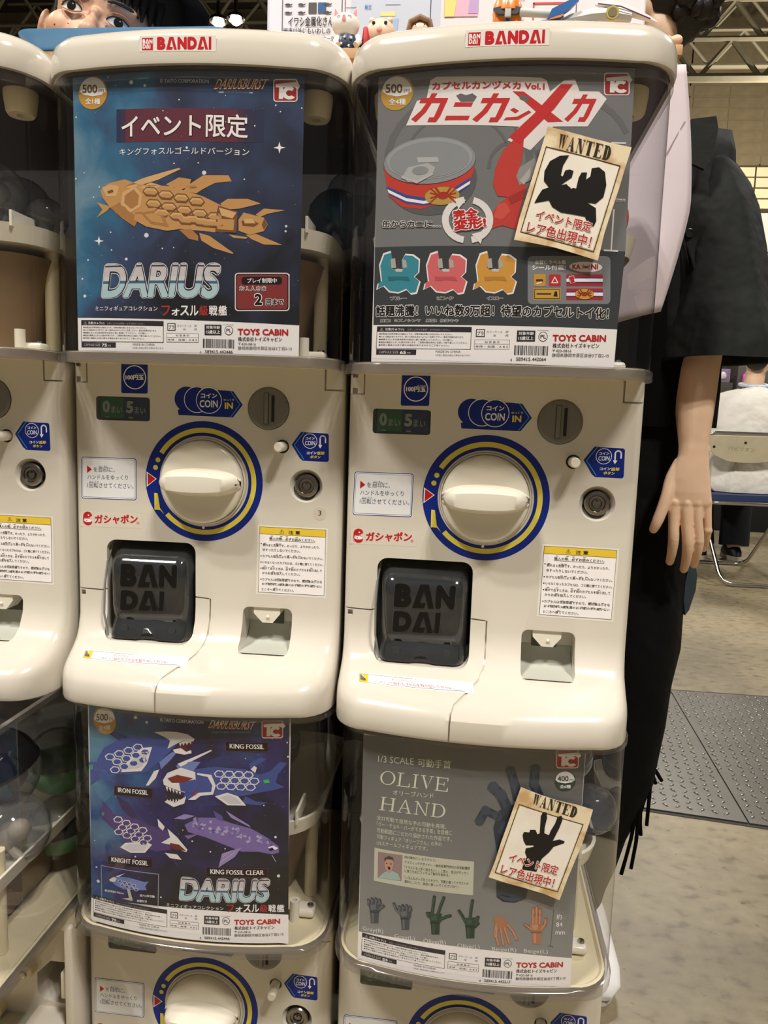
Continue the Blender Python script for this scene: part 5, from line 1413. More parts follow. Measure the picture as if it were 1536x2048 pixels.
ART['guide'] = [
('p',173,2,[-796,195,-787,193,-779,188,-774,180,-772,171,-776,-235,-778,-244,-784,-252,-792,-258,-802,-260,-1375,-264,-1385,-262,-1393,-257,-1398,-249,-1400,-240,-1392,169,-1389,178,-1384,186,-1376,191,-1366,193]),
('p',1,3,[-801,187,-793,186,-786,181,-782,175,-780,167,-785,-231,-786,-239,-791,-245,-798,-250,-806,-251,-1371,-256,-1379,-254,-1386,-250,-1390,-243,-1392,-236,-1383,165,-1382,173,-1377,179,-1370,184,-1362,185]),
('p',174,4,[-803,177,-796,176,-791,173,-788,168,-786,162,-791,-225,-792,-231,-796,-236,-801,-240,-808,-241,-1366,-245,-1373,-244,-1378,-241,-1382,-235,-1383,-229,-1375,159,-1374,166,-1370,171,-1364,174,-1358,176]),
('p',175,5,[-807,174,-801,172,-795,169,-792,164,-791,158,-795,-220,-796,-227,-800,-232,-805,-235,-812,-237,-1362,-241,-1369,-240,-1374,-236,-1378,-231,-1379,-225,-1371,156,-1370,162,-1366,167,-1360,170,-1354,172]),
('p',8,6,[-1326,99,-1272,59,-1328,16]),
('t',176,6,'を目印に、',[-1256,31,-1014,36,-1255,86],0.0),
('t',176,6,'めじるし',[-1190,84,-1090,88,-1190,102],0.0),
('t',176,6,'ハンドルをゆっくり',[-1325,-52,-870,-43,-1324,0],0.0),
('t',176,6,'1回転させてください。',[-1327,-141,-808,-136,-1325,-83],0.0),
('t',176,6,'かいてん',[-1304,-86,-1191,-81,-1304,-68],0.0),
('p',1,1,[-792,199,-783,197,-775,192,-769,184,-768,175,-772,-239,-774,-249,-780,-257,-788,-262,-797,-264,-1380,-269,-1389,-267,-1397,-262,-1403,-254,-1404,-244,-1396,173,-1394,182,-1388,190,-1380,195,-1370,197])]
ART['coin_in'] = [
('p',172,1,[-314,728,-306,674,285,666,390,801,289,939,163,947,73,944,-127,797]),
('e',172,3,[-214,843,134,131,28]),
('e',1,4,[-105,840,140,139,28]),
('e',172,5,[-105,840,133,131,28]),
('e',1,6,[26,836,140,139,28]),
('e',172,7,[26,836,133,131,28]),
('t',1,8,'コイン',[-61,861,114,864,-61,909],0.04),
('t',1,8,'COIN',[-73,763,122,765,-73,837],0.03),
('t',177,8,'ゆっくり',[186,835,298,838,186,858],0.02),
('t',177,8,'IN',[198,754,286,757,198,820],0.04),
('l',178,8,[259,940,362,804,261,669],8.0)]
ART['coin_return'] = [
('p',172,1,[1288,532,1297,530,1305,525,1310,518,1312,509,1318,259,1316,250,1311,242,1304,237,1295,235,1048,238,1038,240,1031,245,1025,253,1023,262,1019,513,1020,522,1025,529,1033,534,1042,536]),
('p',172,2,[1072,538,1018,540,920,403,1013,258,1077,252]),
('l',178,3,[1050,539,948,400,1051,255],7.9),
('e',1,3,[1113,447,78,79,28]),
('e',172,4,[1113,447,72,73,28]),
('t',1,5,'コイン',[1067,460,1164,464,1067,488],0.04),
('t',1,5,'COIN',[1062,402,1169,406,1062,447],0.02),
('l',1,4,[1222,402,1221,483],13.8),
('l',1,4,[1221,483,1230,499,1248,507,1267,500,1278,485],13.8),
('l',1,4,[1278,485,1279,435],13.7),
('p',1,5,[1202,411,1246,410,1223,373]),
('t',1,4,'コイン',[1082,307,1187,311,1081,336],0.05),
('t',177,4,'返却',[1191,305,1270,308,1190,340],0.05),
('t',177,4,'ボタン',[1120,266,1229,268,1120,297],0.05)]
ART['maker'] = [
('p',179,1,[-1412,-400,-718,-406,-726,-565,-1420,-572]),
('p',8,2,[-1383,-454,-1382,-444,-1378,-434,-1372,-425,-1364,-418,-1354,-412,-1343,-408,-1332,-406,-1320,-407,-1310,-410,-1300,-415,-1292,-422,-1287,-430,-1283,-439,-1282,-449]),
('p',8,2,[-1383,-454,-1282,-449,-1312,-471,-1371,-478,-1385,-530,-1373,-554,-1387,-505]),
('e',8,2,[-1330,-517,48,41,28]),
('e',1,3,[-1329,-503,44,18.5,28]),
('e',1,3,[-1322,-445,8.4,8.2,28]),
('e',8,4,[-1342,-503,6.3,6.2,28]),
('t',8,2,'ガシャポン',[-1254,-538,-767,-516,-1252,-436],0.05),
('t',8,2,'®',[-779,-523,-748,-522,-779,-494],0.0)]
ART['dial'] = [
('p',172,1,[614,-26,612,25,606,75,596,124,582,173,565,220,544,266,519,310,491,353,460,392,425,429,388,464,349,495,306,523,262,548,216,569,169,586,120,600,71,610,21,616,-30,618,-30,462,8,460,46,456,84,449,121,438,157,425,192,409,225,390,257,369,287,345,315,319,341,291,365,261,386,229,405,196,421,161,434,125,445,88,452,50,456,12,458,-26]),
('p',172,1,[-30,618,-81,616,-131,610,-180,600,-229,586,-276,569,-322,548,-366,523,-409,495,-448,464,-485,429,-520,392,-551,353,-579,310,-604,266,-625,220,-642,173,-656,124,-666,75,-672,25,-674,-26,-518,-26,-516,12,-512,50,-505,88,-494,125,-481,161,-465,196,-446,229,-425,261,-401,291,-375,319,-347,345,-317,369,-285,390,-252,409,-217,425,-181,438,-144,449,-106,456,-68,460,-30,462]),
('p',172,1,[-674,-26,-672,-77,-666,-127,-656,-176,-642,-225,-625,-272,-604,-318,-579,-362,-551,-405,-520,-444,-485,-481,-448,-516,-409,-547,-366,-575,-322,-600,-276,-621,-229,-638,-180,-652,-131,-662,-81,-668,-30,-670,-30,-514,-68,-512,-106,-508,-144,-501,-181,-490,-217,-477,-252,-461,-285,-442,-317,-421,-347,-397,-375,-371,-401,-343,-425,-313,-446,-281,-465,-248,-481,-213,-494,-177,-505,-140,-512,-102,-516,-64,-518,-26]),
('p',172,1,[-30,-670,21,-668,71,-662,120,-652,169,-638,216,-621,262,-600,306,-575,349,-547,388,-516,425,-481,460,-444,491,-405,519,-362,544,-318,565,-272,582,-225,596,-176,606,-127,612,-77,614,-26,458,-26,456,-64,452,-102,445,-140,434,-177,421,-213,405,-248,386,-281,365,-313,341,-343,315,-371,287,-397,257,-421,225,-442,192,-461,157,-477,121,-490,84,-501,46,-508,8,-512,-30,-514]),
('p',177,2,[-457,-410,-436,-432,-414,-453,-391,-472,-367,-490,-343,-507,-317,-523,-291,-537,-263,-550,-236,-562,-207,-572,-179,-580,-149,-587,-139,-537,-165,-530,-191,-522,-217,-513,-242,-503,-267,-491,-291,-478,-314,-464,-337,-448,-359,-432,-379,-414,-399,-395,-418,-375]),
('p',177,2,[-149,-587,-120,-593,-90,-597,-60,-599,-30,-600,0,-599,30,-597,60,-593,89,-587,119,-580,147,-572,176,-562,203,-550,182,-503,157,-513,131,-522,105,-530,79,-537,52,-542,25,-545,-3,-547,-30,-548,-57,-547,-85,-545,-112,-542,-139,-537]),
('p',177,2,[203,-550,231,-537,257,-523,283,-507,307,-490,331,-472,354,-453,376,-432,397,-410,416,-387,434,-363,451,-339,467,-313,422,-287,408,-310,392,-333,376,-355,358,-375,339,-395,319,-414,299,-432,277,-448,254,-464,231,-478,207,-491,182,-503]),
('p',177,2,[467,-313,481,-287,494,-259,506,-232,516,-203,524,-175,531,-145,537,-116,541,-86,543,-56,544,-26,543,4,541,34,489,29,491,1,492,-26,491,-53,489,-81,486,-108,481,-135,474,-161,466,-187,457,-213,447,-238,435,-263,422,-287]),
('p',177,2,[541,34,537,64,531,93,524,123,516,151,506,180,494,207,481,235,467,261,451,287,434,311,416,335,397,358,358,323,376,303,392,281,408,258,422,235,435,211,447,186,457,161,466,135,474,109,481,83,486,56,489,29]),
('p',177,2,[397,358,376,380,354,401,331,420,307,438,283,455,257,471,231,485,203,498,176,510,147,520,119,528,89,535,79,485,105,478,131,470,157,461,182,451,207,439,231,426,254,412,277,396,299,380,319,362,339,343,358,323]),
('p',177,2,[89,535,60,541,30,545,0,547,-30,548,-60,547,-90,545,-120,541,-149,535,-179,528,-207,520,-236,510,-263,498,-242,451,-217,461,-191,470,-165,478,-139,485,-112,490,-85,493,-57,495,-30,496,-3,495,25,493,52,490,79,485]),
('p',177,2,[-263,498,-289,486,-314,473,-338,458,-362,442,-385,425,-407,407,-428,388,-448,368,-466,347,-484,325,-501,302,-517,278,-473,251,-458,272,-443,293,-427,313,-410,332,-392,351,-372,368,-353,384,-332,400,-310,414,-288,428,-266,440,-242,451]),
('p',177,2,[-507,188,-511,202,-521,212,-534,215,-548,212,-558,202,-561,188,-558,175,-548,165,-534,161,-521,165,-511,175]),
('p',177,2,[-535,107,-538,120,-548,130,-562,134,-575,130,-585,120,-589,107,-585,93,-575,83,-562,80,-548,83,-538,93]),
('p',1,2,[-661,58,-549,-16,-661,-106]),
('p',8,3,[-649,43,-563,-16,-650,-88]),
('p',177,3,[-577,-169,-539,-172,-516,-328,-468,-397,-512,-353,-561,-351,-576,-355]),
('e',1,3,[-33,-524,14.4,14.2,28])]
ART['caution'] = [
('p',180,1,[565,-465,1326,-472,1320,-1234,553,-1225]),
('p',181,2,[585,-484,1306,-488,1300,-1208,576,-1204]),
('p',1,3,[589,-488,1302,-492,1296,-1203,581,-1199]),
('p',182,4,[589,-488,1302,-492,1300,-567,588,-561]),
('l',181,5,[588,-561,1300,-567],3.0),
('t',183,5,'⚠',[805,-547,851,-544,804,-507],0.02),
('t',183,5,'注 意',[901,-554,1027,-552,900,-513],0.03),
('t',183,5,'購入の際、必ずお読みください。',[693,-622,1191,-623,693,-592],0.02),
('t',183,5,'倒れると危険です。のったり、よりかかったり、',[622,-695,1242,-696,622,-665],0.02),
('t',183,5,'ゆすったりしないでください。',[623,-748,1031,-748,623,-718],0.02),
('t',183,5,'カプセル取出口より奥へ手を入れないでください。',[622,-816,1282,-817,621,-787],0.02),
('t',183,5,'いらなくなったカプセルは、ゴミ箱に捨ててください。',[621,-884,1284,-884,620,-854],0.02),
('t',183,5,'続けて出すときは、必ず前のカプセルを取り出して',[619,-950,1270,-949,619,-920],0.02),
('t',183,5,'からお金を投入してください。',[620,-1002,1035,-1001,620,-972],0.02),
('t',183,5,'カプセルは包装容器ですので、開封後は小さな',[619,-1072,1275,-1071,618,-1042],0.02),
('t',183,5,'お子様(特に3歳未満のお子様)の手の届かない',[617,-1125,1274,-1123,617,-1094],0.02),
('t',183,5,'ところへ捨ててください。',[616,-1181,969,-1180,615,-1151],0.02),
('l',183,5,[693,-629,1189,-630],3.0),
('e',183,5,[605,-668,7.0,7.0,8]),
('e',183,5,[604,-802,7.0,7.0,8]),
('e',183,5,[604,-869,7.0,7.0,8]),
('e',183,5,[605,-937,7.0,7.0,8]),
('e',183,5,[606,-1058,7.0,7.0,8]),
('p',184,5,[706,-578,732,-577,732,-583,706,-584]),
('p',184,5,[810,-578,836,-577,836,-583,810,-584]),
('p',184,5,[870,-579,895,-577,895,-583,870,-585]),
('p',184,5,[978,-579,1004,-578,1004,-584,979,-585]),
('p',184,5,[632,-659,658,-658,658,-664,632,-665]),
('p',184,5,[761,-659,787,-658,787,-664,762,-665]),
('p',184,5,[796,-660,822,-658,822,-664,796,-666]),
('p',184,5,[763,-782,789,-780,789,-786,763,-788]),
('p',184,5,[803,-782,829,-780,829,-786,803,-788]),
('p',184,5,[893,-782,918,-781,918,-786,893,-788]),
('p',184,5,[957,-782,983,-781,983,-787,957,-788]),
('p',184,5,[1012,-782,1037,-781,1038,-787,1012,-788]),
('p',184,5,[1028,-861,1054,-860,1054,-866,1028,-867]),
('p',184,5,[1087,-861,1113,-860,1113,-866,1088,-867]),
('p',184,5,[635,-908,661,-907,661,-913,635,-914]),
('p',184,5,[725,-908,751,-907,751,-913,725,-914]),
('p',184,5,[875,-908,900,-907,901,-913,875,-914]),
('p',184,5,[939,-908,965,-907,965,-913,939,-914]),
('p',184,5,[1143,-908,1169,-907,1169,-913,1143,-914]),
('p',184,5,[726,-968,752,-967,752,-973,726,-974]),
('p',184,5,[806,-968,832,-967,832,-973,806,-974]),
('p',184,5,[787,-1041,813,-1040,813,-1046,787,-1047]),
('p',184,5,[837,-1041,863,-1040,863,-1046,837,-1047]),
('p',184,5,[882,-1041,908,-1040,908,-1046,882,-1047]),
('p',184,5,[1066,-1041,1092,-1040,1092,-1046,1066,-1047]),
('p',184,5,[1106,-1041,1131,-1039,1132,-1045,1106,-1047]),
('p',184,5,[1190,-1041,1216,-1039,1216,-1045,1190,-1047]),
('p',184,5,[667,-1095,693,-1093,693,-1099,667,-1101]),
('p',184,5,[707,-1095,733,-1093,733,-1099,707,-1101]),
('p',184,5,[747,-1095,773,-1093,773,-1099,747,-1101]),
('p',184,5,[827,-1094,853,-1093,853,-1099,828,-1100]),
('p',184,5,[877,-1094,903,-1093,903,-1099,877,-1100]),
('p',184,5,[987,-1094,1013,-1093,1013,-1099,987,-1100]),
('p',184,5,[1022,-1094,1048,-1093,1048,-1099,1022,-1100]),
('p',184,5,[1097,-1094,1123,-1092,1123,-1098,1097,-1100]),
('p',184,5,[1166,-1094,1192,-1092,1192,-1098,1166,-1100]),
('p',184,5,[753,-1145,779,-1144,779,-1150,753,-1151])]
ART['number'] = [
('e',185,1,[1233,-315,78,74,28]),
('e',186,2,[1233,-315,74,70,28]),
('t',183,3,'3',[1217,-337,1251,-336,1216,-283],0.0)]
ART['strip'] = [
('p',1,1,[-1265,-1862,-65,-1855,-52,-1915,-1233,-1925]),
('p',187,2,[-1233,-1868,-75,-1863,-66,-1908,-1216,-1920]),
('p',188,3,[-1136,-1870,-79,-1866,-73,-1905,-1123,-1917]),
('p',189,3,[-1227,-1870,-1138,-1869,-1123,-1917,-1215,-1918]),
('t',183,4,'⚠',[-1190,-1888,-1153,-1886,-1205,-1874],0.0),
('t',183,4,'注意',[-1184,-1913,-1139,-1910,-1205,-1895],0.0),
('e',183,4,[-1111,-1880,10.4,4.8,28]),
('t',190,4,'取り出し口に、前のカプセルが残っていると故障の原因となります。続けて購入',[-1071,-1891,-88,-1881,-1083,-1878],0.0),
('t',190,4,'される際は、必ず',[-1067,-1913,-861,-1909,-1079,-1901],0.0),
('t',8,4,'前のカプセルを取り出してから',[-855,-1911,-306,-1902,-871,-1895],0.02),
('t',190,4,'購入してください。',[-302,-1902,-79,-1901,-312,-1891],0.0)]
ART['lidlogo'] = [
('p',191,1,[-399,4099,321,4091,318,3957,-400,3963]),
('p',192,2,[-374,4080,-268,4078,-269,3972,-375,3975]),
('t',1,3,'B',[-367,4030,-340,4029,-367,4068],0.06),
('p',1,3,[-338,4029,-328,4066,-315,4066,-305,4028,-313,4028,-321,4058,-327,4037,-317,4037,-319,4028]),
('t',1,3,'N',[-303,4028,-273,4027,-302,4065],0.06),
('t',1,3,'D',[-368,3988,-338,3987,-367,4026],0.06),
('p',1,3,[-336,3987,-326,4024,-313,4023,-303,3986,-312,3986,-319,4016,-325,3995,-316,3994,-318,3986]),
('p',1,3,[-301,3986,-293,3985,-293,4023,-301,4023]),
('t',192,2,'B',[-230,3974,-149,3972,-229,4083],0.09),
('p',192,2,[-143,3972,-112,4080,-74,4080,-42,3971,-68,3971,-92,4056,-108,3995,-80,3995,-86,3971]),
('t',192,2,'N',[-36,3971,51,3971,-36,4079],0.09),
('t',192,2,'D',[57,3971,144,3971,57,4079],0.09),
('p',192,2,[149,3971,179,4079,216,4080,247,3972,222,3972,198,4056,183,3995,210,3996,204,3972]),
('p',192,2,[253,3972,276,3973,276,4081,253,4081])]
ART['emboss'] = [
('t',193,1,'B',[-929,-1200,-745,-1196,-917,-936],0.1),
('p',193,1,[-731,-1195,-651,-931,-565,-929,-502,-1190,-561,-1191,-608,-987,-651,-1135,-587,-1134,-603,-1192]),
('t',193,1,'N',[-488,-1190,-287,-1185,-478,-927],0.1),
('t',193,1,'D',[-933,-1463,-736,-1458,-921,-1230],0.1),
('p',193,1,[-723,-1457,-645,-1223,-561,-1221,-500,-1451,-558,-1453,-603,-1273,-644,-1404,-582,-1402,-598,-1454]),
('p',193,1,[-487,-1451,-433,-1450,-424,-1218,-477,-1219]),
('t',194,2,'B',[-924,-1195,-743,-1191,-913,-940],0.09),
('p',194,2,[-729,-1191,-651,-935,-565,-933,-503,-1185,-562,-1187,-608,-990,-650,-1133,-587,-1131,-603,-1188]),
('t',194,2,'N',[-490,-1185,-292,-1180,-480,-931],0.09),
('t',194,2,'D',[-928,-1458,-735,-1453,-917,-1234],0.09),
('p',194,2,[-722,-1452,-646,-1227,-563,-1225,-503,-1447,-560,-1448,-604,-1275,-645,-1401,-584,-1400,-599,-1449]),
('p',194,2,[-490,-1446,-438,-1445,-428,-1222,-480,-1224])]
# ================================================================= materials used in the scene
PL = mat('cream_plastic', (212, 206, 195), rough=.18, coat=.45, spec=.5, bump=.02, bscale=30)
PLI = mat('cream_plastic_inside', (214, 203, 172), rough=.4, noise=.03, nscale=20)
PLW = mat('white_plastic', (226, 221, 207), rough=.25, coat=.3)
GREY = mat('grey_plastic', (112, 110, 104), rough=.35, bump=.03, bscale=400)
GREY2 = mat('dark_seam', (30, 28, 26), rough=.6)
CAV = mat('cavity_dark', (12, 12, 13), rough=.7)
CH = mat('chrome', (190, 186, 180), rough=.16, metal=1)
CH2 = mat('lock_steel', (150, 145, 140), rough=.25, metal=1)
SLOT = mat('pale_tray', (186, 188, 178), rough=.3)
SMK = mat('smoke_plastic', (46, 48, 50), rough=.09, coat=.4, alpha=.93, spec=.6)
ACR = clear('clear_acrylic', tint=(253, 253, 254), body=.006, bcol=(190, 188, 200), fres=1.0)
ACR2 = clear('clear_rim', tint=(222, 220, 222), body=.09, bcol=(196, 190, 182), rough=.12)
PANE = clear('window_pane', tint=(225, 228, 225), body=.03)
CAPC = clear('capsule_clear', tint=(228, 230, 232), body=.12, bcol=(170, 170, 172), fres=1.3)
PAPER = mat('card_white', (240, 238, 240), rough=.35, noise=.01)
def nebula(name, cols, scale, tint2, thr, dark):
    m = mat(name, (20, 30, 50), rough=.33); nt = m.node_tree; N = nt.nodes; L = nt.links; b = N['Principled BSDF']
    tc = N.new('ShaderNodeTexCoord'); n = N.new('ShaderNodeTexNoise'); n.inputs['Scale'].default_value = scale; n.inputs['Detail'].default_value = 7; n.inputs['Distortion'].default_value = .6
    L.new(tc.outputs['Object'], n.inputs['Vector']); sx = N.new('ShaderNodeSeparateXYZ'); L.new(tc.outputs['Object'], sx.inputs[0])
    def mr(src, a, b_, lo, hi):
        q = N.new('ShaderNodeMapRange'); q.inputs[1].default_value = a; q.inputs[2].default_value = b_; q.inputs[3].default_value = lo; q.inputs[4].default_value = hi; L.new(src, q.inputs[0]); return q.outputs[0]
    gx = mr(sx.outputs[0], -.115, thr, .34, -.02)          # bright cloud along the left edge of the printed picture
    gz = mr(sx.outputs[2], dark[0], dark[1], -.34, .0)      # the picture darkens towards its foot
    a1 = N.new('ShaderNodeMath'); a1.operation = 'ADD'; L.new(gx, a1.inputs[0]); L.new(gz, a1.inputs[1])
    a2 = N.new('ShaderNodeMath'); a2.operation = 'ADD'; L.new(a1.outputs[0], a2.inputs[0]); L.new(n.outputs['Fac'], a2.inputs[1])
    r = N.new('ShaderNodeValToRGB'); e = r.color_ramp.elements
    while len(e) < len(cols): e.new(.5)
    for el, (p, c) in zip(e, cols): el.position = p; el.color = (*lin(c), 1)
    L.new(a2.outputs[0], r.inputs['Fac']); L.new(r.outputs['Color'], b.inputs['Base Color']); return m
nebula('nebula_blue', [(.22, (22, 26, 32)), (.42, (46, 54, 80)), (.58, (54, 74, 108)), (.74, (52, 108, 144)), (.97, (116, 148, 170))], 14, None, .0, (.14, .29))
nebula('nebula_violet', [(.2, (14, 14, 20)), (.4, (26, 24, 58)), (.56, (42, 36, 100)), (.72, (36, 84, 138)), (.95, (84, 130, 160))], 16, None, -.01, (.15, .27))
def fade(name, c0, c1, z0, z1):
    m = mat(name, c0, rough=.35); nt = m.node_tree; N = nt.nodes; L = nt.links
    tc = N.new('ShaderNodeTexCoord'); sx = N.new('ShaderNodeSeparateXYZ'); L.new(tc.outputs['Object'], sx.inputs[0])
    q = N.new('ShaderNodeMapRange'); q.inputs[1].default_value = z0; q.inputs[2].default_value = z1; L.new(sx.outputs[2], q.inputs[0])
    r = N.new('ShaderNodeValToRGB'); r.color_ramp.elements[0].color = (*lin(c0), 1); r.color_ramp.elements[1].color = (*lin(c1), 1)
    L.new(q.outputs[0], r.inputs[0]); L.new(r.outputs[0], N['Principled BSDF'].inputs['Base Color']); return m
fade('grey_fade', (138, 138, 138), (96, 97, 97), .16, .37)
def papermat():
    for nm, c0, c1 in (('old_paper', (196, 160, 112), (228, 212, 180)), ('paper_light', (226, 218, 204), (234, 228, 218))):
        m = mat(nm, c1, rough=.7, noise=.0); nt = m.node_tree; N = nt.nodes; L = nt.links
        tc = N.new('ShaderNodeTexCoord'); n = N.new('ShaderNodeTexNoise'); n.inputs['Scale'].default_value = 55 if nm == 'old_paper' else 30; n.inputs['Detail'].default_value = 8
        L.new(tc.outputs['Object'], n.inputs['Vector']); r = N.new('ShaderNodeValToRGB'); r.color_ramp.elements[0].position = .36; r.color_ramp.elements[1].position = .56
        r.color_ramp.elements[0].color = (*lin(c0), 1); r.color_ramp.elements[1].color = (*lin(c1), 1)
        L.new(n.outputs['Fac'], r.inputs[0]); L.new(r.outputs[0], N['Principled BSDF'].inputs['Base Color'])
papermat()
# ================================================================= capsule vending unit (local frame: x across, y into the machine, z up, origin at knob height)
HW = .147
PROF = [(.125, 0, 0), (-.140, 0, 0), (-.155, .002, .001), (-.170, .010, .003), (-.180, .022, .007), (-.188, .040, .012), (-.194, .056, .017), (-.199, .068, .020), (-.204, .075, .021), (-.210, .079, .022), (-.228, .080, .022)]
def lipf(x, z):
    for (a, d0, b0), (c, d1, b1) in zip(PROF, PROF[1:]):
        if z >= c: t = (a - z) / (a - c); return -(d0 + (d1 - d0) * t) + (b0 + (b1 - b0) * t) * (x / .148) ** 2
    return -.08 + .022 * (x / .148) ** 2
def outline(z, hw, D, b, rx, ry, yb=.24, nf=16, nc=7, rb=.012):
    P = []; f = lambda x: -D + b * (x / .148) ** 2
    yc = f(hw - rx) + ry
    P.append((-hw + rb * .3, yb - rb * .3, z)); P.append((-hw, yb - rb, z)); P.append((-hw, yc + .01, z))
    for k in range(nc + 1):
        t = PI + PI / 2 * k / nc; P.append((-(hw - rx) + rx * math.cos(t), yc + ry * math.sin(t), z))
    for k in range(1, nf):
        x = -(hw - rx) + 2 * (hw - rx) * k / nf; P.append((x, f(x), z))
    for k in range(nc + 1):
        t = 1.5 * PI + PI / 2 * k / nc; P.append(((hw - rx) + rx * math.cos(t), yc + ry * math.sin(t), z))
    P += [(hw, yc + .01, z), (hw, yb - rb, z), (hw - rb * .3, yb - rb * .3, z), (hw - rb, yb, z), (-hw + rb, yb, z)]
    return P
casef = lambda x, z: -.062 + .022 * (x / .148) ** 2
caseo = lambda z, e=0., hw=.146: outline(z, hw - e, .066 - e, .022, .038, .045 - e, .238 - e)
def groove(path, w=.0009, dep=.003):
    g = G(); rings = []
    for i, (x, z) in enumerate(path):
        a = path[max(i - 1, 0)]; b = path[min(i + 1, len(path) - 1)]; d = Vector((b[0] - a[0], b[1] - a[1])).normalized(); n = (-d.y * w, d.x * w); y = lipf(x, z)
        rings.append([(x + n[0], y - .004, z + n[1]), (x - n[0], y - .004, z - n[1]), (x - n[0], y + dep, z - n[1]), (x + n[0], y + dep, z + n[1])])
    g.loft(rings, GREY2); return g.obj('cutter', smooth=0)
OFF = (0, .08, .235)      # a unit's Empty stands at the foot of its front lip
def part(g, name, root, **k):
    o = g.obj(name, root, **k); o.location = OFF; return o
def sticker(key, name, root, surf=lambda x, z: 0, up=.0002, label=None, sub=None, mp=None, step=.05):
    p = Print(surf, step=step, gap=.00008); draw(p, ART[key], mp, sub); return part(p.g, name, root, smooth=0, fix=False, label=label)
def make_body(root):
    g = G(); rings = []
    lv = [(.125, 0, 0)] + [(z, 0, 0) for z in (.09, .03, -.03, -.09)] + PROF[1:] + [(-.232, .078, .022), (-.2345, .072, .022)]
    for z, D, b in lv:
        k = D / .08; rings.append(outline(z, HW - (.002 if z < -.233 else 0), D, b, .008 + .030 * k, .008 + .037 * k, nf=20))
    g.loft(rings[::-1], PL); o = part(g, 'body', root, smooth=0)
    C = []
    def cut(build):
        q = G(); build(q); c = q.obj('cutter', smooth=0); c.parent = root; c.location = OFF; C.append(c)
    for p, y0, y1, m in ((rrect(-.112, -.1785, -.012, -.070, .011), -.1, .060, CAV), (rrect(.041, -.1835, .0955, -.137, .007), -.12, .030, SLOT), (rrect(-.1215, .0595, -.0620, .0847, .003, 3), -.01, .016, CAV)):
        cut(lambda q: q.prism(p, y0, y1, m))
    cut(lambda q: q.lathe([(.0072, -.01), (.0072, .02)], GREY2, (.082, 0, .038), seg=28))
    cut(lambda q: q.lathe([(.0195, -.004), (.0175, .0005), (.0135, .006), (.0125, .012)], PL, (.108, 0, -.003), seg=36))
    cut(lambda q: q.lathe([(.0228, -.004), (.0222, .002)], PL, (.0667, 0, .0771), seg=40))
    cut(lambda q: q.lathe([(.0472, -.004), (.0468, .004)], PL, (-.0033, 0, -.0026), seg=56))
    for path in ([(-.150, -.126), (-.118, -.127), (-.111, -.125)], [(-.013, -.1295), (.000, -.1305), (.0045, -.131), (.0045, -.150), (.0045, -.168), (.003, -.177), (-.001, -.184), (-.009, -.190), (-.018, -.195), (-.024, -.199), (-.0265, -.205), (-.027, -.215), (-.027, -.236)],
                 [(.1265, .128), (.1265, .098), (.150, .098)], [(-.1312, .128), (-.1312, .099), (-.150, .099)]):
        c = groove(path, .0011 if path[0][0] > .1 else .0008, .004 if path[0][0] > .1 else .003); c.parent = root; c.location = OFF; C.append(c)
    for x0, z0 in ((-.1435, .1155), (-.1435, .0995), (-.1425, -.1335)): cut(lambda q: q.box((x0, -.01, z0), (x0 + .0055, .006, z0 + .0055), GREY2))
    bpy.context.view_layer.update(); bool_cut(o, C); return o
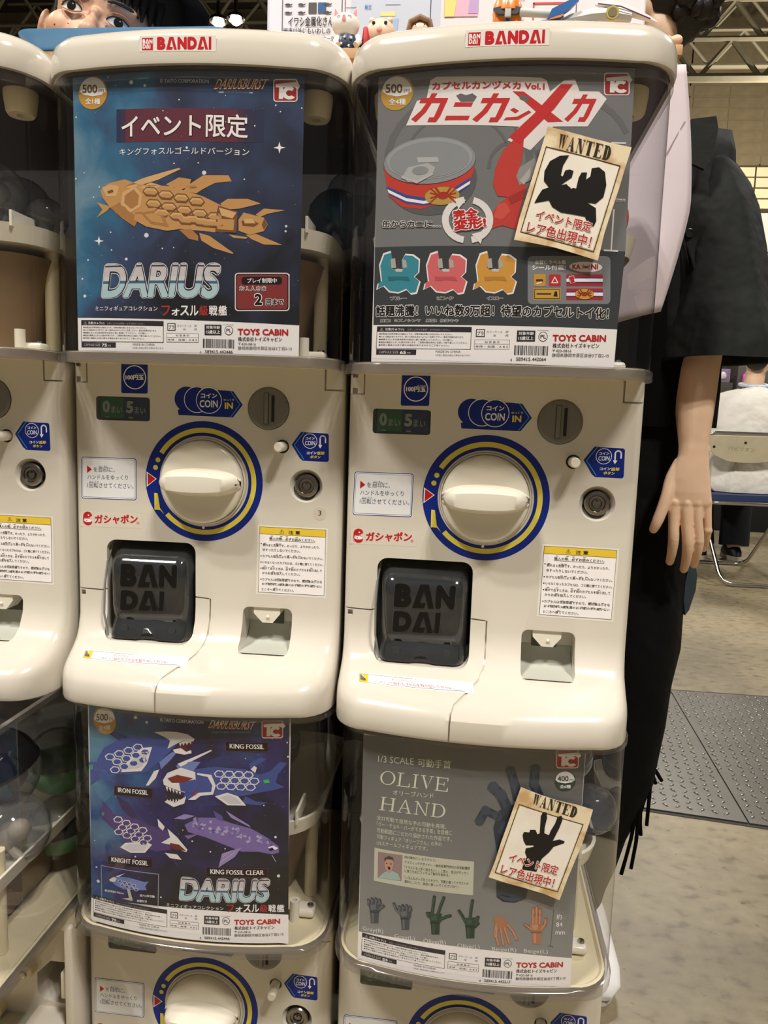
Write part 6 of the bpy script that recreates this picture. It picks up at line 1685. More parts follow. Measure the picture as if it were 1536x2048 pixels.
def make_case(root, y=0., lid=True, z1=.388, zb=0.):
    """clear cover, its rims, the cream floor and the hopper bowl"""
    def P(g, n, **k): o = part(g, n, root, **k); o.location = (OFF[0], OFF[1] + y, OFF[2]); return o
    g = G(); g.loft([caseo(z) for z in (.127, .16, .21, .26, .31, .36, z1)], ACR, cap=(0, 0)); P(g, 'case_cover', smooth=50)
    g = G(); g.loft([caseo(.117, -.003), caseo(.126, -.003), caseo(.128, -.0005), caseo(.128, .003), caseo(.117, .003)], ACR2, cap=(0, 0)); P(g, 'case_foot_rim', smooth=50)
    hh = .008 if not lid else .013
    g = G(); g.loft([caseo(z1 - hh, -.0008), caseo(z1 - hh + .001, -.0022), caseo(z1 - .001, -.0022), caseo(z1, .002), caseo(z1 - hh, .003)], ACR2 if not lid else ACR, cap=(0, 0)); P(g, 'case_head_rim', smooth=50)
    g = G()
    g.loft([caseo(.119, .0035), caseo(.127, .0035), caseo(.128, .006), caseo(.1255, .009)], PLI, cap=(1, 1))
    P(g, 'case_floor')
    b = lambda z, hw, D: outline(z, hw, D, .016, .05, .05, .21, rb=.03)
    g = G(); g.loft([b(.236, .126, .030), b(.254, .130, .034), b(.254, .127, .031), b(.240, .122, .026), b(.228, .08, -.01), b(.222, .05, -.04)], PLW, cap=(0, 1)); bowl = P(g, 'hopper_bowl'); bowl.location.z += zb
    for x in (-.100, .108): g = G(); g.box((x - .0015, -.022, .25), (x + .0015, .02, .266), PLW, .0005); g.obj('hopper_fin', bowl, smooth=0)
    g = G(); g.loft([b(.228 + zb, .116, .020), b(.19, .104, .008), b(.145, .092, -.010), b(.128, .088, -.016)], mat('hopper_skirt', (128, 104, 78), rough=.5, noise=.05), cap=(0, 0)); P(g, 'hopper_skirt')
    for x, yy in ((.112, .045), (-.118, .05)):
        g = G(); g.lathe([(.0075, .126), (.0075, .24)], PLI, (x, yy, 0), 'z', 20); P(g, 'hopper_post')
    g = G(); g.lathe([(.0055, .126), (.0055, .150), (.003, .150), (.003, .144)], PLW, (.104, -.005, 0), 'z', 20); P(g, 'screw_post')
    g = G(); g.box((.101, -.004, .127), (.126, .016, .137), PLW, .004, 3); br = P(g, 'screw_boss')
    g = G(); g.lathe([(.004, .137), (.0035, .139), (.001, .1395)], CH, (.120, .006, 0), 'z', 16); g.obj('screw', br)
    g = G()
    for k in range(14):
        t = 2 * PI * k / 14; t2 = 2 * PI * (k + .5) / 14
        for tt, r in ((t, .058), (t2, .070)): pass
    ring = []
    for k in range(40):
        t = 2 * PI * k / 40; r = .066 if k % 4 < 2 else .058; ring.append((.02 + r * math.cos(t), .09 + r * math.sin(t)))
    g.prism(ring, .1285, .138, mat('red_plastic', (150, 62, 44), rough=.35), 'z'); P(g, 'feed_wheel')
    return bowl
def make_lid(root):
    g = G(); q = lambda z, e: outline(z, .1492 - e, .0715 - e, .022, .042, .05 - e * .6, .243 - e, nf=20)
    g.loft([q(.386, .004), q(.386, .0), q(.389, -.0006), q(.405, 0), q(.412, .0018), q(.418, .0065), q(.4225, .0145), q(.425, .026), q(.426, .05)], PL); lid = part(g, 'lid', root, smooth=45)
    g = G(); g.loft([q(.3857, .0045), q(.3835, .006)], mat('lid_lining', (50, 40, 37), rough=.45)); part(g, 'lid_lining', root, smooth=0, label='dark underside of the lid')
    for x in (-.112, .112):
        g = G(); g.lathe([(.0165, .3835), (.0165, .378), (.0145, .364), (.0125, .361), (.0045, .361), (.004, .372)], PLI, (x, -.004, 0), 'z', 24, cap=False); g.obj('screw_boss', lid)
    sticker('lidlogo', 'red_logo_sticker', root, lambda x, z: -.0719 + .022 * (x / .148) ** 2, step=.012, label='small white sticker with red lettering')
    return lid
def make_door(root):
    """smoked capsule door: bulged cover with raised lettering"""
    x0, x1 = -.108, -.016
    prof = [(.030, -.0715), (.020, -.073), (.008, -.079), (-.002, -.0865), (-.0085, -.092), (-.0105, -.098), (-.011, -.110), (-.0105, -.140), (-.008, -.152), (-.006, -.157), (-.010, -.164), (-.0145, -.173), (-.0145, -.1765), (-.010, -.1775)]
    g = G(); rings = []
    xs = [(x0, .022), (x0 + .002, .010), (x0 + .006, .003), (x0 + .011, 0)] + [(x0 + .011 + (x1 - x0 - .022) * k / 12, 0) for k in range(1, 12)] + [(x1 - .011, 0), (x1 - .006, .003), (x1 - .002, .010), (x1, .022)]
    for x, dy in xs:
        r = []
        for y, z in prof:
            c = x - (-.061); n = 0
            if z < -.170 and abs(c) < .011: n = math.sqrt(max(0, .011 ** 2 - c * c)) * .8
            r.append((x, y + dy, max(z, -.1775 + n)))
        rings.append(r)
    g.loft(rings, SMK, cap=(0, 0), closed=False); d = part(g, 'capsule_door', root, smooth=50)
    for x in (-.088, -.035): g = G(); g.lathe([(.0042, -.0005), (.0042, .0005)], ink(54, 56, 58), (x, -.0117, -.1655), 'y', 20); g.obj('moulding_mark', d)
    p = Print(lambda x, z: -.0112, step=.05, gap=.00015); draw(p, ART['emboss']); p.g.obj('raised_lettering', d, smooth=0, fix=False)
    g = G()
    for x, w in ((-.1075, .0012),):
        g.tube([(x - .002, .012, -.074), (x - .004, .0, -.095), (x - .0045, -.006, -.12), (x - .003, -.012, -.150), (x + .002, -.014, -.174)], [.0011] * 5, mat('smoke_edge', (120, 122, 122), rough=.2, coat=.3), 8)
    g.obj('door_edge', d)
    return d
def make_knob(root):
    c = (-.0033, 0, -.0026)
    g = G(); g.lathe([(.0466, .004), (.0466, -.0015), (.0458, -.003), (.0450, -.003), (.0448, .0)], PLW, c, 'y', 64); base = part(g, 'knob_collar', root)
    g = G(); g.lathe([(.0442, .002), (.0442, -.0075), (.0432, -.0105), (.0405, -.0120), (.034, -.0118), (.024, -.0108), (.012, -.0102), (.002, -.0100)], PLW, c, 'y', 64); k = part(g, 'knob', root, smooth=50)
    g = G(); rings = []
    for i in range(29):
        u = -1 + 2 * i / 28; x = c[0] + u * .0437; e = max(0., 1 - abs(u) ** 5); d = -.0300 * (1 - .06 * u * u) * (e ** .55) - .0065; h1 = .0128 - .0035 * u * u; h0 = .0138 - .0042 * u * u
        kk = max(.16, (1 - abs(u) ** 7)) ** .6; h1 *= kk; h0 *= kk
        sec = [(h0 + .0018, -.009), (h0, -.013), (h1 - .001, d * .6), (h1 - .0022, d * .9), (h1 - .0045, d), (0, d - .0006), (-(h1 - .0045), d), (-(h1 - .0022), d * .9), (-(h1 - .001), d * .6), (-h0, -.013), (-(h0 + .0018), -.009)]
        rings.append([(x, min(y, -.008), c[2] + z) for z, y in sec])
    g.loft(rings, PLW); g.obj('grip', k, smooth=45, sub=0)
    p = Print(lambda x, z: 0, step=.2, gap=.0001); draw(p, ART['dial']); o = part(p.g, 'dial_sticker', root, smooth=0, fix=False, label='dark blue ring sticker with yellow turning arrow and red triangle'); return k
def make_panel(root, price='5', number=False):
    sticker('yen', 'coin_type_sticker', root); sticker('guide', 'handle_guide_sticker', root, label='white sticker with blue double frame and lettering'); sticker('coin_in', 'coin_arrow_sticker', root, label='dark blue arrow sticker with coin circles')
    sticker('coin_return', 'coin_return_sticker', root); sticker('maker', 'red_lettering_sticker', root); sticker('caution', 'caution_sticker', root, label='white notice with yellow head band and black lettering')
    sticker('strip', 'warning_strip_sticker', root, lambda x, z: lipf(x, z) - .0003, step=.004)
    if number: sticker('number', 'number_sticker', root, label='round pale sticker with black number 3')
    # counter window with two drums
    w = G(); dz, r = .0722, .021
    w.box((-.1205, .013, .0600), (-.0630, .0155, .0842), CAV); w.box((-.118, .0035, .0603), (-.0645, .0135, .0625), mat('bronze_sill', (74, 72, 62), rough=.3)); wo = part(w, 'counter_window', root)
    for x0, x1, cc, s in ((-.1175, -.0915, (36, 142, 76), '0'), (-.0915, -.0640, (32, 54, 132), price)):
        f = lambda x, z: .0016 + ((z - dz) ** 2) * 18
        p = Print(f, step=.01, gap=.0001); A = lambda v: v * 1e4
        for k in range(8):
            z0 = .0618 + .0028 * k; p.poly([(A(x0), A(z0)), (A(x1 - .0003), A(z0)), (A(x1 - .0003), A(z0 + .0028)), (A(x0), A(z0 + .0028))], ink(*cc), 0)
        wh = ink(242, 242, 238); xa = x0 + .0025
        p.text(s, ((xa, .0672), (xa + .0082, .0672), (xa, .0803)), wh, .05, lay=2) if False else p.text(s, ((A(xa), A(.0675)), (A(xa + .008), A(.0675)), (A(xa), A(.0803))), wh, .06, lay=2)
        p.text('まい', ((A(xa + .0095), A(.0675)), (A(xa + .0215), A(.0670)), (A(xa + .0095), A(.0750))), wh, .01, lay=2)
        p.poly([(A(xa + .002), A(.0622)), (A(xa + .007), A(.0622)), (A(xa + .007), A(.0632)), (A(xa + .002), A(.0632))], wh, 2)
        p.g.obj('counter_drum', wo, smooth=0, fix=False, label='green drum' if s == '0' else 'dark blue drum')
    g = G(); g.prism(rrect(-.1213, .0597, -.0622, .0845, .003, 3), .0004, .0009, PANE); g.obj('pane', wo, smooth=0)
    # coin slot disc
    c = (.0667, 0, .0771)
    g = G(); g.lathe([(.0216, .002), (.0216, -.0008), (.0208, -.0016), (.018, -.0019), (.004, -.0021)], GREY, c, 'y', 48); d = part(g, 'coin_slot_disc', root, smooth=40)
    g = G(); g.box((c[0] - .0040, -.0034, c[2] - .0158), (c[0] + .0003, -.0012, c[2] + .0158), GREY, .0004); g.obj('slot_guard', d)
    g = G(); g.box((c[0] + .0036, -.0026, c[2] - .0138), (c[0] + .0066, -.0015, c[2] + .0138), CAV); g.box((c[0] - .0046, -.0024, c[2] - .0164), (c[0] + .0009, -.0015, c[2] + .0164), mat('slot_line', (62, 60, 56), rough=.5)); g.obj('slot', d)
    g = G(); g.tube([(.082, .016, .038), (.082, -.0185, .038), (.082, -.0205, .038)], [.0052, .0052, .0040], PLW, 24); b = part(g, 'coin_return_button', root, smooth=40)
    g = G(); g.lathe([(.0125, .012), (.0125, -.001), (.0115, -.0025), (.0085, -.003), (.0075, -.0012), (.002, -.0010)], CH2, (.108, .003, -.003), 'y', 36); lk = part(g, 'lock', root, smooth=30)
    g = G(); ring = [(.108 + .0047 * math.cos(t * PI / 12), .0008, -.003 + .0047 * math.sin(t * PI / 12)) for t in range(24)]; g.tube(ring, .0006, GREY2, 8, closed=True); g.box((.1072, .0002, -.001), (.1088, .0018, .0016), GREY2); g.obj('key_way', lk)
    # coin return hole
    g = G(); g.prism([(.0525, -.1375), (.0815, -.1375), (.0815, -.1445), (.0735, -.1545), (.0620, -.1545), (.0525, -.1445)], .002, .024, PLW); fl = part(g, 'coin_chute', root)
    g = G(); g.sphere((.0682, .0018, -.148), .0018, PLW, 14); g.obj('rivet', fl)
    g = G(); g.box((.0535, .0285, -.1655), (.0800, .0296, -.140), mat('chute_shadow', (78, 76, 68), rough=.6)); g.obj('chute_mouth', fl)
    g = G(); g.loft([[(.0415, .0295, -.160), (.095, .0295, -.160)], [(.0415, .026, -.168), (.095, .026, -.168)], [(.0415, .018, -.176), (.095, .018, -.176)], [(.0415, .005, -.1805), (.095, .005, -.1805)], [(.0415, -.022, -.182), (.095, -.022, -.182)]], SLOT, cap=(0, 0), closed=False); part(g, 'coin_tray', root)
def unit(name, pos, yaw, label, price='5', number=False, lid=True, src=None):
    root = thing(name, label, 'capsule machine', (pos[0] + .08 * math.sin(yaw), pos[1] - .08 * math.cos(yaw), pos[2] + Z0 - .235), yaw, 'two-tier capsule machines in a row')
    if src is None: make_body(root)
    else:
        b = src.copy(); COL.objects.link(b); b.parent = root
    make_panel(root, price, number); make_knob(root); make_door(root)
    g = G(); g.box((-.111, .056, -.1825), (-.013, .059, -.0705), CAV); part(g, 'door_cavity', root)
    make_case(root, lid=lid)
    if lid: make_lid(root)
    return root
UP = {'left': ((-.0256, -.0077, .0012), -.0232), 'mid': ((.274, 0, 0), 0.), 'right': ((.5732, -.0128, -.0041), -.0433),
      'midlow': ((.275, .0025, -.6231), -.0224), 'rightlow': ((.5777, -.0107, -.6272), -.0286), 'leftlow': ((-.026, -.005, -.622), -.02)}
U = {}
U['mid'] = unit('capsule_machine', *UP['mid'], 'cream capsule machine, upper tier, holding the blue starry poster with a gold mechanical fish', number=True)
body_src = [c for c in U['mid'].children if c.name.startswith('body')][0]
U['right'] = unit('capsule_machine', *UP['right'], 'cream capsule machine, upper tier, holding the grey poster with the tin can and crabs', src=body_src)
U['left'] = unit('capsule_machine', *UP['left'], 'cream capsule machine cut by the left edge of the photo, upper tier, without a poster', src=body_src)
U['midlow'] = unit('capsule_machine', *UP['midlow'], 'cream capsule machine, lower tier, holding the violet poster with four mechanical fish', src=body_src, lid=False)
U['rightlow'] = unit('capsule_machine', *UP['rightlow'], 'cream capsule machine, lower tier, holding the grey poster of jointed model hands', price='4', src=body_src, lid=False)
# the lower left machine stands open: its front is off and its case is drawn forward
pos, yaw = UP['leftlow']
R0 = thing('opened_capsule_machine', 'opened capsule machine at the lower left, case drawn forward, inner frame with dark opening showing', 'capsule machine', (pos[0], pos[1] - .08, pos[2] + Z0 - .235), yaw)
g = G(); g.box((-.147, .02, -.232), (.147, .24, .116), PL, .004); o = part(g, 'inner_frame', R0, smooth=0)
cc = G(); cc.prism([(.101, .028), (.136, .028), (.136, -.029), (.091, -.024), (.083, -.015), (.083, .010)], -.05, .12, CAV); cco = cc.obj('cutter', smooth=0); cco.parent = R0; cco.location = OFF; bpy.context.view_layer.update(); bool_cut(o, [cco])
g = G(); g.box((.136, -.012, -.232), (.147, .03, .098), PL, .003); part(g, 'side_cheek', R0)
g = G(); g.prism([(.112, .117), (.147, .117), (.147, .092), (.135, .088), (.116, .092)], -.004, .02, PL); part(g, 'corner_block', R0)
g = G(); g.box((.127, -.004, .001), (.137, .014, .034), PLW, .001); part(g, 'latch', R0)
g = G(); g.box((.083, -.012, -.232), (.137, .03, -.033), PL, .003); part(g, 'shelf_block', R0)
g = G(); g.box((.036, -.008, -.075), (.079, .022, -.047), SLOT, .002); part(g, 'coin_box', R0)
for x, z in ((.074, .018), (.033, -.040)):
    g = G(); g.lathe([(.010, .02), (.0095, .008), (.006, .006)], PLI, (x, 0, z), 'y', 20); b = part(g, 'screw_boss', R0)
    g = G(); g.lathe([(.0045, .006), (.0035, .0035), (.001, .003)], CH, (x, 0, z), 'y', 16); g.obj('screw', b)
make_case(R0, y=-.135, lid=False, z1=.392, zb=-.030)
# ================================================================= posters
def sheet(name, key, un, label, cat, c0, c1, surf=casef, group=None, art=None, edge=None, sub=None, mp=None):
    (pos, yaw) = UP[un]; p = Print(surf, step=.012, gap=.0001)
    xs = [c0[0] + (c1[0] - c0[0]) * k / 20 for k in range(21)]
    if edge is None:
        r = [[(x, surf(x, z) + t, z) for x in xs] for z, t in ((c1[1], 0), (c0[1], 0), (c0[1], .0005), (c1[1], .0005))]
        p.g.loft(r + [r[0]], PAPER, cap=(0, 0), closed=False)
        p.g.add([r[0][0], r[1][0], r[2][0], r[3][0], r[0][-1], r[1][-1], r[2][-1], r[3][-1]], [(0, 1, 2, 3), (4, 5, 6, 7)], PAPER)
    draw(p, ART[key])
    if sub:
        draw(p, ART['foot'], mp, sub); rr = random.Random(int(sub['@A'])); x = 169
        while x < 472:
            w = rr.choice([3.5, 3.5, 7, 11]); a = [mp(x, 1416 + 0), mp(min(x + w, 475), 1416), mp(min(x + w, 475), 1330), mp(x, 1330)]; p.poly(a, ink(45, 42, 46), 2); x += w + rr.choice([4, 4, 8])
    o = p.g.obj(name, smooth=0, fix=False); o.location = (pos[0], pos[1], pos[2] + Z0); o.rotation_euler = (0, 0, yaw); return tag(o, label, cat, group)
def remap(a0, a1, b0, b1):
    """foot strip of the first poster to another one: left and right lower corners"""
    return lambda x, z: (b0[0] + (x - a0[0]) * (b1[0] - b0[0]) / (a1[0] - a0[0]), z - (a0[1] + (a1[1] - a0[1]) * (x - a0[0]) / (a1[0] - a0[0])) + b0[1] + (b1[1] - b0[1]) * (x - a0[0]) / (a1[0] - a0[0]))
A0, A1 = (-1147, 1279), (1070, 1235)
sheet('poster', 'a', 'mid', 'blue starry poster with one gold mechanical fish', 'poster', (-.1151, .1257), (.1082, .3875), group='posters behind the clear covers', sub={'@S': '75', '@A': '589415', '@B': '442446'}, mp=remap(A0, A1, A0, A1))
sheet('poster', 'b', 'right', 'grey poster with a tin can, red lettering and three small crabs', 'poster', (-.1175, .1285), (.1072, .387), group='posters behind the clear covers', sub={'@S': '65', '@A': '589415', '@B': '442064'}, mp=remap(A0, A1, (-1165, 1314), (1070, 1269)))
sheet('poster', 'c', 'midlow', 'violet starry poster with four mechanical fish', 'poster', (-.1150, .1315), (.1067, .385), group='posters behind the clear covers', sub={'@S': '75', '@A': '589415', '@B': '442446'}, mp=remap(A0, A1, (-1164, 1330), (1080, 1305)))
sheet('poster', 'd', 'rightlow', 'plain grey poster with jointed model hands', 'poster', (-.1190, .1282), (.1012, .379), group='posters behind the clear covers', sub={'@S': '55', '@A': '589415', '@B': '442217'}, mp=remap(A0, A1, (-1182, 1301), (1018, 1264)))
wf = lambda x, z: -.0700 + .022 * (x / .148) ** 2
sheet('wanted_notice', 'w1', 'right', 'tilted parchment notice with a black crab outline, stuck on the upper clear cover', 'notice', (0, 0), (1, 1), surf=wf, edge=1, group='parchment notices on the covers')
sheet('wanted_notice', 'w2', 'rightlow', 'tilted parchment notice with a black hand outline, stuck on the lower clear cover', 'notice', (0, 0), (1, 1), surf=wf, edge=1, group='parchment notices on the covers')
# ================================================================= capsules in the cases
def capsule(un, x, y, z, r, top, bot, label, inside=None, tilt=(0.3, .2), dy=0.):
    pos, yaw = UP[un]; cy, sy = math.cos(yaw), math.sin(yaw); y += dy
    L = (pos[0] + cy * x - sy * y, pos[1] + sy * x + cy * y, pos[2] + z + Z0 - r)
    t = thing('toy_capsule', label, 'capsule', L, 0, None); t.rotation_euler = (tilt[0], tilt[1], 0)
    for nm, m, a0, a1 in (('upper_half', top, 0, 90), ('lower_half', bot, -90, 0)):
        g = G(); pr = [(max(.0004, r * math.cos(math.radians(a))), r + r * math.sin(math.radians(a))) for a in range(a0, a1 + 1, 9)]
        if a0 == 0: pr = [(r * 1.02, r - .001), (r * 1.02, r + .002)] + pr
        g.lathe(pr, m, (0, 0, 0), 'z', 32, cap=False); g.obj(nm, t, smooth=60)
    if inside:
        g = G(); inside(g, r); g.obj('contents', t, smooth=60)
    return t
def toy(col):
    m = mat('toy_%d_%d_%d' % col, col, rough=.5)
    def f(g, r):
        g.sphere((0, 0, r * .75), r * .42, m, 14, (1, .8, 1.1)); g.sphere((r * .3, -.1 * r, r * 1.25), r * .3, m, 12); g.tube([(-.1 * r, -.3 * r, r * .9), (-.5 * r, -.4 * r, r * .6), (-.6 * r, -.3 * r, r * .4)], r * .13, m, 8); g.tube([(.2 * r, -.3 * r, r * .7), (.55 * r, -.4 * r, r * .5)], r * .13, m, 8)
    return f
def leaflet(col):
    m = mat('leaf_%d_%d_%d' % col, col, rough=.6)
    def f(g, r):
        g.prism([(-.55 * r, .55 * r), (.5 * r, .5 * r), (.55 * r, 1.2 * r), (-.5 * r, 1.25 * r)], -.5 * r, -.45 * r, m); g.sphere((.1 * r, .1 * r, r * .8), r * .5, mat('bag_clear', (150, 150, 152), rough=.3), 12)
    return f
BLU = mat('capsule_blue', (44, 72, 104), rough=.2, coat=.3); GRN = mat('capsule_green', (96, 140, 100), rough=.3); ORG = mat('capsule_orange', (196, 90, 44), rough=.25); DRK = mat('capsule_dark', (16, 18, 24), rough=.06, coat=.6); PNK = mat('capsule_pink', (150, 90, 96), rough=.3)
SKY = mat('capsule_teal', (50, 96, 128), rough=.25)
WB = mat('card_blue', (88, 132, 168), rough=.5)
capsule('leftlow', .088, .112, .296, .047, DRK, CAPC, 'large capsule with black lid and a pale blue leaflet inside, in the opened case', leaflet((96, 140, 176)), (.15, -.3), -.135)
capsule('leftlow', .094, .100, .238, .040, CAPC, CAPC, 'large clear capsule with a beige toy inside, low in the opened case', toy((176, 164, 144)), (.3, .2), -.135)
capsule('leftlow', .094, .200, .262, .040, CAPC, GRN, 'clear and green capsule behind the black-lidded one', None, (0, 0), -.135)
capsule('leftlow', .098, .190, .186, .036, CAPC, GRN, 'clear and green capsule low at the back right of the opened case', None, (.1, 0), -.135)
capsule('leftlow', -.045, .06, .232, .042, CAPC, DRK, 'clear and dark capsule at the bottom left of the opened case', toy((60, 80, 90)), (.4, .2), -.135)
capsule('leftlow', -.02, .11, .345, .036, mat('capsule_olive', (84, 76, 40), rough=.4), CAPC, 'olive capsule at the top of the opened case', None, (.2, .1), -.135)
capsule('left', .045, .03, .290, .040, CAPC, CAPC, 'clear capsule with crumpled film, front of the left upper case', toy((120, 118, 120)), (.2, .3))
capsule('left', .02, .12, .300, .040, CAPC, SKY, 'clear and blue capsule behind in the left upper case', None, (.1, .3))
capsule('left', .105, .04, .272, .022, CAPC, CAPC, 'small clear capsule by the right wall of the left upper case', None, (.1, .3))
capsule('mid', .100, .12, .300, .034, SKY, BLU, 'dull blue capsule deep in the upper middle case', None, (.2, .5))
capsule('mid', .125, .17, .335, .030, CAPC, BLU, 'clear and blue capsule at the back of the upper middle case', None, (.3, 0))
capsule('mid', .05, .05, .290, .036, CAPC, BLU, 'clear and blue capsule behind the gold fish poster', None, (.3, 0))
capsule('right', .1150, -.012, .284, .0265, SKY, ORG, 'blue and orange capsule beside the crab notice', None, (0, -1.2))
capsule('right', -.05, .05, .290, .033, PNK, ORG, 'pink and orange capsule behind the can poster', None, (0, .4))
capsule('right', .03, .10, .290, .033, CAPC, SKY, 'clear and blue capsule behind the can poster', None, (0, .4))
capsule('rightlow', .118, .05, .278, .027, CAPC, BLU, 'dark blue capsule beside the hand notice', None, (.4, .4))
capsule('rightlow', .120, .12, .300, .026, CAPC, BLU, 'second dark blue capsule, behind by the right wall of the lower right case', None, (.2, -.3))
capsule('rightlow', .110, .16, .345, .030, BLU, BLU, 'dark capsule high in the lower right case', None, (.2, -.3))
capsule('rightlow', .02, .06, .285, .030, CAPC, GRN, 'clear and green capsule behind the model hand poster', None, (.2, -.3))
capsule('midlow', .06, .10, .290, .036, CAPC, DRK, 'clear and dark capsule behind the four fish poster', None, (.2, -.3))
capsule('midlow', -.1, .10, .290, .034, CAPC, GRN, 'clear and green capsule at the left of the lower middle case', None, (.2, -.3))
# ================================================================= the hall
def concrete():
    m = mat('concrete', (150, 138, 112), rough=.42, spec=.4); nt = m.node_tree; N = nt.nodes; L = nt.links; b = N['Principled BSDF']
    tc = N.new('ShaderNodeTexCoord')
    def noise(sc, det, st):
        n = N.new('ShaderNodeTexNoise'); n.inputs['Scale'].default_value = sc; n.inputs['Detail'].default_value = det
        mp = N.new('ShaderNodeMapping'); mp.inputs['Scale'].default_value = st; L.new(tc.outputs['Object'], mp.inputs[0]); L.new(mp.outputs[0], n.inputs['Vector']); return n.outputs['Fac']
    def ramp(src, els):
        r = N.new('ShaderNodeValToRGB'); e = r.color_ramp.elements
        while len(e) < len(els): e.new(.5)
        for x, (p, c) in zip(e, els): x.position = p; x.color = (*lin(c), 1)
        L.new(src, r.inputs[0]); return r.outputs[0]
    big = ramp(noise(1.6, 6, (1, 1, 1)), [(.3, (116, 107, 88)), (.5, (146, 135, 111)), (.72, (168, 155, 127))])
    scr = ramp(noise(24, 14, (1, 1.4, 1)), [(.30, (150, 144, 132)), (.44, (226, 222, 214)), (.60, (244, 242, 238)), (.74, (255, 255, 252))])
    spk = ramp(noise(42, 4, (1, 1.2, 1)), [(.27, (110, 102, 88)), (.33, (250, 250, 248))])
    mm = None
    for a, c in ((big, scr), (None, spk)):
        q = N.new('ShaderNodeMix'); q.data_type = 'RGBA'; q.blend_type = 'MULTIPLY'; q.inputs[0].default_value = .75
        L.new(a if a is not None else mm, q.inputs[6]); L.new(c, q.inputs[7]); mm = q.outputs[2]
    L.new(mm, b.inputs['Base Color']); bp = N.new('ShaderNodeBump'); bp.inputs['Strength'].default_value = .25; bp.inputs['Distance'].default_value = .004; L.new(noise(22, 8, (1, 1, 1)), bp.inputs['Height']); L.new(bp.outputs[0], b.inputs['Normal']); return m
def struct(name, g, smooth=0):
    o = g.obj(name, smooth=smooth); o['kind'] = 'structure'; return o
g = G(); g.box((-30, -9, -.06), (34, 30, 0), concrete()); struct('floor', g)
BRN = mat('wall_brown', (112, 98, 70), rough=.8, noise=.12, nscale=3); BRD = mat('wall_dark', (52, 45, 32), rough=.9, noise=.2, nscale=1); CRM = mat('wall_cream', (226, 204, 162), rough=.7, noise=.04, nscale=2); WHT = mat('wall_white', (206, 203, 192), rough=.7, noise=.04, nscale=2)
g = G(); g.box((-30, 26.15, 0), (34, 26.5, 15.5), mat('wall_joint', (64, 54, 38), rough=.9)); wall = struct('wall_back', g)
g = G(); g.box((-30.3, -9, 0), (-30, 26.5, 15.5), BRD); struct('wall_left', g)
g = G(); g.box((34, -9, 0), (34.3, 26.5, 15.5), BRD); struct('wall_right', g)
g = G(); g.box((-30, -9, 15.5), (34, 26.5, 15.7), mat('ceiling_dark', (30, 25, 18), rough=.95, noise=.3, nscale=.5)); struct('ceiling', g)
rnd = random.Random(3)
_pm = {}
def wpanel(x0, z0, x1, z1, m, d=.08):
    k = (round(x1 - x0, 3), round(z1 - z0, 3), m.name)
    if k not in _pm:
        q = G(); q.box((0, 0, 0), (x1 - x0 - .05, d, z1 - z0 - .05), m); _pm[k] = q.mesh('wall_panel', 0)
    o = bpy.data.objects.new('wall_panel', _pm[k]); COL.objects.link(o); o.parent = wall; o.location = (x0, 26.07 + rnd.uniform(-.012, .012), z0)
for j in range(7):
    for i in range(-1, 6): wpanel(5.6 + 1.15 * i, 9.45 + .36 * j, 6.75 + 1.15 * i, 9.81 + .36 * j, BRN)
for j in range(4):
    for i in range(-1, 5): wpanel(5.6 + 1.5 * i, 8.1 + .335 * j, 7.1 + 1.5 * i, 8.435 + .335 * j, CRM)
for j in range(5):
    for i in range(0, 4): wpanel(5.2 + 1.9 * i, 1.6 + 1.28 * j, 7.1 + 1.9 * i, 2.88 + 1.28 * j, WHT)
for i in range(-6, 4): wpanel(5.6 - 4.2 * (i + 3) - 2, 9.5, 5.6 - 4.2 * (i + 3) + 2.2, 14.5, BRN)
# roof trusses: chords and diagonals are parts
TR = mat('truss_paint', (150, 140, 112), rough=.6, noise=.1, nscale=4); TRD = mat('truss_far', (150, 140, 112), rough=.7)
def truss(y, zb, dz, x0, n, dx, m, label, r=.06, phase=0.):
    t = thing('roof_truss', label, 'truss', (0, y, 0), 0, None)
    def bar(a, b, rr=r, nm='brace'):
        q = G(); q.cyl(a, b, rr, m, seg=6); o = q.obj(nm, t, smooth=30)
    xe = x0 + n * dx
    for k in range(3): bar((x0, 0, zb + dz * k), (xe, 0, zb + dz * k + .0), r * (1.7 if k == 0 else 1), 'chord')
    for k in range(n):
        for l in range(2):
            a = x0 + dx * k; z = zb + dz * l; p = phase if l == 0 else phase + .5
            bar((a, .05, z), (a + dx / 2, .05, z + dz)); bar((a + dx / 2, .05, z + dz), (a + dx, .05, z))
    return t
truss(20., 9.62, .92, 4.75, 3, 1.55, TR, 'pale steel roof truss above the brown wall panels at the right', .065)
truss(21.5, 10.6, 1.2, -13.5, 8, 1.7, TRD, 'grey steel roof truss behind the capped person and the lamps', .05)
truss(23.5, 11.4, 1.0, -14, 16, 1.8, TRD, 'dim far roof truss under the dark ceiling', .045)
for k, (x, z) in enumerate(((-6.09, 11.0), (-5.62, 11.05))):
    t = thing('ceiling_lamp', ('left' if k == 0 else 'right') + ' one of the two glaring hall lamps above the middle machine', 'lamp', (x, 20, z + .1))
    g = G(); g.lathe([(.05, .5), (.06, .2), (.22, .08), (.24, 0)], CH, ax='z', seg=24, cap=False); g.obj('shade', t)
    g = G(); g.sphere((0, 0, 0), .15, mat('lamp_glow', (255, 240, 220), emit=14.), 20); g.obj('bulb', t)
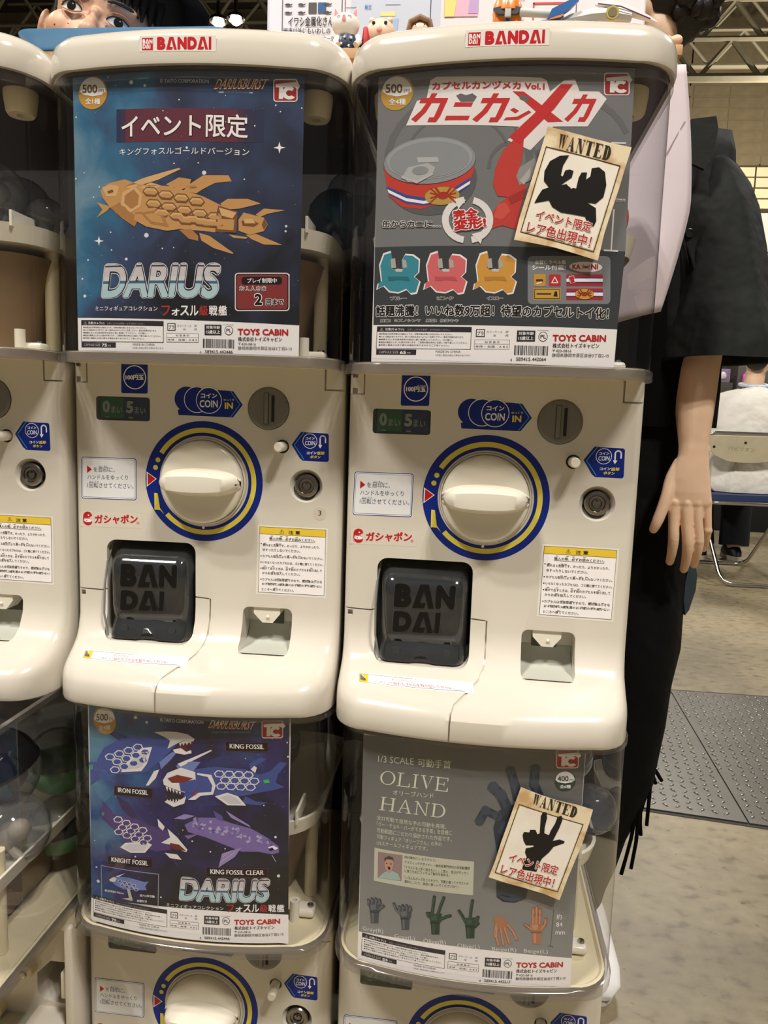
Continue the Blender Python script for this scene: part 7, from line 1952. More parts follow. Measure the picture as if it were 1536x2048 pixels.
# ================================================================= steel checker plate let into the floor
def floor_plate():
    A, B, Cc, D = Vector((.90, 1.04)), Vector((1.75, .91)), Vector((2.15, 1.86)), Vector((1.30, 1.88))
    t = thing('checker_plate', 'grey steel checker plate with raised treads set into the concrete floor', 'floor plate', (1.3, 1.4, 0))
    m = mat('plate_steel', (98, 96, 91), rough=.38, metal=.55, noise=.12, nscale=8, bump=.1, bscale=150)
    m2 = mat('tread_steel', (150, 148, 140), rough=.28, metal=.7)
    seam = [Vector((1.345, 1.875)), Vector((1.275, .975))]
    for k, P in enumerate(([(.90, 1.04), (1.278, .982), (1.343, 1.877), (1.30, 1.88)], [(1.282, .981), (1.75, .91), (2.15, 1.86), (1.347, 1.877)])):
        g = G(); g.prism([(a - 1.3, b - 1.4) for a, b in P], .0002, .004, m, 'z'); g.obj('plate', t, smooth=0)
    g = G(); g.prism([(.885 - 1.3, 1.03 - 1.4), (1.76 - 1.3, .895 - 1.4), (2.17 - 1.3, 1.875 - 1.4), (1.29 - 1.3, 1.895 - 1.4)], .0001, .0012, GREY2, 'z'); g.obj('plate_gap', t, smooth=0)
    u = (B - A).normalized(); v = Vector((-u.y, u.x)); q = G()
    q.sphere((0, 0, 0), 1, m2, 10, (.0098, .0032, .0030)); me = q.mesh('tread', 60); pts = []
    sp = .0285
    for j in range(-2, 40):
        for i in range(-2, 46):
            p = A + u * (sp * i) + v * (sp * j) ; 
            # inside the quadrilateral, clear of the seam
            Q = [A, B, Cc, D]; ok = all((Q[(k + 1) % 4] - Q[k]).cross(p - Q[k]) > .014 for k in range(4))
            xs = seam[1].x + (p.y - seam[1].y) * (seam[0].x - seam[1].x) / (seam[0].y - seam[1].y)
            if ok and abs(p.x - xs) > .010: pts.append((p, (i + j) % 2))
    vis = [(p, k) for p, k in pts if p.x > .93 + (p.y - 1.0) * .42 and p.x < 1.33 + (p.y - 1) * .42]
    vis.sort(key=lambda a: a[0].y); near = set(id(a[0]) for a in vis[:300])
    far = G()
    for p, k in pts:
        ang = math.atan2(u.y, u.x) + (PI / 4 if k else -PI / 4)
        if id(p) in near:
            o = bpy.data.objects.new('tread', me); COL.objects.link(o); o.parent = t; o.location = (p.x - 1.3, p.y - 1.4, .004); o.rotation_euler = (0, 0, ang)
        else:
            b = bmesh.new(); bmesh.ops.create_uvsphere(b, u_segments=6, v_segments=4, radius=1)
            far.bm(b, m2, Matrix.Translation((p.x - 1.3, p.y - 1.4, .004)) @ Matrix.Rotation(ang, 4, 'Z') @ Matrix.Diagonal((.0098, .0032, .0030, 1)))
    far.obj('treads_beyond', t, smooth=60, kind='stuff', fix=False)
floor_plate()
# ================================================================= display bench behind the machines
WOOD = mat('plywood', (214, 180, 134), rough=.55, noise=.08, nscale=30); WOOD2 = mat('plywood_edge', (190, 150, 108), rough=.6, noise=.16, nscale=60)
bench = thing('display_bench', 'plywood display bench behind the machines, dark cloth hanging beneath', 'bench', (.3, .45, 0))
g = G(); g.box((-.9, -.185, 1.408), (.503, -.025, 1.421), WOOD2, .001); g.obj('top_board', bench)
g = G(); g.box((-.9, -.18, 1.395), (.500, -.16, 1.4078), WOOD, .0008); g.obj('edge_batten', bench)
g = G(); g.box((-.9, -.178, 1.380), (.498, -.155, 1.3948), WOOD2, .0008); g.obj('edge_batten', bench)
CL = mat('dark_cloth', (20, 16, 15), rough=.9, noise=.2, nscale=12)
g = G(); rings = []
xs = [-.9 + 1.37 * k / 80 for k in range(81)]
for z in (1.38, 1.1, .8, .4, .02): rings.append([(x, -.150 + .006 * math.sin(x * 60) * (1.4 - z), z) for x in xs])
g.loft(rings, CL, cap=(0, 0), closed=False); g.obj('cloth', bench, smooth=60)
for x, y in ((-.85, -.06), (.46, -.06), (-.85, -.12), (.44, -.12)):
    g = G(); g.box((x - .02, y - .02, 0), (x + .02, y + .02, 1.407), WOOD2, .002); g.obj('leg', bench)
# carton behind the glass of the machines
# back board of leaflets
brd = thing('display_board', 'white upright board of printed sheets behind the lids', 'board', (.51, .395, 1.4215))
g = G(); g.box((-.275, -.004, 0), (.270, .004, .42), mat('board_white', (232, 230, 236), rough=.6)); g.obj('panel', brd)
LN = lambda a, b: None
def leaf(x0, x1, z0, z1, items, label, y=-.006):
    p = Print(lambda x, z: y, step=1., gap=.0004)
    A = lambda v: v * 1e4
    p.poly([(A(x0), A(z0)), (A(x1), A(z0)), (A(x1), A(z1)), (A(x0), A(z1))], ink(232, 231, 238), 0)
    for k, v in items:
        if k == 'r': a, b, c, d, col = v; p.poly([(A(a), A(b)), (A(c), A(b)), (A(c), A(d)), (A(a), A(d))], ink(*col), 2)
        elif k == 'R': a, b, c, d, col = v; p.poly([(A(a), A(b)), (A(c), A(b)), (A(c), A(d)), (A(a), A(d))], ink(*col), 1)
        elif k == 't': s, a, b, c, h, col = v; p.text(s, ((A(a), A(b)), (A(c), A(b)), (A(a), A(b + h))), ink(*col), .02, lay=3)
        else: col, pts = v; p.poly([(A(a), A(b)) for a, b in pts], ink(*col), 3)
    o = p.g.obj('sheet', brd, smooth=0, fix=False, label=label); return o
K0 = (60, 58, 66)
def fishlet(x, z, s, c): return ('p', (c, [(x - s, z), (x - .6 * s, z + .3 * s), (x, z + .35 * s), (x + .6 * s, z + .1 * s), (x + s, z + .35 * s), (x + .9 * s, z - .1 * s), (x + .2 * s, z - .25 * s), (x - .5 * s, z - .2 * s)]))
it = [('r', (-.2525, .02, -.2515, .42, (90, 88, 96))), ('r', (-.164, .06, -.163, .42, (90, 88, 96)))]
it += [('t', ('イワシ金属化さん', -.243, .0855, -.176, .0135, K0)), ('t', ('戦車以外にもいわしの', -.250, .0745, -.180, .009, K0)), ('t', ('ターンやフォークなどユニークな', -.250, .064, -.169, .008, K0)), ('t', ('形があります！', -.215, .0535, -.180, .008, K0))]
it += [fishlet(-.226, .137, .022, (66, 60, 56)), fishlet(-.185, .139, .018, (120, 112, 96)), ('p', ((212, 150, 90), [(-.196, .128), (-.186, .126), (-.180, .134), (-.190, .138)]))]
it += [fishlet(-.243 + .0195 * k, .115 - .011 * j, .006, (88, 84, 84)) for k in range(4) for j in range(2) if k != 2] + [('r', (-.213, .103, -.201, .118, (96, 92, 92))), ('r', (-.199, .103, -.187, .118, (70, 104, 150)))]
leaf(-.272, -.160, .02, .42, it, 'sheet with fish drawings and lettering')
it = [('R', (-.150, .0, -.02, .42, (206, 216, 234))), ('r', (-.067, .122, -.045, .134, (70, 64, 66))), ('p', ((236, 150, 96), [(-.065, .124), (-.047, .124), (-.047, .132), (-.065, .132)])), ('r', (-.107, .098, -.085, .104, (238, 232, 160))), ('r', (-.1, .113, -.078, .1136, K0)), ('r', (-.09, .130, -.072, .1306, K0)), ('t', ('説明書', -.13, .127, -.118, .006, (90, 130, 190))), ('t', ('組立', -.13, .108, -.12, .006, (90, 130, 190))), ('r', (-.158, .11, -.142, .1106, K0)), ('p', ((170, 196, 232), [(-.108, .05), (-.085, .055), (-.08, .095), (-.1, .09)]))]
leaf(-.158, -.036, .0, .42, it, 'pale blue sheet with small notes')
it = [('r', (-.0345, .0, -.0335, .42, (70, 68, 76))), ('r', (-.014, .096, .034, .138, (232, 190, 214))), ('p', ((240, 226, 140), [(-.014, .096), (.0, .096), (.006, .138), (-.014, .138)])), ('p', ((214, 90, 60), [(-.008, .122), (.006, .126), (.018, .124), (.014, .130), (-.006, .130)])), ('p', ((196, 170, 220), [(.02, .10), (.034, .1), (.034, .138), (.024, .138)])), ('t', ('ガチャ', -.01, .130, .015, .007, (250, 180, 60)))]
leaf(-.032, .062, .0, .42, it, 'pink and yellow picture sheet')
it = [('R', (.066, .09, .10, .105, (214, 222, 238))), ('r', (.068, .098, .098, .104, (238, 232, 160))), ('r', (.118, .123, .161, .129, (214, 140, 150))), ('r', (.120, .125, .159, .1275, (238, 220, 226))), ('r', (.112, .09, .114, .113, (214, 90, 100))), ('r', (.112, .111, .170, .1135, (214, 90, 100))), ('t', ('新商品入荷しました', .07, .116, .1, .004, K0)), ('t', ('おひとり様', .122, .1255, .156, .0022, (150, 60, 70)))]
leaf(.062, .172, .0, .42, it, 'sheet with red frame')
it = [('R', (.174, .125, .232, .139, (206, 216, 234))), ('r', (.178, .126, .262, .1263, K0)), ('t', ('キャンペーンなども実施中です！', .186, .128, .256, .007, K0)), ('r', (.176, .100, .20, .1004, K0)), ('r', (.176, .096, .196, .0964, K0))]
leaf(.174, .268, .0, .42, it, 'sheet with a speech bubble')
# rest of the loose things on the bench
def figure_cat():
    t = thing('cat_figurine', 'white cat figurine in navy starred bib with red tail, between the two lids', 'figurine', (.371, .295, 1.4215))
    W_ = mat('figure_white', (236, 232, 226), rough=.35, coat=.2); NV = mat('figure_navy', (34, 52, 84), rough=.4); RDm = mat('figure_red', (196, 60, 64), rough=.4); PKm = mat('figure_pink', (226, 130, 136), rough=.5)
    g = G(); g.sphere((-.004, 0, .041), .0185, W_, 24, (1.02, .9, .82)); h = g.obj('head', t, smooth=60)
    for s in (-1, 1):
        g = G(); g.tube([(s * .011 - .004, 0, .050), (s * .0145 - .004, 0, .0625)], [.006, .0008], W_, 10); g.tube([(s * .011 - .004, -.003, .050), (s * .0142 - .004, -.0025, .0605)], [.0042, .0006], PKm, 8); g.obj('ear', h)
    g = G(); g.prism([(-.0065, .040), (-.0015, .040), (-.0025, .046), (-.0055, .046)], -.0178, -.0150, PKm); g.obj('nose', h)
    for s in (-1, 1):
        g = G(); g.tube([(s * .010 - .004, -.0145, .045), (s * .0075 - .004, -.0155, .0465), (s * .005 - .004, -.0162, .0455)], [.0005] * 3, mat('figure_line', (150, 150, 150)), 6); g.obj('eye', h)
    g = G(); g.lathe([(.004, 0), (.0135, .001), (.0145, .010), (.0135, .020), (.010, .027)], W_, ax='z', seg=24); b = g.obj('torso', t)
    g = G(); g.lathe([(.0139, .006), (.0152, .010), (.0145, .020), (.0115, .026)], NV, ax='z', seg=24, cap=False); bb = g.obj('bib', t)
    for x, z in ((-.007, .012), (.003, .009), (.006, .019), (-.003, .020)):
        g = G(); g.prism([(x + .002 * (1 if k % 2 else .45) * math.cos(k * PI / 5), z + .002 * (1 if k % 2 else .45) * math.sin(k * PI / 5)) for k in range(10)], -.0160, -.0128, W_); g.obj('star', bb, smooth=0)
    for s in (-1, 1):
        g = G(); g.tube([(s * .013, -.004, .024), (s * .016, -.009, .016), (s * .012, -.014, .010)], [.0045, .004, .0042], W_, 12); g.obj('arm', t, smooth=60)
    g = G(); g.tube([(.014, .004, .006), (.0215, .004, .012), (.023, .004, .026), (.0225, .004, .040)], [.003, .0045, .005, .003], RDm, 12); g.obj('tail', t, smooth=60)
    g = G(); g.prism([(.014, .014), (.021, .022), (.019, .010)], -.006, -.002, CAV); g.obj('bow', t)
figure_cat()
def figure_pig():
    t = thing('pig_figurine', 'pale pink pig head figurine with black eyes, left of the upper right lid', 'figurine', (.413, .31, 1.4215))
    m = mat('figure_skin', (236, 204, 182), rough=.45); p = mat('figure_snout', (230, 150, 140), rough=.5)
    g = G(); g.sphere((0, 0, .036), .0205, m, 24, (1, .9, .92)); h = g.obj('head', t, smooth=60)
    g = G(); g.lathe([(.010, 0), (.014, .004), (.013, .02)], m, ax='z'); g.obj('torso', t)
    for s in (-1, 1):
        g = G(); g.sphere((s * .012, 0, .0535), .0045, m, 12); g.obj('ear', h, smooth=60)
        g = G(); g.sphere((s * .0082, -.0165, .0435), .0024, CAV, 12, (1, .5, 1)); g.obj('eye', h, smooth=60)
    g = G(); g.sphere((0, -.0185, .034), .0038, p, 14, (1, .5, .9)); g.obj('snout', h, smooth=60)
figure_pig()
def figure_doll():
    t = thing('doll_figurine', 'small doll figurine with a brown hood behind the upper right lid', 'figurine', (.467, .31, 1.4215))
    m = mat('figure_skin', (236, 204, 182)); hd = mat('figure_brown', (140, 112, 84), rough=.6)
    g = G(); g.sphere((0, 0, .037), .0165, m, 20, (1, .9, .95)); h = g.obj('head', t, smooth=60)
    g = G(); g.sphere((0, .0025, .0395), .0185, hd, 24, (1, .88, .95)); b = bmesh.new(); g.obj('hood', t, smooth=60); b.free()
    g = G(); g.tube([(-.0165, -.008, .034), (-.013, -.0125, .0465), (0, -.014, .0515), (.013, -.0125, .0465), (.0165, -.008, .034)], [.0034] * 5, hd, 10); g.obj('hood_rim', t, smooth=60)
    g = G(); g.sphere((0, -.0055, .0375), .0135, m, 20, (1, .75, .85)); f = g.obj('face', h, smooth=60)
    for s in (-1, 1):
        g = G(); g.sphere((s * .006, -.0155, .041), .0009, CAV, 8); g.obj('eye', h)
    g = G(); g.lathe([(.010, 0), (.014, .004), (.012, .022)], hd, ax='z'); g.obj('torso', t)
figure_doll()
def figure_orange():
    t = thing('orange_toy', 'orange and grey mechanical toy standing behind the upper right lid', 'toy', (.5815, .285, 1.4215))
    o_ = mat('toy_orange', (232, 128, 40), rough=.35, coat=.3); gy = mat('toy_grey', (70, 72, 76), rough=.4); lg = mat('toy_light', (196, 198, 196), rough=.4)
    g = G(); g.box((-.0185, -.012, 0), (.0185, .012, .052), o_, .006, 3); g.obj('shell', t)
    g = G(); g.lathe([(.019, .046), (.0185, .056), (.014, .066), (.004, .070)], o_, ax='z', seg=28); g.obj('dome', t)
    g = G(); g.prism([(-.019, .047), (-.010, .049), (.010, .049), (.019, .047), (.012, .040), (-.012, .040)], -.0165, -.010, gy, bev=0); g.obj('visor', t)
    g = G(); g.box((-.004, -.0185, .036), (.004, -.011, .056), lg, .001); g.obj('nose_block', t)
    g = G(); g.box((-.004, -.0150, .028), (.004, -.011, .038), gy, .001); g.obj('chin_block', t)
    g = G(); g.tube([(.017, -.012, .044), (.040, -.020, .038), (.062, -.022, .035)], [.0055, .0048, .0055], lg, 12); g.obj('barrel', t)
    g = G(); g.lathe([(.0022, -.016), (.0022, -.012)], gy, (.021, 0, .029), 'y', 12); g.obj('bolt', t)
figure_orange()
def figure_ship():
    t = thing('model_spaceship', 'white and blue model spaceship lying behind the right end of the lid', 'model', (.68, .262, 1.4215))
    w_ = mat('toy_light', (196, 198, 196)); wl = mat('ship_white', (214, 214, 212), rough=.35, coat=.2); bl_ = mat('ship_blue', (44, 96, 160), rough=.35, coat=.3); pk = mat('ship_plum', (120, 60, 110), rough=.4); gd = mat('ship_gold', (176, 160, 84), rough=.35)
    g = G(); g.loft([[(x, y * sy, .029 + z * sz + dz) for y, z in ((-.012, 0), (-.008, .008), (0, .011), (.008, .008), (.012, 0), (.008, -.006), (-.008, -.006))] for x, sy, sz, dz in ((-.040, .3, .3, -.006), (-.020, .8, .8, -.003), (.005, 1.1, 1.1, 0), (.030, 1.0, 1.0, .002), (.055, .8, .6, -.001))], wl); g.obj('hull', t)
    g = G(); g.prism([(-.050, .023), (-.045, .034), (-.020, .046), (-.012, .044), (-.022, .034), (-.034, .026)], -.016, -.011, bl_); g.obj('blue_fin', t)
    g = G(); g.prism([(-.062, .018), (-.048, .020), (-.030, .024), (-.034, .019), (-.060, .0165)], -.020, -.012, bl_); g.obj('blue_fin', t)
    g = G(); g.prism([(-.050, .0185), (-.034, .0215), (-.030, .0255), (-.046, .0205)], -.0215, -.0200, mat('toy_orange', (232, 128, 40))); g.obj('orange_mark', t)
    g = G(); g.loft([[(x, y, z) for y, z in ((-.006 * s, zc - .002 * s), (0, zc + .007 * s), (.006 * s, zc - .002 * s))] for x, zc, s in ((.010, .046, .3), (.030, .043, 1.2), (.055, .036, 1.1), (.080, .027, .6), (.088, .024, .2))], wl); g.obj('canopy', t)
    g = G(); g.tube([(.012, -.009, .0425), (.040, -.012, .0375), (.078, -.008, .0245)], [.0008] * 3, pk, 6); g.obj('plum_line', t)
    g = G(); g.lathe([(.008, -.014), (.008, -.011)], gd, (.030, 0, .030), 'y', 24); g.lathe([(.0055, -.0146), (.0055, -.013)], mat('ship_gold_dark', (110, 100, 60)), (.030, 0, .030), 'y', 24); g.obj('round_hatch', t)
    g = G(); g.cyl((0, 0, 0), (0, 0, .028), .004, w_); g.obj('stand', t)
figure_ship()
# bright blue tray in front of the capped person
t = thing('blue_tray', 'bright blue tray lying on the bench in front of the capped person', 'tray', (.03, .30, 1.4215))
BT = mat('tray_blue', (112, 184, 255), rough=.35, coat=.3)
g = G(); q = lambda z, e: [(x * (1 - 0) , y, z) for x, y in rrect(-.100 - e * .9, -.035 - e, .18 + e, .10 + e, .02 + e * .5, 6)]
g.loft([q(0, -.006), q(.004, 0), q(.018, .012), q(.0215, .0135), q(.0215, .0115), q(.018, .009), q(.006, -.004)], BT, cap=(1, 1)); g.obj('dish', t, smooth=50)
# paper hanging at the right end of the bench
def hanging():
    p = Print(lambda x, z: -.0, step=.01)
    g = G(); rings = []
    n = 26
    for k in range(n + 1):
        z = 1.393 - .303 * k / n; f = k / n; r = []
        x1 = .806 + .020 * math.sin(min(1, f * 1.6) * PI * .5) - .036 * max(0, f - .55) ** 1.3 * 2.2; x0 = .735
        for j in range(13):
            u = j / 12; r.append((x0 + (x1 - x0) * u, .262 + .006 * math.sin(u * 5 + f * 2.) - .010 * f * f, z - .03 * f * (1 - u) * .6))
        rings.append(r)
    m = mat('paper_lilac', (208, 196, 204), rough=.75, noise=.03, nscale=15)
    g.loft(rings, m, cap=(0, 0), closed=False); o = g.obj('hanging_paper', smooth=60); md = o.modifiers.new('t', 'SOLIDIFY'); md.thickness = .0006
    tag(o, 'white paper sheet hanging from the right end of the bench, faint print on it', 'paper')
    def mark(pts, c, w):
        q = G()
        for (a, b), (c_, d) in zip(pts, pts[1:]):
            dx, dz = c_ - a, d - b; l = math.hypot(dx, dz); nx, nz = -dz / l * w, dx / l * w
            q.add([(a + nx, .2548, b + nz), (c_ + nx, .2548, d + nz), (c_ - nx, .2548, d - nz), (a - nx, .2548, b - nz)], [(0, 1, 2, 3)], c)
        q.obj('printed_mark', o, smooth=0)
    gm = ink(150, 138, 146); pk = ink(196, 170, 160)
    mark([(.790, 1.285), (.810, 1.325)], gm, .0009)
    
    mark([(.790, 1.222), (.803, 1.246)], gm, .0010); mark([(.790, 1.228), (.803, 1.252)], gm, .0010); mark([(.790, 1.216), (.801, 1.238)], gm, .0010)
    for a, b in ((.776, 1.155), (.781, 1.16), (.787, 1.165), (.790, 1.172), (.795, 1.165), (.799, 1.178)): mark([(a, b), (a + .002, b + .010)], gm, .0007); mark([(a, b + .004), (a + .004, b + .005)], gm, .0006)
hanging()
# ================================================================= far group: folding chair, seated person, dark stall
ch = thing('folding_chair', 'chromed folding chair with pale plate back and blue seat', 'chair', (2.36, 4.05, 0))
def tb(name, pts, r=.012, m=CH, closed=False):
    g = G(); P = []
    pts = [Vector(p) for p in pts]
    for i, p in enumerate(pts):
        if 0 < i < len(pts) - 1:
            a = (pts[i - 1] - p); b = (pts[i + 1] - p); d = min(a.length, b.length, .16) * .5; A = p + a.normalized() * d; B = p + b.normalized() * d
            for k in range(6): t_ = k / 5; P.append(A * (1 - t_) ** 2 + p * 2 * t_ * (1 - t_) + B * t_ * t_)
        else: P.append(p)
    g.tube(P, r, m, 12); return g.obj(name, ch, smooth=60)
tb('rear_frame', [(.22, .38, .5), (.235, -.04, .45), (.20, -.30, .012), (-.20, -.30, .012), (-.262, -.02, .45), (-.28, .0, .90), (.26, .0, .90), (.235, -.04, .45)], .0125)
tb('front_frame', [(.235, -.02, .46), (.205, .42, .012), (-.235, .42, .012), (-.262, -.02, .48)], .0115)
tb('seat_rail', [(-.255, .34, .50), (-.262, -.08, .475), (.235, -.08, .475), (.235, .34, .50)], .012)
g = G(); g.prism(rrect(-.245, -.07, .225, .37, .06), .487, .525, mat('seat_blue', (28, 44, 84), rough=.6, bump=.1), 'z'); g.obj('seat', ch, smooth=30)
bp_ = [(-.262, .885), (.245, .885), (.24, .80), (.18, .745), (.05, .725), (-.05, .722), (-.13, .73), (-.21, .765), (-.258, .82)]
g = G(); g.prism(bp_, -.016, -.008, mat('plate_beige', (176, 168, 142), rough=.4, noise=.06, nscale=20)); bk = g.obj('back_plate', ch, smooth=0)
for x, z in ((-.215, .815), (-.03, .845), (.2, .84)):
    g = G(); g.lathe([(.008, -.018), (.008, -.015)], CAV, (x, 0, z), 'y', 12); g.obj('rivet', bk)
p = Print(lambda x, z: -.0165, step=1); p.text('パビリオン', ((-1300, 7980), (300, 7900), (-1300, 8230)), ink(140, 132, 112), .01, lay=1); p.g.obj('faint_lettering', bk, smooth=0, fix=False)
st = thing('dark_stall', 'dark cloth-covered stall table with small coloured goods behind the seated person', 'stall', (2.9, 6.2, 0))
g = G(); g.box((-.65, 0, 0), (.9, .8, 1.12), mat('black_cloth', (14, 13, 14), rough=.95), .01); g.obj('cloth_cover', st)
g = G(); g.box((-.65, .1, 1.121), (.12, .5, 1.33), mat('stall_box', (58, 56, 50), rough=.7), .005); g.obj('dark_box', st)
g = G(); g.box((.16, .12, 1.121), (.9, .5, 1.60), mat('stall_grey', (84, 80, 76), rough=.7), .005); g.obj('grey_box', st)
g = G(); g.box((-.9, .85, 0), (1.4, .9, 1.75), mat('stall_back', (40, 38, 40), rough=.9)); g.obj('back_cloth', st)
def goods(x, z, w_, h, col, label):
    t_ = thing('packaged_toy', label, 'toy', (2.9 + x, 6.3, z)); g = G(); g.box((-w_ / 2, 0, 0), (w_ / 2, .05, h), mat('pack_%d_%d' % (col[0], col[1]), col, rough=.4, noise=.3, nscale=60), .004); g.obj('pack', t_)
    g = G(); g.sphere((0, -.004, h * .5), min(w_, h) * .3, mat('pack_top', (214, 206, 214), rough=.4), 10, (1, .4, 1)); g.obj('window', t_)
goods(-.22, 1.331, .12, .09, (40, 130, 70), 'green packaged toy on the dark stall box')
goods(.02, 1.331, .14, .12, (130, 110, 140), 'lilac packaged toy on the dark stall box')
goods(-.38, 1.331, .08, .05, (190, 186, 180), 'small white packaged toy on the dark stall box')
tt = thing('pink_bag', 'pink bag hanging by the ear of the seated person', 'bag', (3.14, 6.28, 1.28)); g = G(); g.box((-.05, -.01, 0), (.05, .03, .13), mat('pack_pink', (214, 90, 170), rough=.5, noise=.3, nscale=60), .012); g.obj('pouch', tt); g = G(); g.tube([(-.03, .01, .13), (0, .01, .20), (.03, .01, .13)], .006, mat('pack_pink', (214, 90, 170)), 8); g.obj('loop', tt)
hb = thing('orange_poster_stand', 'orange and white standing panel glimpsed behind the chair back', 'panel', (2.28, 5.6, 0)); g = G(); g.box((-.12, 0, .2), (.06, .02, .98), mat('stand_white', (220, 214, 206), rough=.6)); g.obj('panel', hb); g = G(); g.box((-.12, -.002, .62), (.06, -.0005, .86), mat('stand_orange', (216, 96, 40), rough=.6)); g.obj('orange_field', hb); g = G(); g.box((-.15, -.05, 0), (.09, .1, .2), CAV, .01); g.obj('foot', hb)
# ================================================================= people
SKIN = mat('skin_tan', (226, 192, 164), rough=.5, noise=.05, nscale=30, sss=.08); SKIN2 = mat('skin_face', (204, 160, 130), rough=.48, noise=.05, nscale=24, sss=.08)
HAIR = mat('hair_black', (14, 12, 11), rough=.55, bump=.5, bscale=300)
def remesh(g, voxel, m, smooth_it=4, name='t', fac=.5):
    o = g.obj(name, smooth=0, fix=True); md = o.modifiers.new('r', 'REMESH'); md.mode = 'VOXEL'; md.voxel_size = voxel
    ms = o.modifiers.new('s', 'SMOOTH'); ms.iterations = smooth_it; ms.factor = fac
    dg = bpy.context.evaluated_depsgraph_get(); me = bpy.data.meshes.new_from_object(o.evaluated_get(dg)); bpy.data.objects.remove(o)
    me.materials.clear(); me.materials.append(m); me.shade_smooth(); return me
def merge(meshes, name, parent, m):
    b = bmesh.new()
    for me in meshes: b.from_mesh(me)
    me = bpy.data.meshes.new(name); b.to_mesh(me); b.free(); me.materials.append(m); me.shade_smooth()
    o = bpy.data.objects.new(name, me); COL.objects.link(o); o.parent = parent; return o
def chain(g, pts, m=SKIN, seg=14, n=5, sx=1.):
    """smooth tube through (x, y, z, r) points"""
    P = []; R = []
    for i in range(len(pts) - 1):
        p0, p1, p2, p3 = pts[max(i - 1, 0)], pts[i], pts[i + 1], pts[min(i + 2, len(pts) - 1)]
        for k in range(n):
            t = k / n; q = [.5 * ((2 * b) + (-a + c) * t + (2 * a - 5 * b + 4 * c - d) * t * t + (-a + 3 * b - 3 * c + d) * t ** 3) for a, b, c, d in zip(p0, p1, p2, p3)]
            P.append(q[:3]); R.append(q[3])
    P.append(pts[-1][:3]); R.append(pts[-1][3])
    g.tube(P, R, m, seg, sx=sx); g.sphere(P[-1], R[-1], m, 14); g.sphere(P[0], R[0], m, 14)
def off(pts, o): return [(a - o[0], b - o[1], c - o[2], *r) for a, b, c, *r in pts]
def head_mesh(g, c, s, M, m):
    """skull, jaw, nose, lips, ears; face looks to -y before M"""
    T = Matrix.Translation(c) @ M
    def sp(x, y, z, r, sc=(1, 1, 1)): g.sphere((0, 0, 0), r * s, m, 28, sc, T @ Matrix.Translation((x * s, y * s, z * s)))
    sp(0, .012, .030, .085, (.90, 1.08, 1.0)); sp(0, -.022, -.035, .066, (.96, 1.0, 1.12)); sp(0, -.045, -.088, .036, (1.1, .9, .8))
    for k in (-1, 1):
        sp(k * .038, -.052, -.018, .030, (1, .8, .9)); sp(k * .048, -.02, -.055, .035, (.7, 1, 1.1))
        sp(k * .083, .012, -.004, .022, (.34, .70, 1.35)); sp(k * .096, .020, .004, .0185, (.42, .75, 1.35)); sp(k * .084, .010, -.024, .010, (.5, .8, 1.1)); sp(k * .030, -.068, .028, .018, (1.2, .6, .5))
    for z, r, y in ((.006, .0085, -.082), (-.010, .0095, -.089), (-.024, .0125, -.095)): sp(0, y, z, r)
    for k in (-1, 1): sp(k * .012, -.086, -.028, .009)
    sp(0, -.079, -.052, .012, (1.9, .8, .55)); sp(0, -.077, -.062, .012, (1.6, .8, .6))
    return T
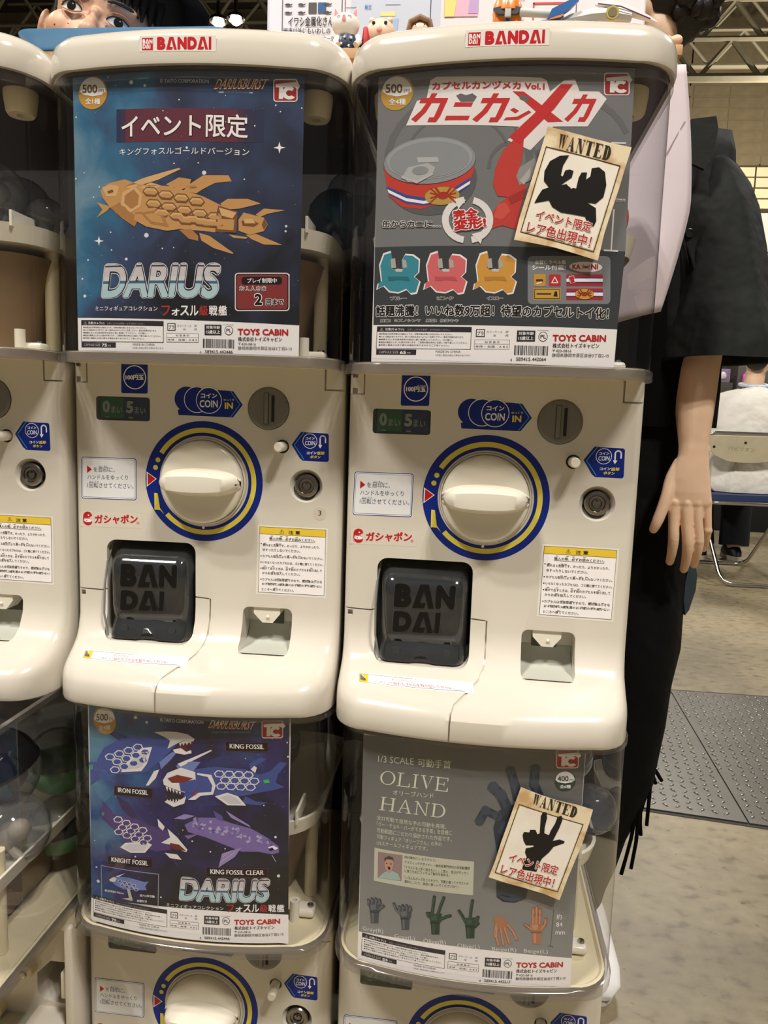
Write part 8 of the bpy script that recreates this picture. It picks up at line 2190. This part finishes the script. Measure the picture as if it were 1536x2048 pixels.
def eyes(T, s, parent, open_=1., brow=True, look=(0, 0)):
    WE = mat('eye_white', (214, 206, 200), rough=.15, coat=.6); IR = mat('iris_brown', (26, 17, 13), rough=.08, coat=.8); LS = mat('lash_black', (16, 12, 11), rough=.6); LD = mat('lid_skin', (168, 124, 98), rough=.5)
    for k in (-1, 1):
        cx = k * .032; cz = .004; Y = lambda x: -.0835 + abs(abs(x) - .020) * .22 + max(0, abs(x) - .040) * .9
        a = [(-.0150, 0), (-.0120, .0036), (-.006, .0062), (.001, .0068), (.008, .0052), (.0135, .0015), (.0155, -.0015), (.010, -.0040), (.003, -.0052), (-.005, -.0048), (-.011, -.0028)]
        a = [(x, z * open_) for x, z in a]
        if k > 0: a = [(-x, z) for x, z in a]
        # a flatter outer corner: mirror keeps the inner corner towards the nose
        def P(x, z, d=0.): return T @ Vector(((cx + x) * s, (Y(cx + x) - d) * s, (cz + z) * s))
        def patch(poly, m, d, nm, par):
            cxm = sum(p[0] for p in poly) / len(poly); czm = sum(p[1] for p in poly) / len(poly); g = G(); vs = [P(cxm, czm, d + .0006)] + [P(x, z, d) for x, z in poly]; n = len(poly)
            vs += [P(x, z, d - .004) for x, z in poly]
            g.add(vs, [(0, i + 1, (i + 1) % n + 1) for i in range(n)] + [(i + 1, n + i + 1, n + (i + 1) % n + 1, (i + 1) % n + 1) for i in range(n)], m); o = g.obj(nm, par, smooth=60); return o
        e = patch(a, WE, .0012, 'eye', parent)
        lx, lz = look; ir = []
        top = 1
        for i in range(20):
            t = 2 * PI * i / 20; x = lx + .0062 * math.cos(t); z = lz + .0062 * math.sin(t); zm = .0066 * open_; ir.append((x, max(-.0050 * open_, min(z, zm))))
        patch(ir, IR, .0019, 'iris', e)
        g = G(); g.sphere(P(lx + .002, lz + .0022, .0030), .0008 * s, mat('catch_light', (240, 240, 240), rough=.05), 8); g.obj('catch_light', e)
        g = G(); up = a[:7]; g.tube([P(x, z + .0004, .0018) for x, z in up], [.0006 * s, .0011 * s, .0013 * s, .0013 * s, .0012 * s, .0011 * s, .0007 * s], LS, 8); g.obj('upper_lid', e, smooth=60)
        g = G(); g.tube([P(x * 1.08, z + .0046 + .0008, .0004) for x, z in up], [.0006 * s] * 7, LD, 8); g.obj('lid_crease', e, smooth=60)
        g = G(); g.tube([P(x, z - .0003, .0012) for x, z in [a[0]] + a[:5:-1]], [.0006 * s] * 6, LD, 8); g.obj('lower_lid', e, smooth=60)
        if brow:
            g = G(); g.tube([P(q * .020 * (1 if k < 0 else -1), .0235 + .003 * (1 - q * q), -.001) for q in (-1, -.5, 0, .5, 1)], [.0016 * s, .0026 * s, .003 * s, .0028 * s, .0014 * s], HAIR, 8); g.obj('eyebrow', parent, smooth=60)
# ---------------------------------------------------------------- the person peering over the machines
def person_a():
    root = thing('person', 'person in a black cap peering over the blue tray, only eyes and ear showing', 'person', (-.07, .52, 0))
    o = (-.07, .52, 0); s = 1.11
    M = Matrix.Rotation(math.radians(15), 4, 'Y') @ Matrix.Rotation(math.radians(14), 4, 'Z') @ Matrix.Rotation(math.radians(-4), 4, 'X')
    hc = Vector((-.0685 - o[0], .508 - o[1], 1.5385)); g = G(); T = head_mesh(g, hc, s, M, SKIN2)
    chain(g, off([(-.09, .53, 1.50, .052), (-.10, .55, 1.42, .052), (-.10, .57, 1.36, .06)], o), SKIN2)
    h = remesh(g, .0022, SKIN2, 14)
    g = G(); chain(g, off([(-.10, .57, 1.36, .11), (-.10, .58, 1.20, .14), (-.10, .58, 1.0, .13), (-.10, .58, .86, .14)], o), SKIN2, 16)
    for k in (-1, 1):
        chain(g, off([(-.10 + k * .13, .58, 1.33, .055), (-.10 + k * .19, .56, 1.10, .045), (-.10 + k * .17, .44 + .04, .95, .036)], o), SKIN2); chain(g, off([(-.10 + k * .08, .58, .86, .085), (-.10 + k * .09, .56, .48, .058), (-.10 + k * .10, .58, .06, .04)], o), SKIN2)
        chain(g, off([(-.10 + k * .10, .58, .04, .038), (-.10 + k * .10, .50, .035, .034)], o), SKIN2)
    b = remesh(g, .009, SKIN2, 3)
    body = merge([h, b], 'figure', root, SKIN2)
    eyes(T, s, root, 1.08, True, (.0005, .0006))
    for x, z, r in ((-.050, -.0155, .0015), (-.030, -.012, .0010)):
        g = G(); g.sphere(T @ Vector((x * s, -.0725 * s if x < -.04 else -.0835 * s, (z - .008) * s)), r, mat('mole', (70, 44, 34)), 10); g.obj('mole', root, smooth=60)
    g = G(); g.sphere((0, 0, 0), .0900 * s, HAIR, 32, (.93, 1.06, .90), T @ Matrix.Translation((0, .030, .066)));
    for k in range(15):
        u = -1 + k / 7; g.tube([T @ Vector((u * .066, -.052 + .03 * u * u, .100)), T @ Vector((u * .074 + .004, -.088 + .042 * u * u, .066)), T @ Vector((u * .076 + .008, -.090 + .046 * u * u, .036 - .010 * max(0, u)))], [.014, .010, .002], HAIR, 8)
    for k in (-1, 1): g.tube([T @ Vector((k * .078, -.010, .06)), T @ Vector((k * .081, -.012, .024)), T @ Vector((k * .081, -.013, .004))], [.010, .0055, .002], HAIR, 8)
    g.obj('hair', root, smooth=60)
    CP = mat('cap_black', (10, 10, 11), rough=.8, bump=.2, bscale=500)
    cap = G(); cap.sphere((0, 0, 0), .100 * s, CP, 32, (1.0, 1.1, .8), T @ Matrix.Translation((0, .028, .092))); co = cap.obj('cap', root, smooth=60)
    g = G(); rings = []
    for r, dz in ((.085, 0), (.125, -.012), (.160, -.038), (.163, -.040), (.160, -.042), (.125, -.018), (.084, -.006)):
        rings.append([T @ Vector((r * math.cos(2 * PI * k / 40) * .97, .03 + r * 1.02 * math.sin(2 * PI * k / 40), .108 + dz * (1. if math.sin(2 * PI * k / 40) > -.2 else .2) * (.6 + .9 * max(0, math.cos(2 * PI * k / 40))))) for k in range(40)])
    g.loft(rings, CP, cap=(0, 0)); g.obj('brim', co, smooth=60)
    g = G(); rings = []
    for z, rx, ry in ((1.385, .075, .07), (1.36, .13, .10), (1.32, .19, .12), (1.15, .19, .15), (.95, .18, .15), (.80, .19, .16)): rings.append([(-.10 - o[0] + rx * math.cos(2 * PI * k / 30), .58 - o[1] + ry * math.sin(2 * PI * k / 30), z) for k in range(30)])
    g.loft(rings, mat('shirt_navy', (22, 24, 34), rough=.85), cap=(0, 0)); g.obj('shirt', root, smooth=60)
    g = G()
    for k in (-1, 1): g.tube([Vector(p) - Vector(o) for p in ((-.10 + k * .08, .58, .92), (-.10 + k * .09, .565, .5), (-.10 + k * .10, .58, .08))], [.12, .085, .07], mat('trousers_dark', (24, 24, 28), rough=.9), 16)
    g.obj('trousers', root, smooth=60)
person_a()
# ---------------------------------------------------------------- the person at the right, arm hanging
def person_b():
    root = thing('person', 'person in charcoal short-sleeved shirt and wide black trousers, left arm hanging', 'person', (.86, .52, 0))
    o = (.86, .52, 0)
    # arm and hand, fine
    g = G()
    pal = [(.932, .52, 1.27, .042, .042), (.935, .50, 1.16, .040, .040), (.9175, .465, 1.075, .0335, .033), (.9115, .452, 1.03, .0318, .030), (.9090, .444, .995, .0305, .028), (.9070, .436, .96, .0278, .0245), (.9066, .430, .935, .0248, .0205), (.9066, .426, .917, .0228, .0178), (.9065, .4235, .908, .0222, .0168), (.906, .421, .897, .0225, .0155), (.904, .418, .880, .0265, .0150), (.9025, .415, .862, .0300, .0150), (.903, .412, .842, .0315, .0145), (.9045, .4095, .824, .0325, .0115), (.9050, .4105, .817, .0320, .0085), (.9055, .4115, .811, .0300, .0055), (.9058, .4125, .806, .026, .0030)]
    g.loft([[(x + a * math.copysign(abs(math.cos(t)) ** .8, math.cos(t)) - o[0], y + b * math.sin(t) - o[1], z) for t in [2 * PI * k / 24 for k in range(24)]] for x, y, z, a, b in pal], SKIN)
    F = {'index': [(.882, .417, .852, .0080), (.8795, .409, .822, .0098), (.8800, .4055, .797, .0084), (.8815, .403, .768, .0084), (.8825, .410, .745, .0074), (.8835, .420, .7295, .0066)],
         'middle': [(.896, .415, .852, .0085), (.8965, .4065, .822, .0100), (.8985, .402, .795, .0086), (.9025, .3995, .762, .0086), (.9045, .4075, .737, .0076), (.9055, .419, .7185, .0066)],
         'ring': [(.910, .416, .852, .008), (.913, .4080, .823, .0092), (.9155, .404, .798, .0080), (.9195, .4025, .767, .0079), (.9205, .411, .743, .0070), (.9215, .4235, .7255, .0062)],
         'little': [(.924, .419, .850, .0072), (.9285, .4125, .826, .0080), (.9310, .410, .807, .0068), (.9335, .411, .783, .0066), (.9355, .419, .765, .0060), (.9370, .4305, .7500, .0052)],
         'thumb': [(.888, .424, .884, .0105), (.8775, .418, .860, .0118), (.8685, .408, .836, .0098), (.8610, .403, .814, .0090), (.8545, .401, .795, .0086), (.8505, .404, .782, .0070)]}
    for k, p in F.items():
        chain(g, off(p, o), n=4, seg=12)
        if k != 'thumb':
            q = p[1]; g.sphere((q[0] - o[0], q[1] - .0045 - o[1], q[2] + .002), .0072, SKIN, 12); q = p[3]; g.sphere((q[0] - o[0], q[1] - .0018 - o[1], q[2]), .0078, SKIN, 12, (1, .9, .8))
    for x, y in ((.889, .4115), (.9065, .4105), (.9225, .4125)): g.sphere((x - o[0], y - o[1], .809), .0075, SKIN, 12, (1, .9, 1.3))
    g.sphere((.9225 - o[0], .421 - o[1], .905), .0088, SKIN, 12, (1, 1, 1.4))
    for x in (.8885, .902, .9165): g.tube([(x - o[0], .4035 - o[1], .822), ((x * .7 + .906 * .3) - o[0], .4045 - o[1], .85), (.906 - o[0], .4125 - o[1], .885)], [.0016, .0014, .0008], SKIN, 8)
    arm = remesh(g, .00125, SKIN, 15)
    # rest of the body
    g = G(); head_mesh(g, Vector((.800 - o[0], .50 - o[1], 1.575)), .92, Matrix.Rotation(math.radians(-62), 4, 'Z') @ Matrix.Rotation(math.radians(12), 4, 'X'), SKIN)
    TH = Matrix.Translation(Vector((.800 - o[0], .50 - o[1], 1.575))) @ Matrix.Rotation(math.radians(-62), 4, 'Z') @ Matrix.Rotation(math.radians(12), 4, 'X')
    chain(g, off([(.812, .53, 1.52, .048), (.828, .55, 1.45, .048), (.85, .56, 1.38, .055)], o))
    hd = remesh(g, .003, SKIN, 4)
    g = G()
    chain(g, off([(.86, .555, 1.33, .060), (.865, .56, 1.22, .085), (.86, .565, 1.05, .088), (.86, .57, .92, .085)], o), seg=18)
    chain(g, off([(.86, .55, 1.31, .05), (.920, .535, 1.30, .044), (.935, .50, 1.18, .040)], o)); chain(g, off([(.86, .55, 1.31, .05), (.775, .53, 1.28, .045), (.742, .46, 1.16, .040), (.775, .36, 1.30, .030), (.786, .31, 1.415, .024)], o))
    chain(g, off([(.865, .565, .90, .070), (.855, .55, .50, .050), (.808, .53, .10, .032)], o)); chain(g, off([(.79, .58, .90, .070), (.755, .57, .50, .048), (.72, .56, .10, .032)], o))
    b = remesh(g, .008, SKIN, 3)
    # the right hand rests on the bench edge, fingertip showing
    g = G()
    for dx in (-.036, -.020, -.004, .010): chain(g, off([(.786 + dx * .7, .312, 1.412, .0105), (.788 + dx, .292, 1.432, .0088), (.788 + dx, .278, 1.431, .0074)], o), n=4, seg=10)
    chain(g, off([(.775, .32, 1.41, .010), (.750, .31, 1.425, .009), (.742, .30, 1.430, .0075)], o), n=4, seg=10)
    g.sphere((.782 - o[0], .322 - o[1], 1.404), .022, SKIN, 14, (1.3, .8, .8)); rh = remesh(g, .002, SKIN, 3)
    merge([arm, b, hd, rh], 'figure', root, SKIN)
    eyes(TH, .92, root, 1.)
    NL = mat('nail', (222, 172, 150), rough=.25, coat=.5)
    for k, p in F.items():
        q = p[-1]; r = p[-2]
        g = G(); g.sphere((q[0] - o[0], q[1] - .0052 - o[1], q[2] + .0025), 1, NL, 12, (.0042 if k != 'thumb' else .005, .0012, .0052), Matrix.Rotation(math.radians(38 if k != 'thumb' else 20), 4, 'X')); g.obj('nail', root, smooth=60)
    g = G(); g.sphere((0, 0, 0), .098, HAIR, 32, (.98, 1.08, 1.0), TH @ Matrix.Translation((0, .022, .035)))
    r_ = random.Random(4)
    for k in range(150):
        a = r_.uniform(0, 2 * PI); e = r_.uniform(-.75, 1.2); d = Vector((math.cos(a) * math.cos(e), math.sin(a) * math.cos(e), math.sin(e)))
        if d.y < -.3 and d.z < .45: continue
        c = TH @ (Vector((0, .022, .035)) + Vector((d.x * .095, d.y * .103, d.z * .097))); g.sphere(c, r_.uniform(.012, .02), HAIR, 10)
    g.obj('hair', root, smooth=60)
    # clothes
    SH = mat('shirt_charcoal', (26, 29, 30), spec=.2, rough=.75, noise=.10, nscale=14, bump=.7, bscale=11, bdist=.02); BK_ = mat('tee_black', (6, 6, 7), spec=.1, rough=.9); PT = mat('trousers_black', (7, 7, 8), spec=.15, rough=.85, noise=.3, nscale=9, bump=.7, bscale=9, bdist=.025)
    def ring(cx, cy, z, rx, ry, n=48, f=0., ph=0., kk=7, zt=0.):
        R_ = []
        for k in range(n):
            t = 2 * PI * k / n; w_ = 1 + f * math.sin(kk * t + ph) + .5 * f * math.sin(3 * t + 2.3 * ph)
            R_.append((cx + rx * w_ * math.cos(t) - o[0], cy + ry * w_ * math.sin(t) - o[1], z + zt * math.cos(t)))
        return R_
    g = G(); g.loft([ring(.858, .545, 1.40, .058, .055), ring(.86, .545, 1.375, .07, .06), ring(.862, .55, 1.34, .085, .085, f=.01), ring(.865, .55, 1.27, .102, .105, f=.02, ph=1), ring(.865, .555, 1.18, .112, .115, f=.025, ph=1.8), ring(.862, .56, 1.10, .112, .12, f=.03, ph=2.6), ring(.86, .56, 1.0, .115, .125, f=.03, ph=3), ring(.86, .565, .94, .115, .125, f=.03, ph=3.1)], BK_, cap=(0, 0)); g.obj('tee', root, smooth=70)
    g = G(); prof = [((a + b) / 2, cy, z, (b - a) / 2, ry) for z, a, b, cy, ry in ((1.392, .885, .915, .525, .030), (1.385, .880, .928, .522, .045), (1.362, .874, .946, .518, .060), (1.340, .872, .963, .514, .068), (1.313, .872, .982, .511, .074), (1.28, .870, .994, .506, .080), (1.22, .866, 1.008, .50, .085), (1.16, .861, 1.018, .495, .092), (1.11, .856, 1.026, .49, .10), (1.075, .852, 1.031, .487, .108), (1.052, .849, 1.034, .485, .112), (1.046, .848, 1.035, .485, .113), (1.048, .853, 1.030, .485, .107), (1.10, .864, 1.018, .488, .096), (1.20, .875, 1.0, .498, .082))]
    g.loft([ring(cx, cy, z, rx, ry, f=.006 + .034 * max(0, (1.33 - z) / .28) * (1 if z < 1.33 else 0), ph=z * 14, kk=7) for cx, cy, z, rx, ry in prof], SH, cap=(1, 0)); sl = g.obj('sleeve', root, smooth=70)
    # front panel with its slanting open edge, collar, buttons, pocket
    def fy(x, z): return .430 + .9 * abs(x - .90) ** 1.4 + .02 * max(0, z - 1.25) / .1 + .003 * math.sin(z * 60 + x * 40)
    g = G(); rows = []
    edge = [(1.392, .880, .938), (1.36, .868, .944), (1.31, .862, .945), (1.26, .862, .940), (1.235, .866, .934), (1.21, .875, .930), (1.18, .886, .926), (1.15, .895, .922), (1.12, .902, .918), (1.10, .906, .914)]
    for z, xa, xb in edge: rows.append([(xa + (xb - xa) * k / 12 - o[0], fy(xa + (xb - xa) * k / 12, z) - o[1], z) for k in range(13)])
    g.loft(rows, SH, cap=(0, 0), closed=False); fp = g.obj('front_panel', root, smooth=70); md = fp.modifiers.new('t', 'SOLIDIFY'); md.thickness = .003
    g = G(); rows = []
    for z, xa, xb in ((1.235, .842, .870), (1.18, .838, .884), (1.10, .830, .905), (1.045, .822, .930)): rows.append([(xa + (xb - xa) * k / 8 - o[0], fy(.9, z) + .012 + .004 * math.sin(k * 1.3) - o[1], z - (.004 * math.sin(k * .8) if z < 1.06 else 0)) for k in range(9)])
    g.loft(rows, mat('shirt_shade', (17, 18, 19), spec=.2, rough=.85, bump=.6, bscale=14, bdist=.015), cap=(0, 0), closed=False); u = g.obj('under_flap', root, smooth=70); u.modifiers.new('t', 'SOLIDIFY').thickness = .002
    g = G(); g.loft([[(x - o[0], y - o[1], z) for x, z in ((.862, 1.388), (.897, 1.392), (.901, 1.376), (.897, 1.336), (.886, 1.318), (.858, 1.330))] for y in (.417, .424)], mat('collar', (32, 35, 36), spec=.2, rough=.8, bump=.3, bscale=40, bdist=.006)); g.obj('collar', root, smooth=30)
    for x, z in ((.8775, 1.232), (.9030, 1.180)):
        g = G(); g.lathe([(.0062, -.002), (.0066, -.004), (.005, -.0045), (.0046, -.003), (.001, -.003)], mat('button_dark', (24, 25, 26), rough=.25, coat=.5), (x - o[0], fy(x, z) - o[1] + .001, z), 'y', 20); g.obj('button', root)
    g = G(); g.tube([(.921 - o[0], .428 - o[1], 1.255), (.915 - o[0], .4275 - o[1], 1.205), (.911 - o[0], .428 - o[1], 1.175)], .0016, SH, 6); g.obj('pocket_seam', root, smooth=60)
    P = [(.855, .58, 1.03, .098, .115), (.848, .575, .95, .100, .12), (.845, .565, .86, .101, .115), (.856, .555, .74, .092, .10), (.855, .55, .64, .092, .10), (.853, .54, .56, .093, .10), (.850, .54, .50, .088, .095), (.846, .535, .43, .083, .092), (.842, .535, .39, .080, .09), (.832, .53, .32, .080, .085), (.824, .53, .27, .074, .08), (.815, .53, .21, .060, .075), (.808, .53, .15, .052, .07), (.802, .53, .11, .044, .065), (.799, .53, .085, .043, .062)]
    g = G(); g.loft([ring(*p, f=.018 + .02 * (1.0 - p[2]), ph=p[2] * 11, kk=4) for p in P], PT, cap=(1, 1)); g.obj('trouser_leg', root, smooth=70)
    g = G(); g.loft([ring(p[0] - .11 + .01, p[1] + .02, p[2] - .012, p[3] * .8, p[4] * .9, f=.03, ph=p[2] * 8 + 1, kk=5) for p in P[2:]], PT, cap=(1, 1)); g.obj('trouser_leg', root, smooth=70)
    JN = mat('denim', (44, 58, 66), rough=.85, noise=.15, nscale=60)
    g = G(); g.prism([(.944 - o[0], .712), (.956 - o[0], .702), (.9585 - o[0], .690), (.958 - o[0], .665), (.950 - o[0], .630), (.944 - o[0], .620), (.938 - o[0], .66)], .515 - o[1], .530 - o[1], JN); g.obj('denim_patch', root, smooth=30)
    for pts in ([(.896, .49, .39), (.908, .50, .35), (.924, .50, .326)], [(.893, .49, .385), (.902, .50, .35), (.914, .50, .320)], [(.899, .48, .37), (.902, .49, .30), (.9015, .49, .247)], [(.892, .48, .35), (.895, .49, .30), (.888, .49, .262)], [(.885, .48, .30), (.890, .49, .25), (.893, .49, .228)], [(.880, .48, .285), (.874, .48, .225), (.868, .48, .19), (.862, .48, .158)], [(.884, .48, .28), (.883, .48, .22), (.878, .48, .17)]):
        g = G(); g.tube([(a - o[0], b - o[1], c) for a, b, c in pts], [.0030, .0028, .0027, .0030][:len(pts)], BK_, 8, sx=1.2); g.obj('strap', root, smooth=60)
    for nm, x, y in (('left', .812, .50), ('right', .735, .55)):
        SW_ = mat('shoe_white', (226, 226, 226), rough=.5); s = G(); rings = []
        for yy, w1, h1 in ((.07, .030, .075), (.05, .036, .085), (.01, .038, .082), (-.04, .040, .062), (-.09, .042, .046), (-.125, .036, .036), (-.145, .018, .026)):
            rings.append([(x + w1 * math.copysign(abs(math.cos(t)) ** .7, math.cos(t)) - o[0], y + yy - o[1], .014 + (h1 - .014) * (.5 + .5 * math.sin(t))) for t in [2 * PI * k / 24 for k in range(24)]])
        s.loft(rings, SW_); sh = s.obj('shoe', root, smooth=70)
        s = G(); s.loft([[(px - o[0], py - o[1], z) for px, py in [(x + .043 * math.cos(t), y - .035 + .108 * math.sin(t)) for t in [2 * PI * k / 32 for k in range(32)]]] for z in (0.0005, .018)], mat('sole_white', (206, 206, 204), rough=.6)); s.obj('sole', sh, smooth=40)
person_b()
# ---------------------------------------------------------------- the seated person in white
def person_c():
    root = thing('person', 'person in a white T-shirt seated with their back to the camera', 'person', (2.42, 4.44, 0))
    o = (2.42, 4.3, 0); g = G()
    T = head_mesh(g, Vector((2.47 - o[0], 4.18 - o[1], 1.40)), 1.05, Matrix.Rotation(math.radians(150), 4, 'Z'), SKIN)
    chain(g, off([(2.47, 4.2, 1.34, .058), (2.46, 4.2, 1.22, .062), (2.45, 4.22, 1.10, .08)], o)); chain(g, off([(2.45, 4.22, 1.06, .10), (2.44, 4.2, .9, .15), (2.43, 4.18, .64, .17)], o), seg=18)
    for k in (-1, 1):
        chain(g, off([(2.45 + k * .17, 4.22, 1.09, .05), (2.45 + k * .25, 4.28, .92, .052), (2.45 + k * .20, 4.45, .78, .040), (2.45 + k * .1, 4.55, .76, .03)], o)); chain(g, off([(2.45 + k * .10, 4.2, .60, .11), (2.45 + k * .13, 4.58, .62, .08), (2.45 + k * .12, 4.62, .30, .06), (2.45 + k * .12, 4.58, .08, .045), (2.45 + k * .12, 4.66, .05, .04)], o))
        for q in range(5): chain(g, off([(2.45 + k * .1, 4.55, .76, .02), (2.45 + k * (.07 - .012 * q), 4.60, .75 + .006 * q, .010), (2.45 + k * (.06 - .014 * q), 4.64 - (.03 if q == 4 else 0), .735, .008)], o), n=3, seg=8)
    me = remesh(g, .007, SKIN, 3); merge([me], 'figure', root, SKIN)
    g = G(); g.sphere((0, 0, 0), .102, HAIR, 28, (.95, 1.08, 1.02), T @ Matrix.Translation((0, .03, .035))); g.sphere((0, 0, 0), .07, HAIR, 24, (1, .6, 1.), T @ Matrix.Translation((0, .058, -.030))); g.obj('hair', root, smooth=60)
    TS = mat('tee_white', (222, 219, 212), rough=.85, noise=.03, nscale=20, bump=.7, bscale=5, bdist=.05)
    def ring(cx, cy, z, rx, ry, f, ph, n=60, pw=.75):
        return [(cx + rx * math.copysign(abs(math.cos(t)) ** pw, math.cos(t)) * (1 + f * math.sin(9 * t + ph)) - o[0], cy + ry * math.copysign(abs(math.sin(t)) ** .9, math.sin(t)) * (1 + f * math.sin(11 * t + ph * 1.7)) - o[1], z - .02 * abs(math.cos(t)) * (1 if z > 1.1 else 0)) for t in [2 * PI * k / n for k in range(n)]]
    g = G(); g.loft([ring(2.46, 4.2, 1.205, .085, .075, 0, 0), ring(2.455, 4.2, 1.19, .15, .11, .0, 0), ring(2.45, 4.2, 1.165, .22, .14, .0, 1), ring(2.445, 4.2, 1.12, .248, .17, .006, 1.5), ring(2.44, 4.2, 1.04, .270, .19, .012, 2), ring(2.43, 4.2, .94, .268, .20, .02, 3.2), ring(2.42, 4.19, .84, .258, .205, .03, 4.4), ring(2.42, 4.18, .74, .256, .21, .035, 5.2), ring(2.42, 4.17, .64, .262, .22, .03, 6), ring(2.425, 4.17, .56, .270, .23, .03, 6.6), ring(2.43, 4.17, .53, .262, .225, .03, 6.6)], TS, cap=(0, 1)); g.obj('tee', root, smooth=70)
    g = G(); P = [(2.46 + .082 * math.cos(t) - o[0], 4.2 + .082 * math.sin(t) - o[1], 1.212 + .012 * math.sin(t)) for t in [2 * PI * k / 28 for k in range(28)]]; g.tube(P, [.011] * 28, mat('lanyard_blue', (190, 206, 222), rough=.6, noise=.2, nscale=80), 8, closed=True); g.obj('lanyard', root, smooth=60)
    DN = mat('jeans_dark', (18, 22, 34), rough=.9, noise=.3, nscale=14)
    g = G()
    for k in (-1, 1): g.tube([Vector(p) - Vector(o) for p in ((2.45 + k * .10, 4.15, .57), (2.45 + k * .13, 4.55, .585), (2.45 + k * .14, 4.66, .52), (2.45 + k * .13, 4.62, .30), (2.45 + k * .12, 4.58, .10))], [.13, .12, .11, .10, .10], DN, 20)
    g.obj('jeans', root, smooth=60)
    for k in (-1, 1):
        x = 2.45 + k * .12; g = G(); g.loft([[(x + a * math.cos(t) - o[0], 4.62 + b * math.sin(t) - o[1], z) for t in [2 * PI * q / 24 for q in range(24)]] for a, b, z in ((.055, .14, .03), (.056, .13, .06), (.045, .08, .10), (.040, .05, .12))], mat('shoe_black', (16, 16, 18), rough=.5)); s = g.obj('shoe', root, smooth=50)
        g = G(); g.loft([[(x + .058 * math.cos(t) - o[0], 4.62 + .142 * math.sin(t) - o[1], z) for t in [2 * PI * q / 24 for q in range(24)]] for z in (.0005, .032)], mat('shoe_rubber', (196, 190, 178), rough=.6)); g.obj('sole', s, smooth=40)
person_c()
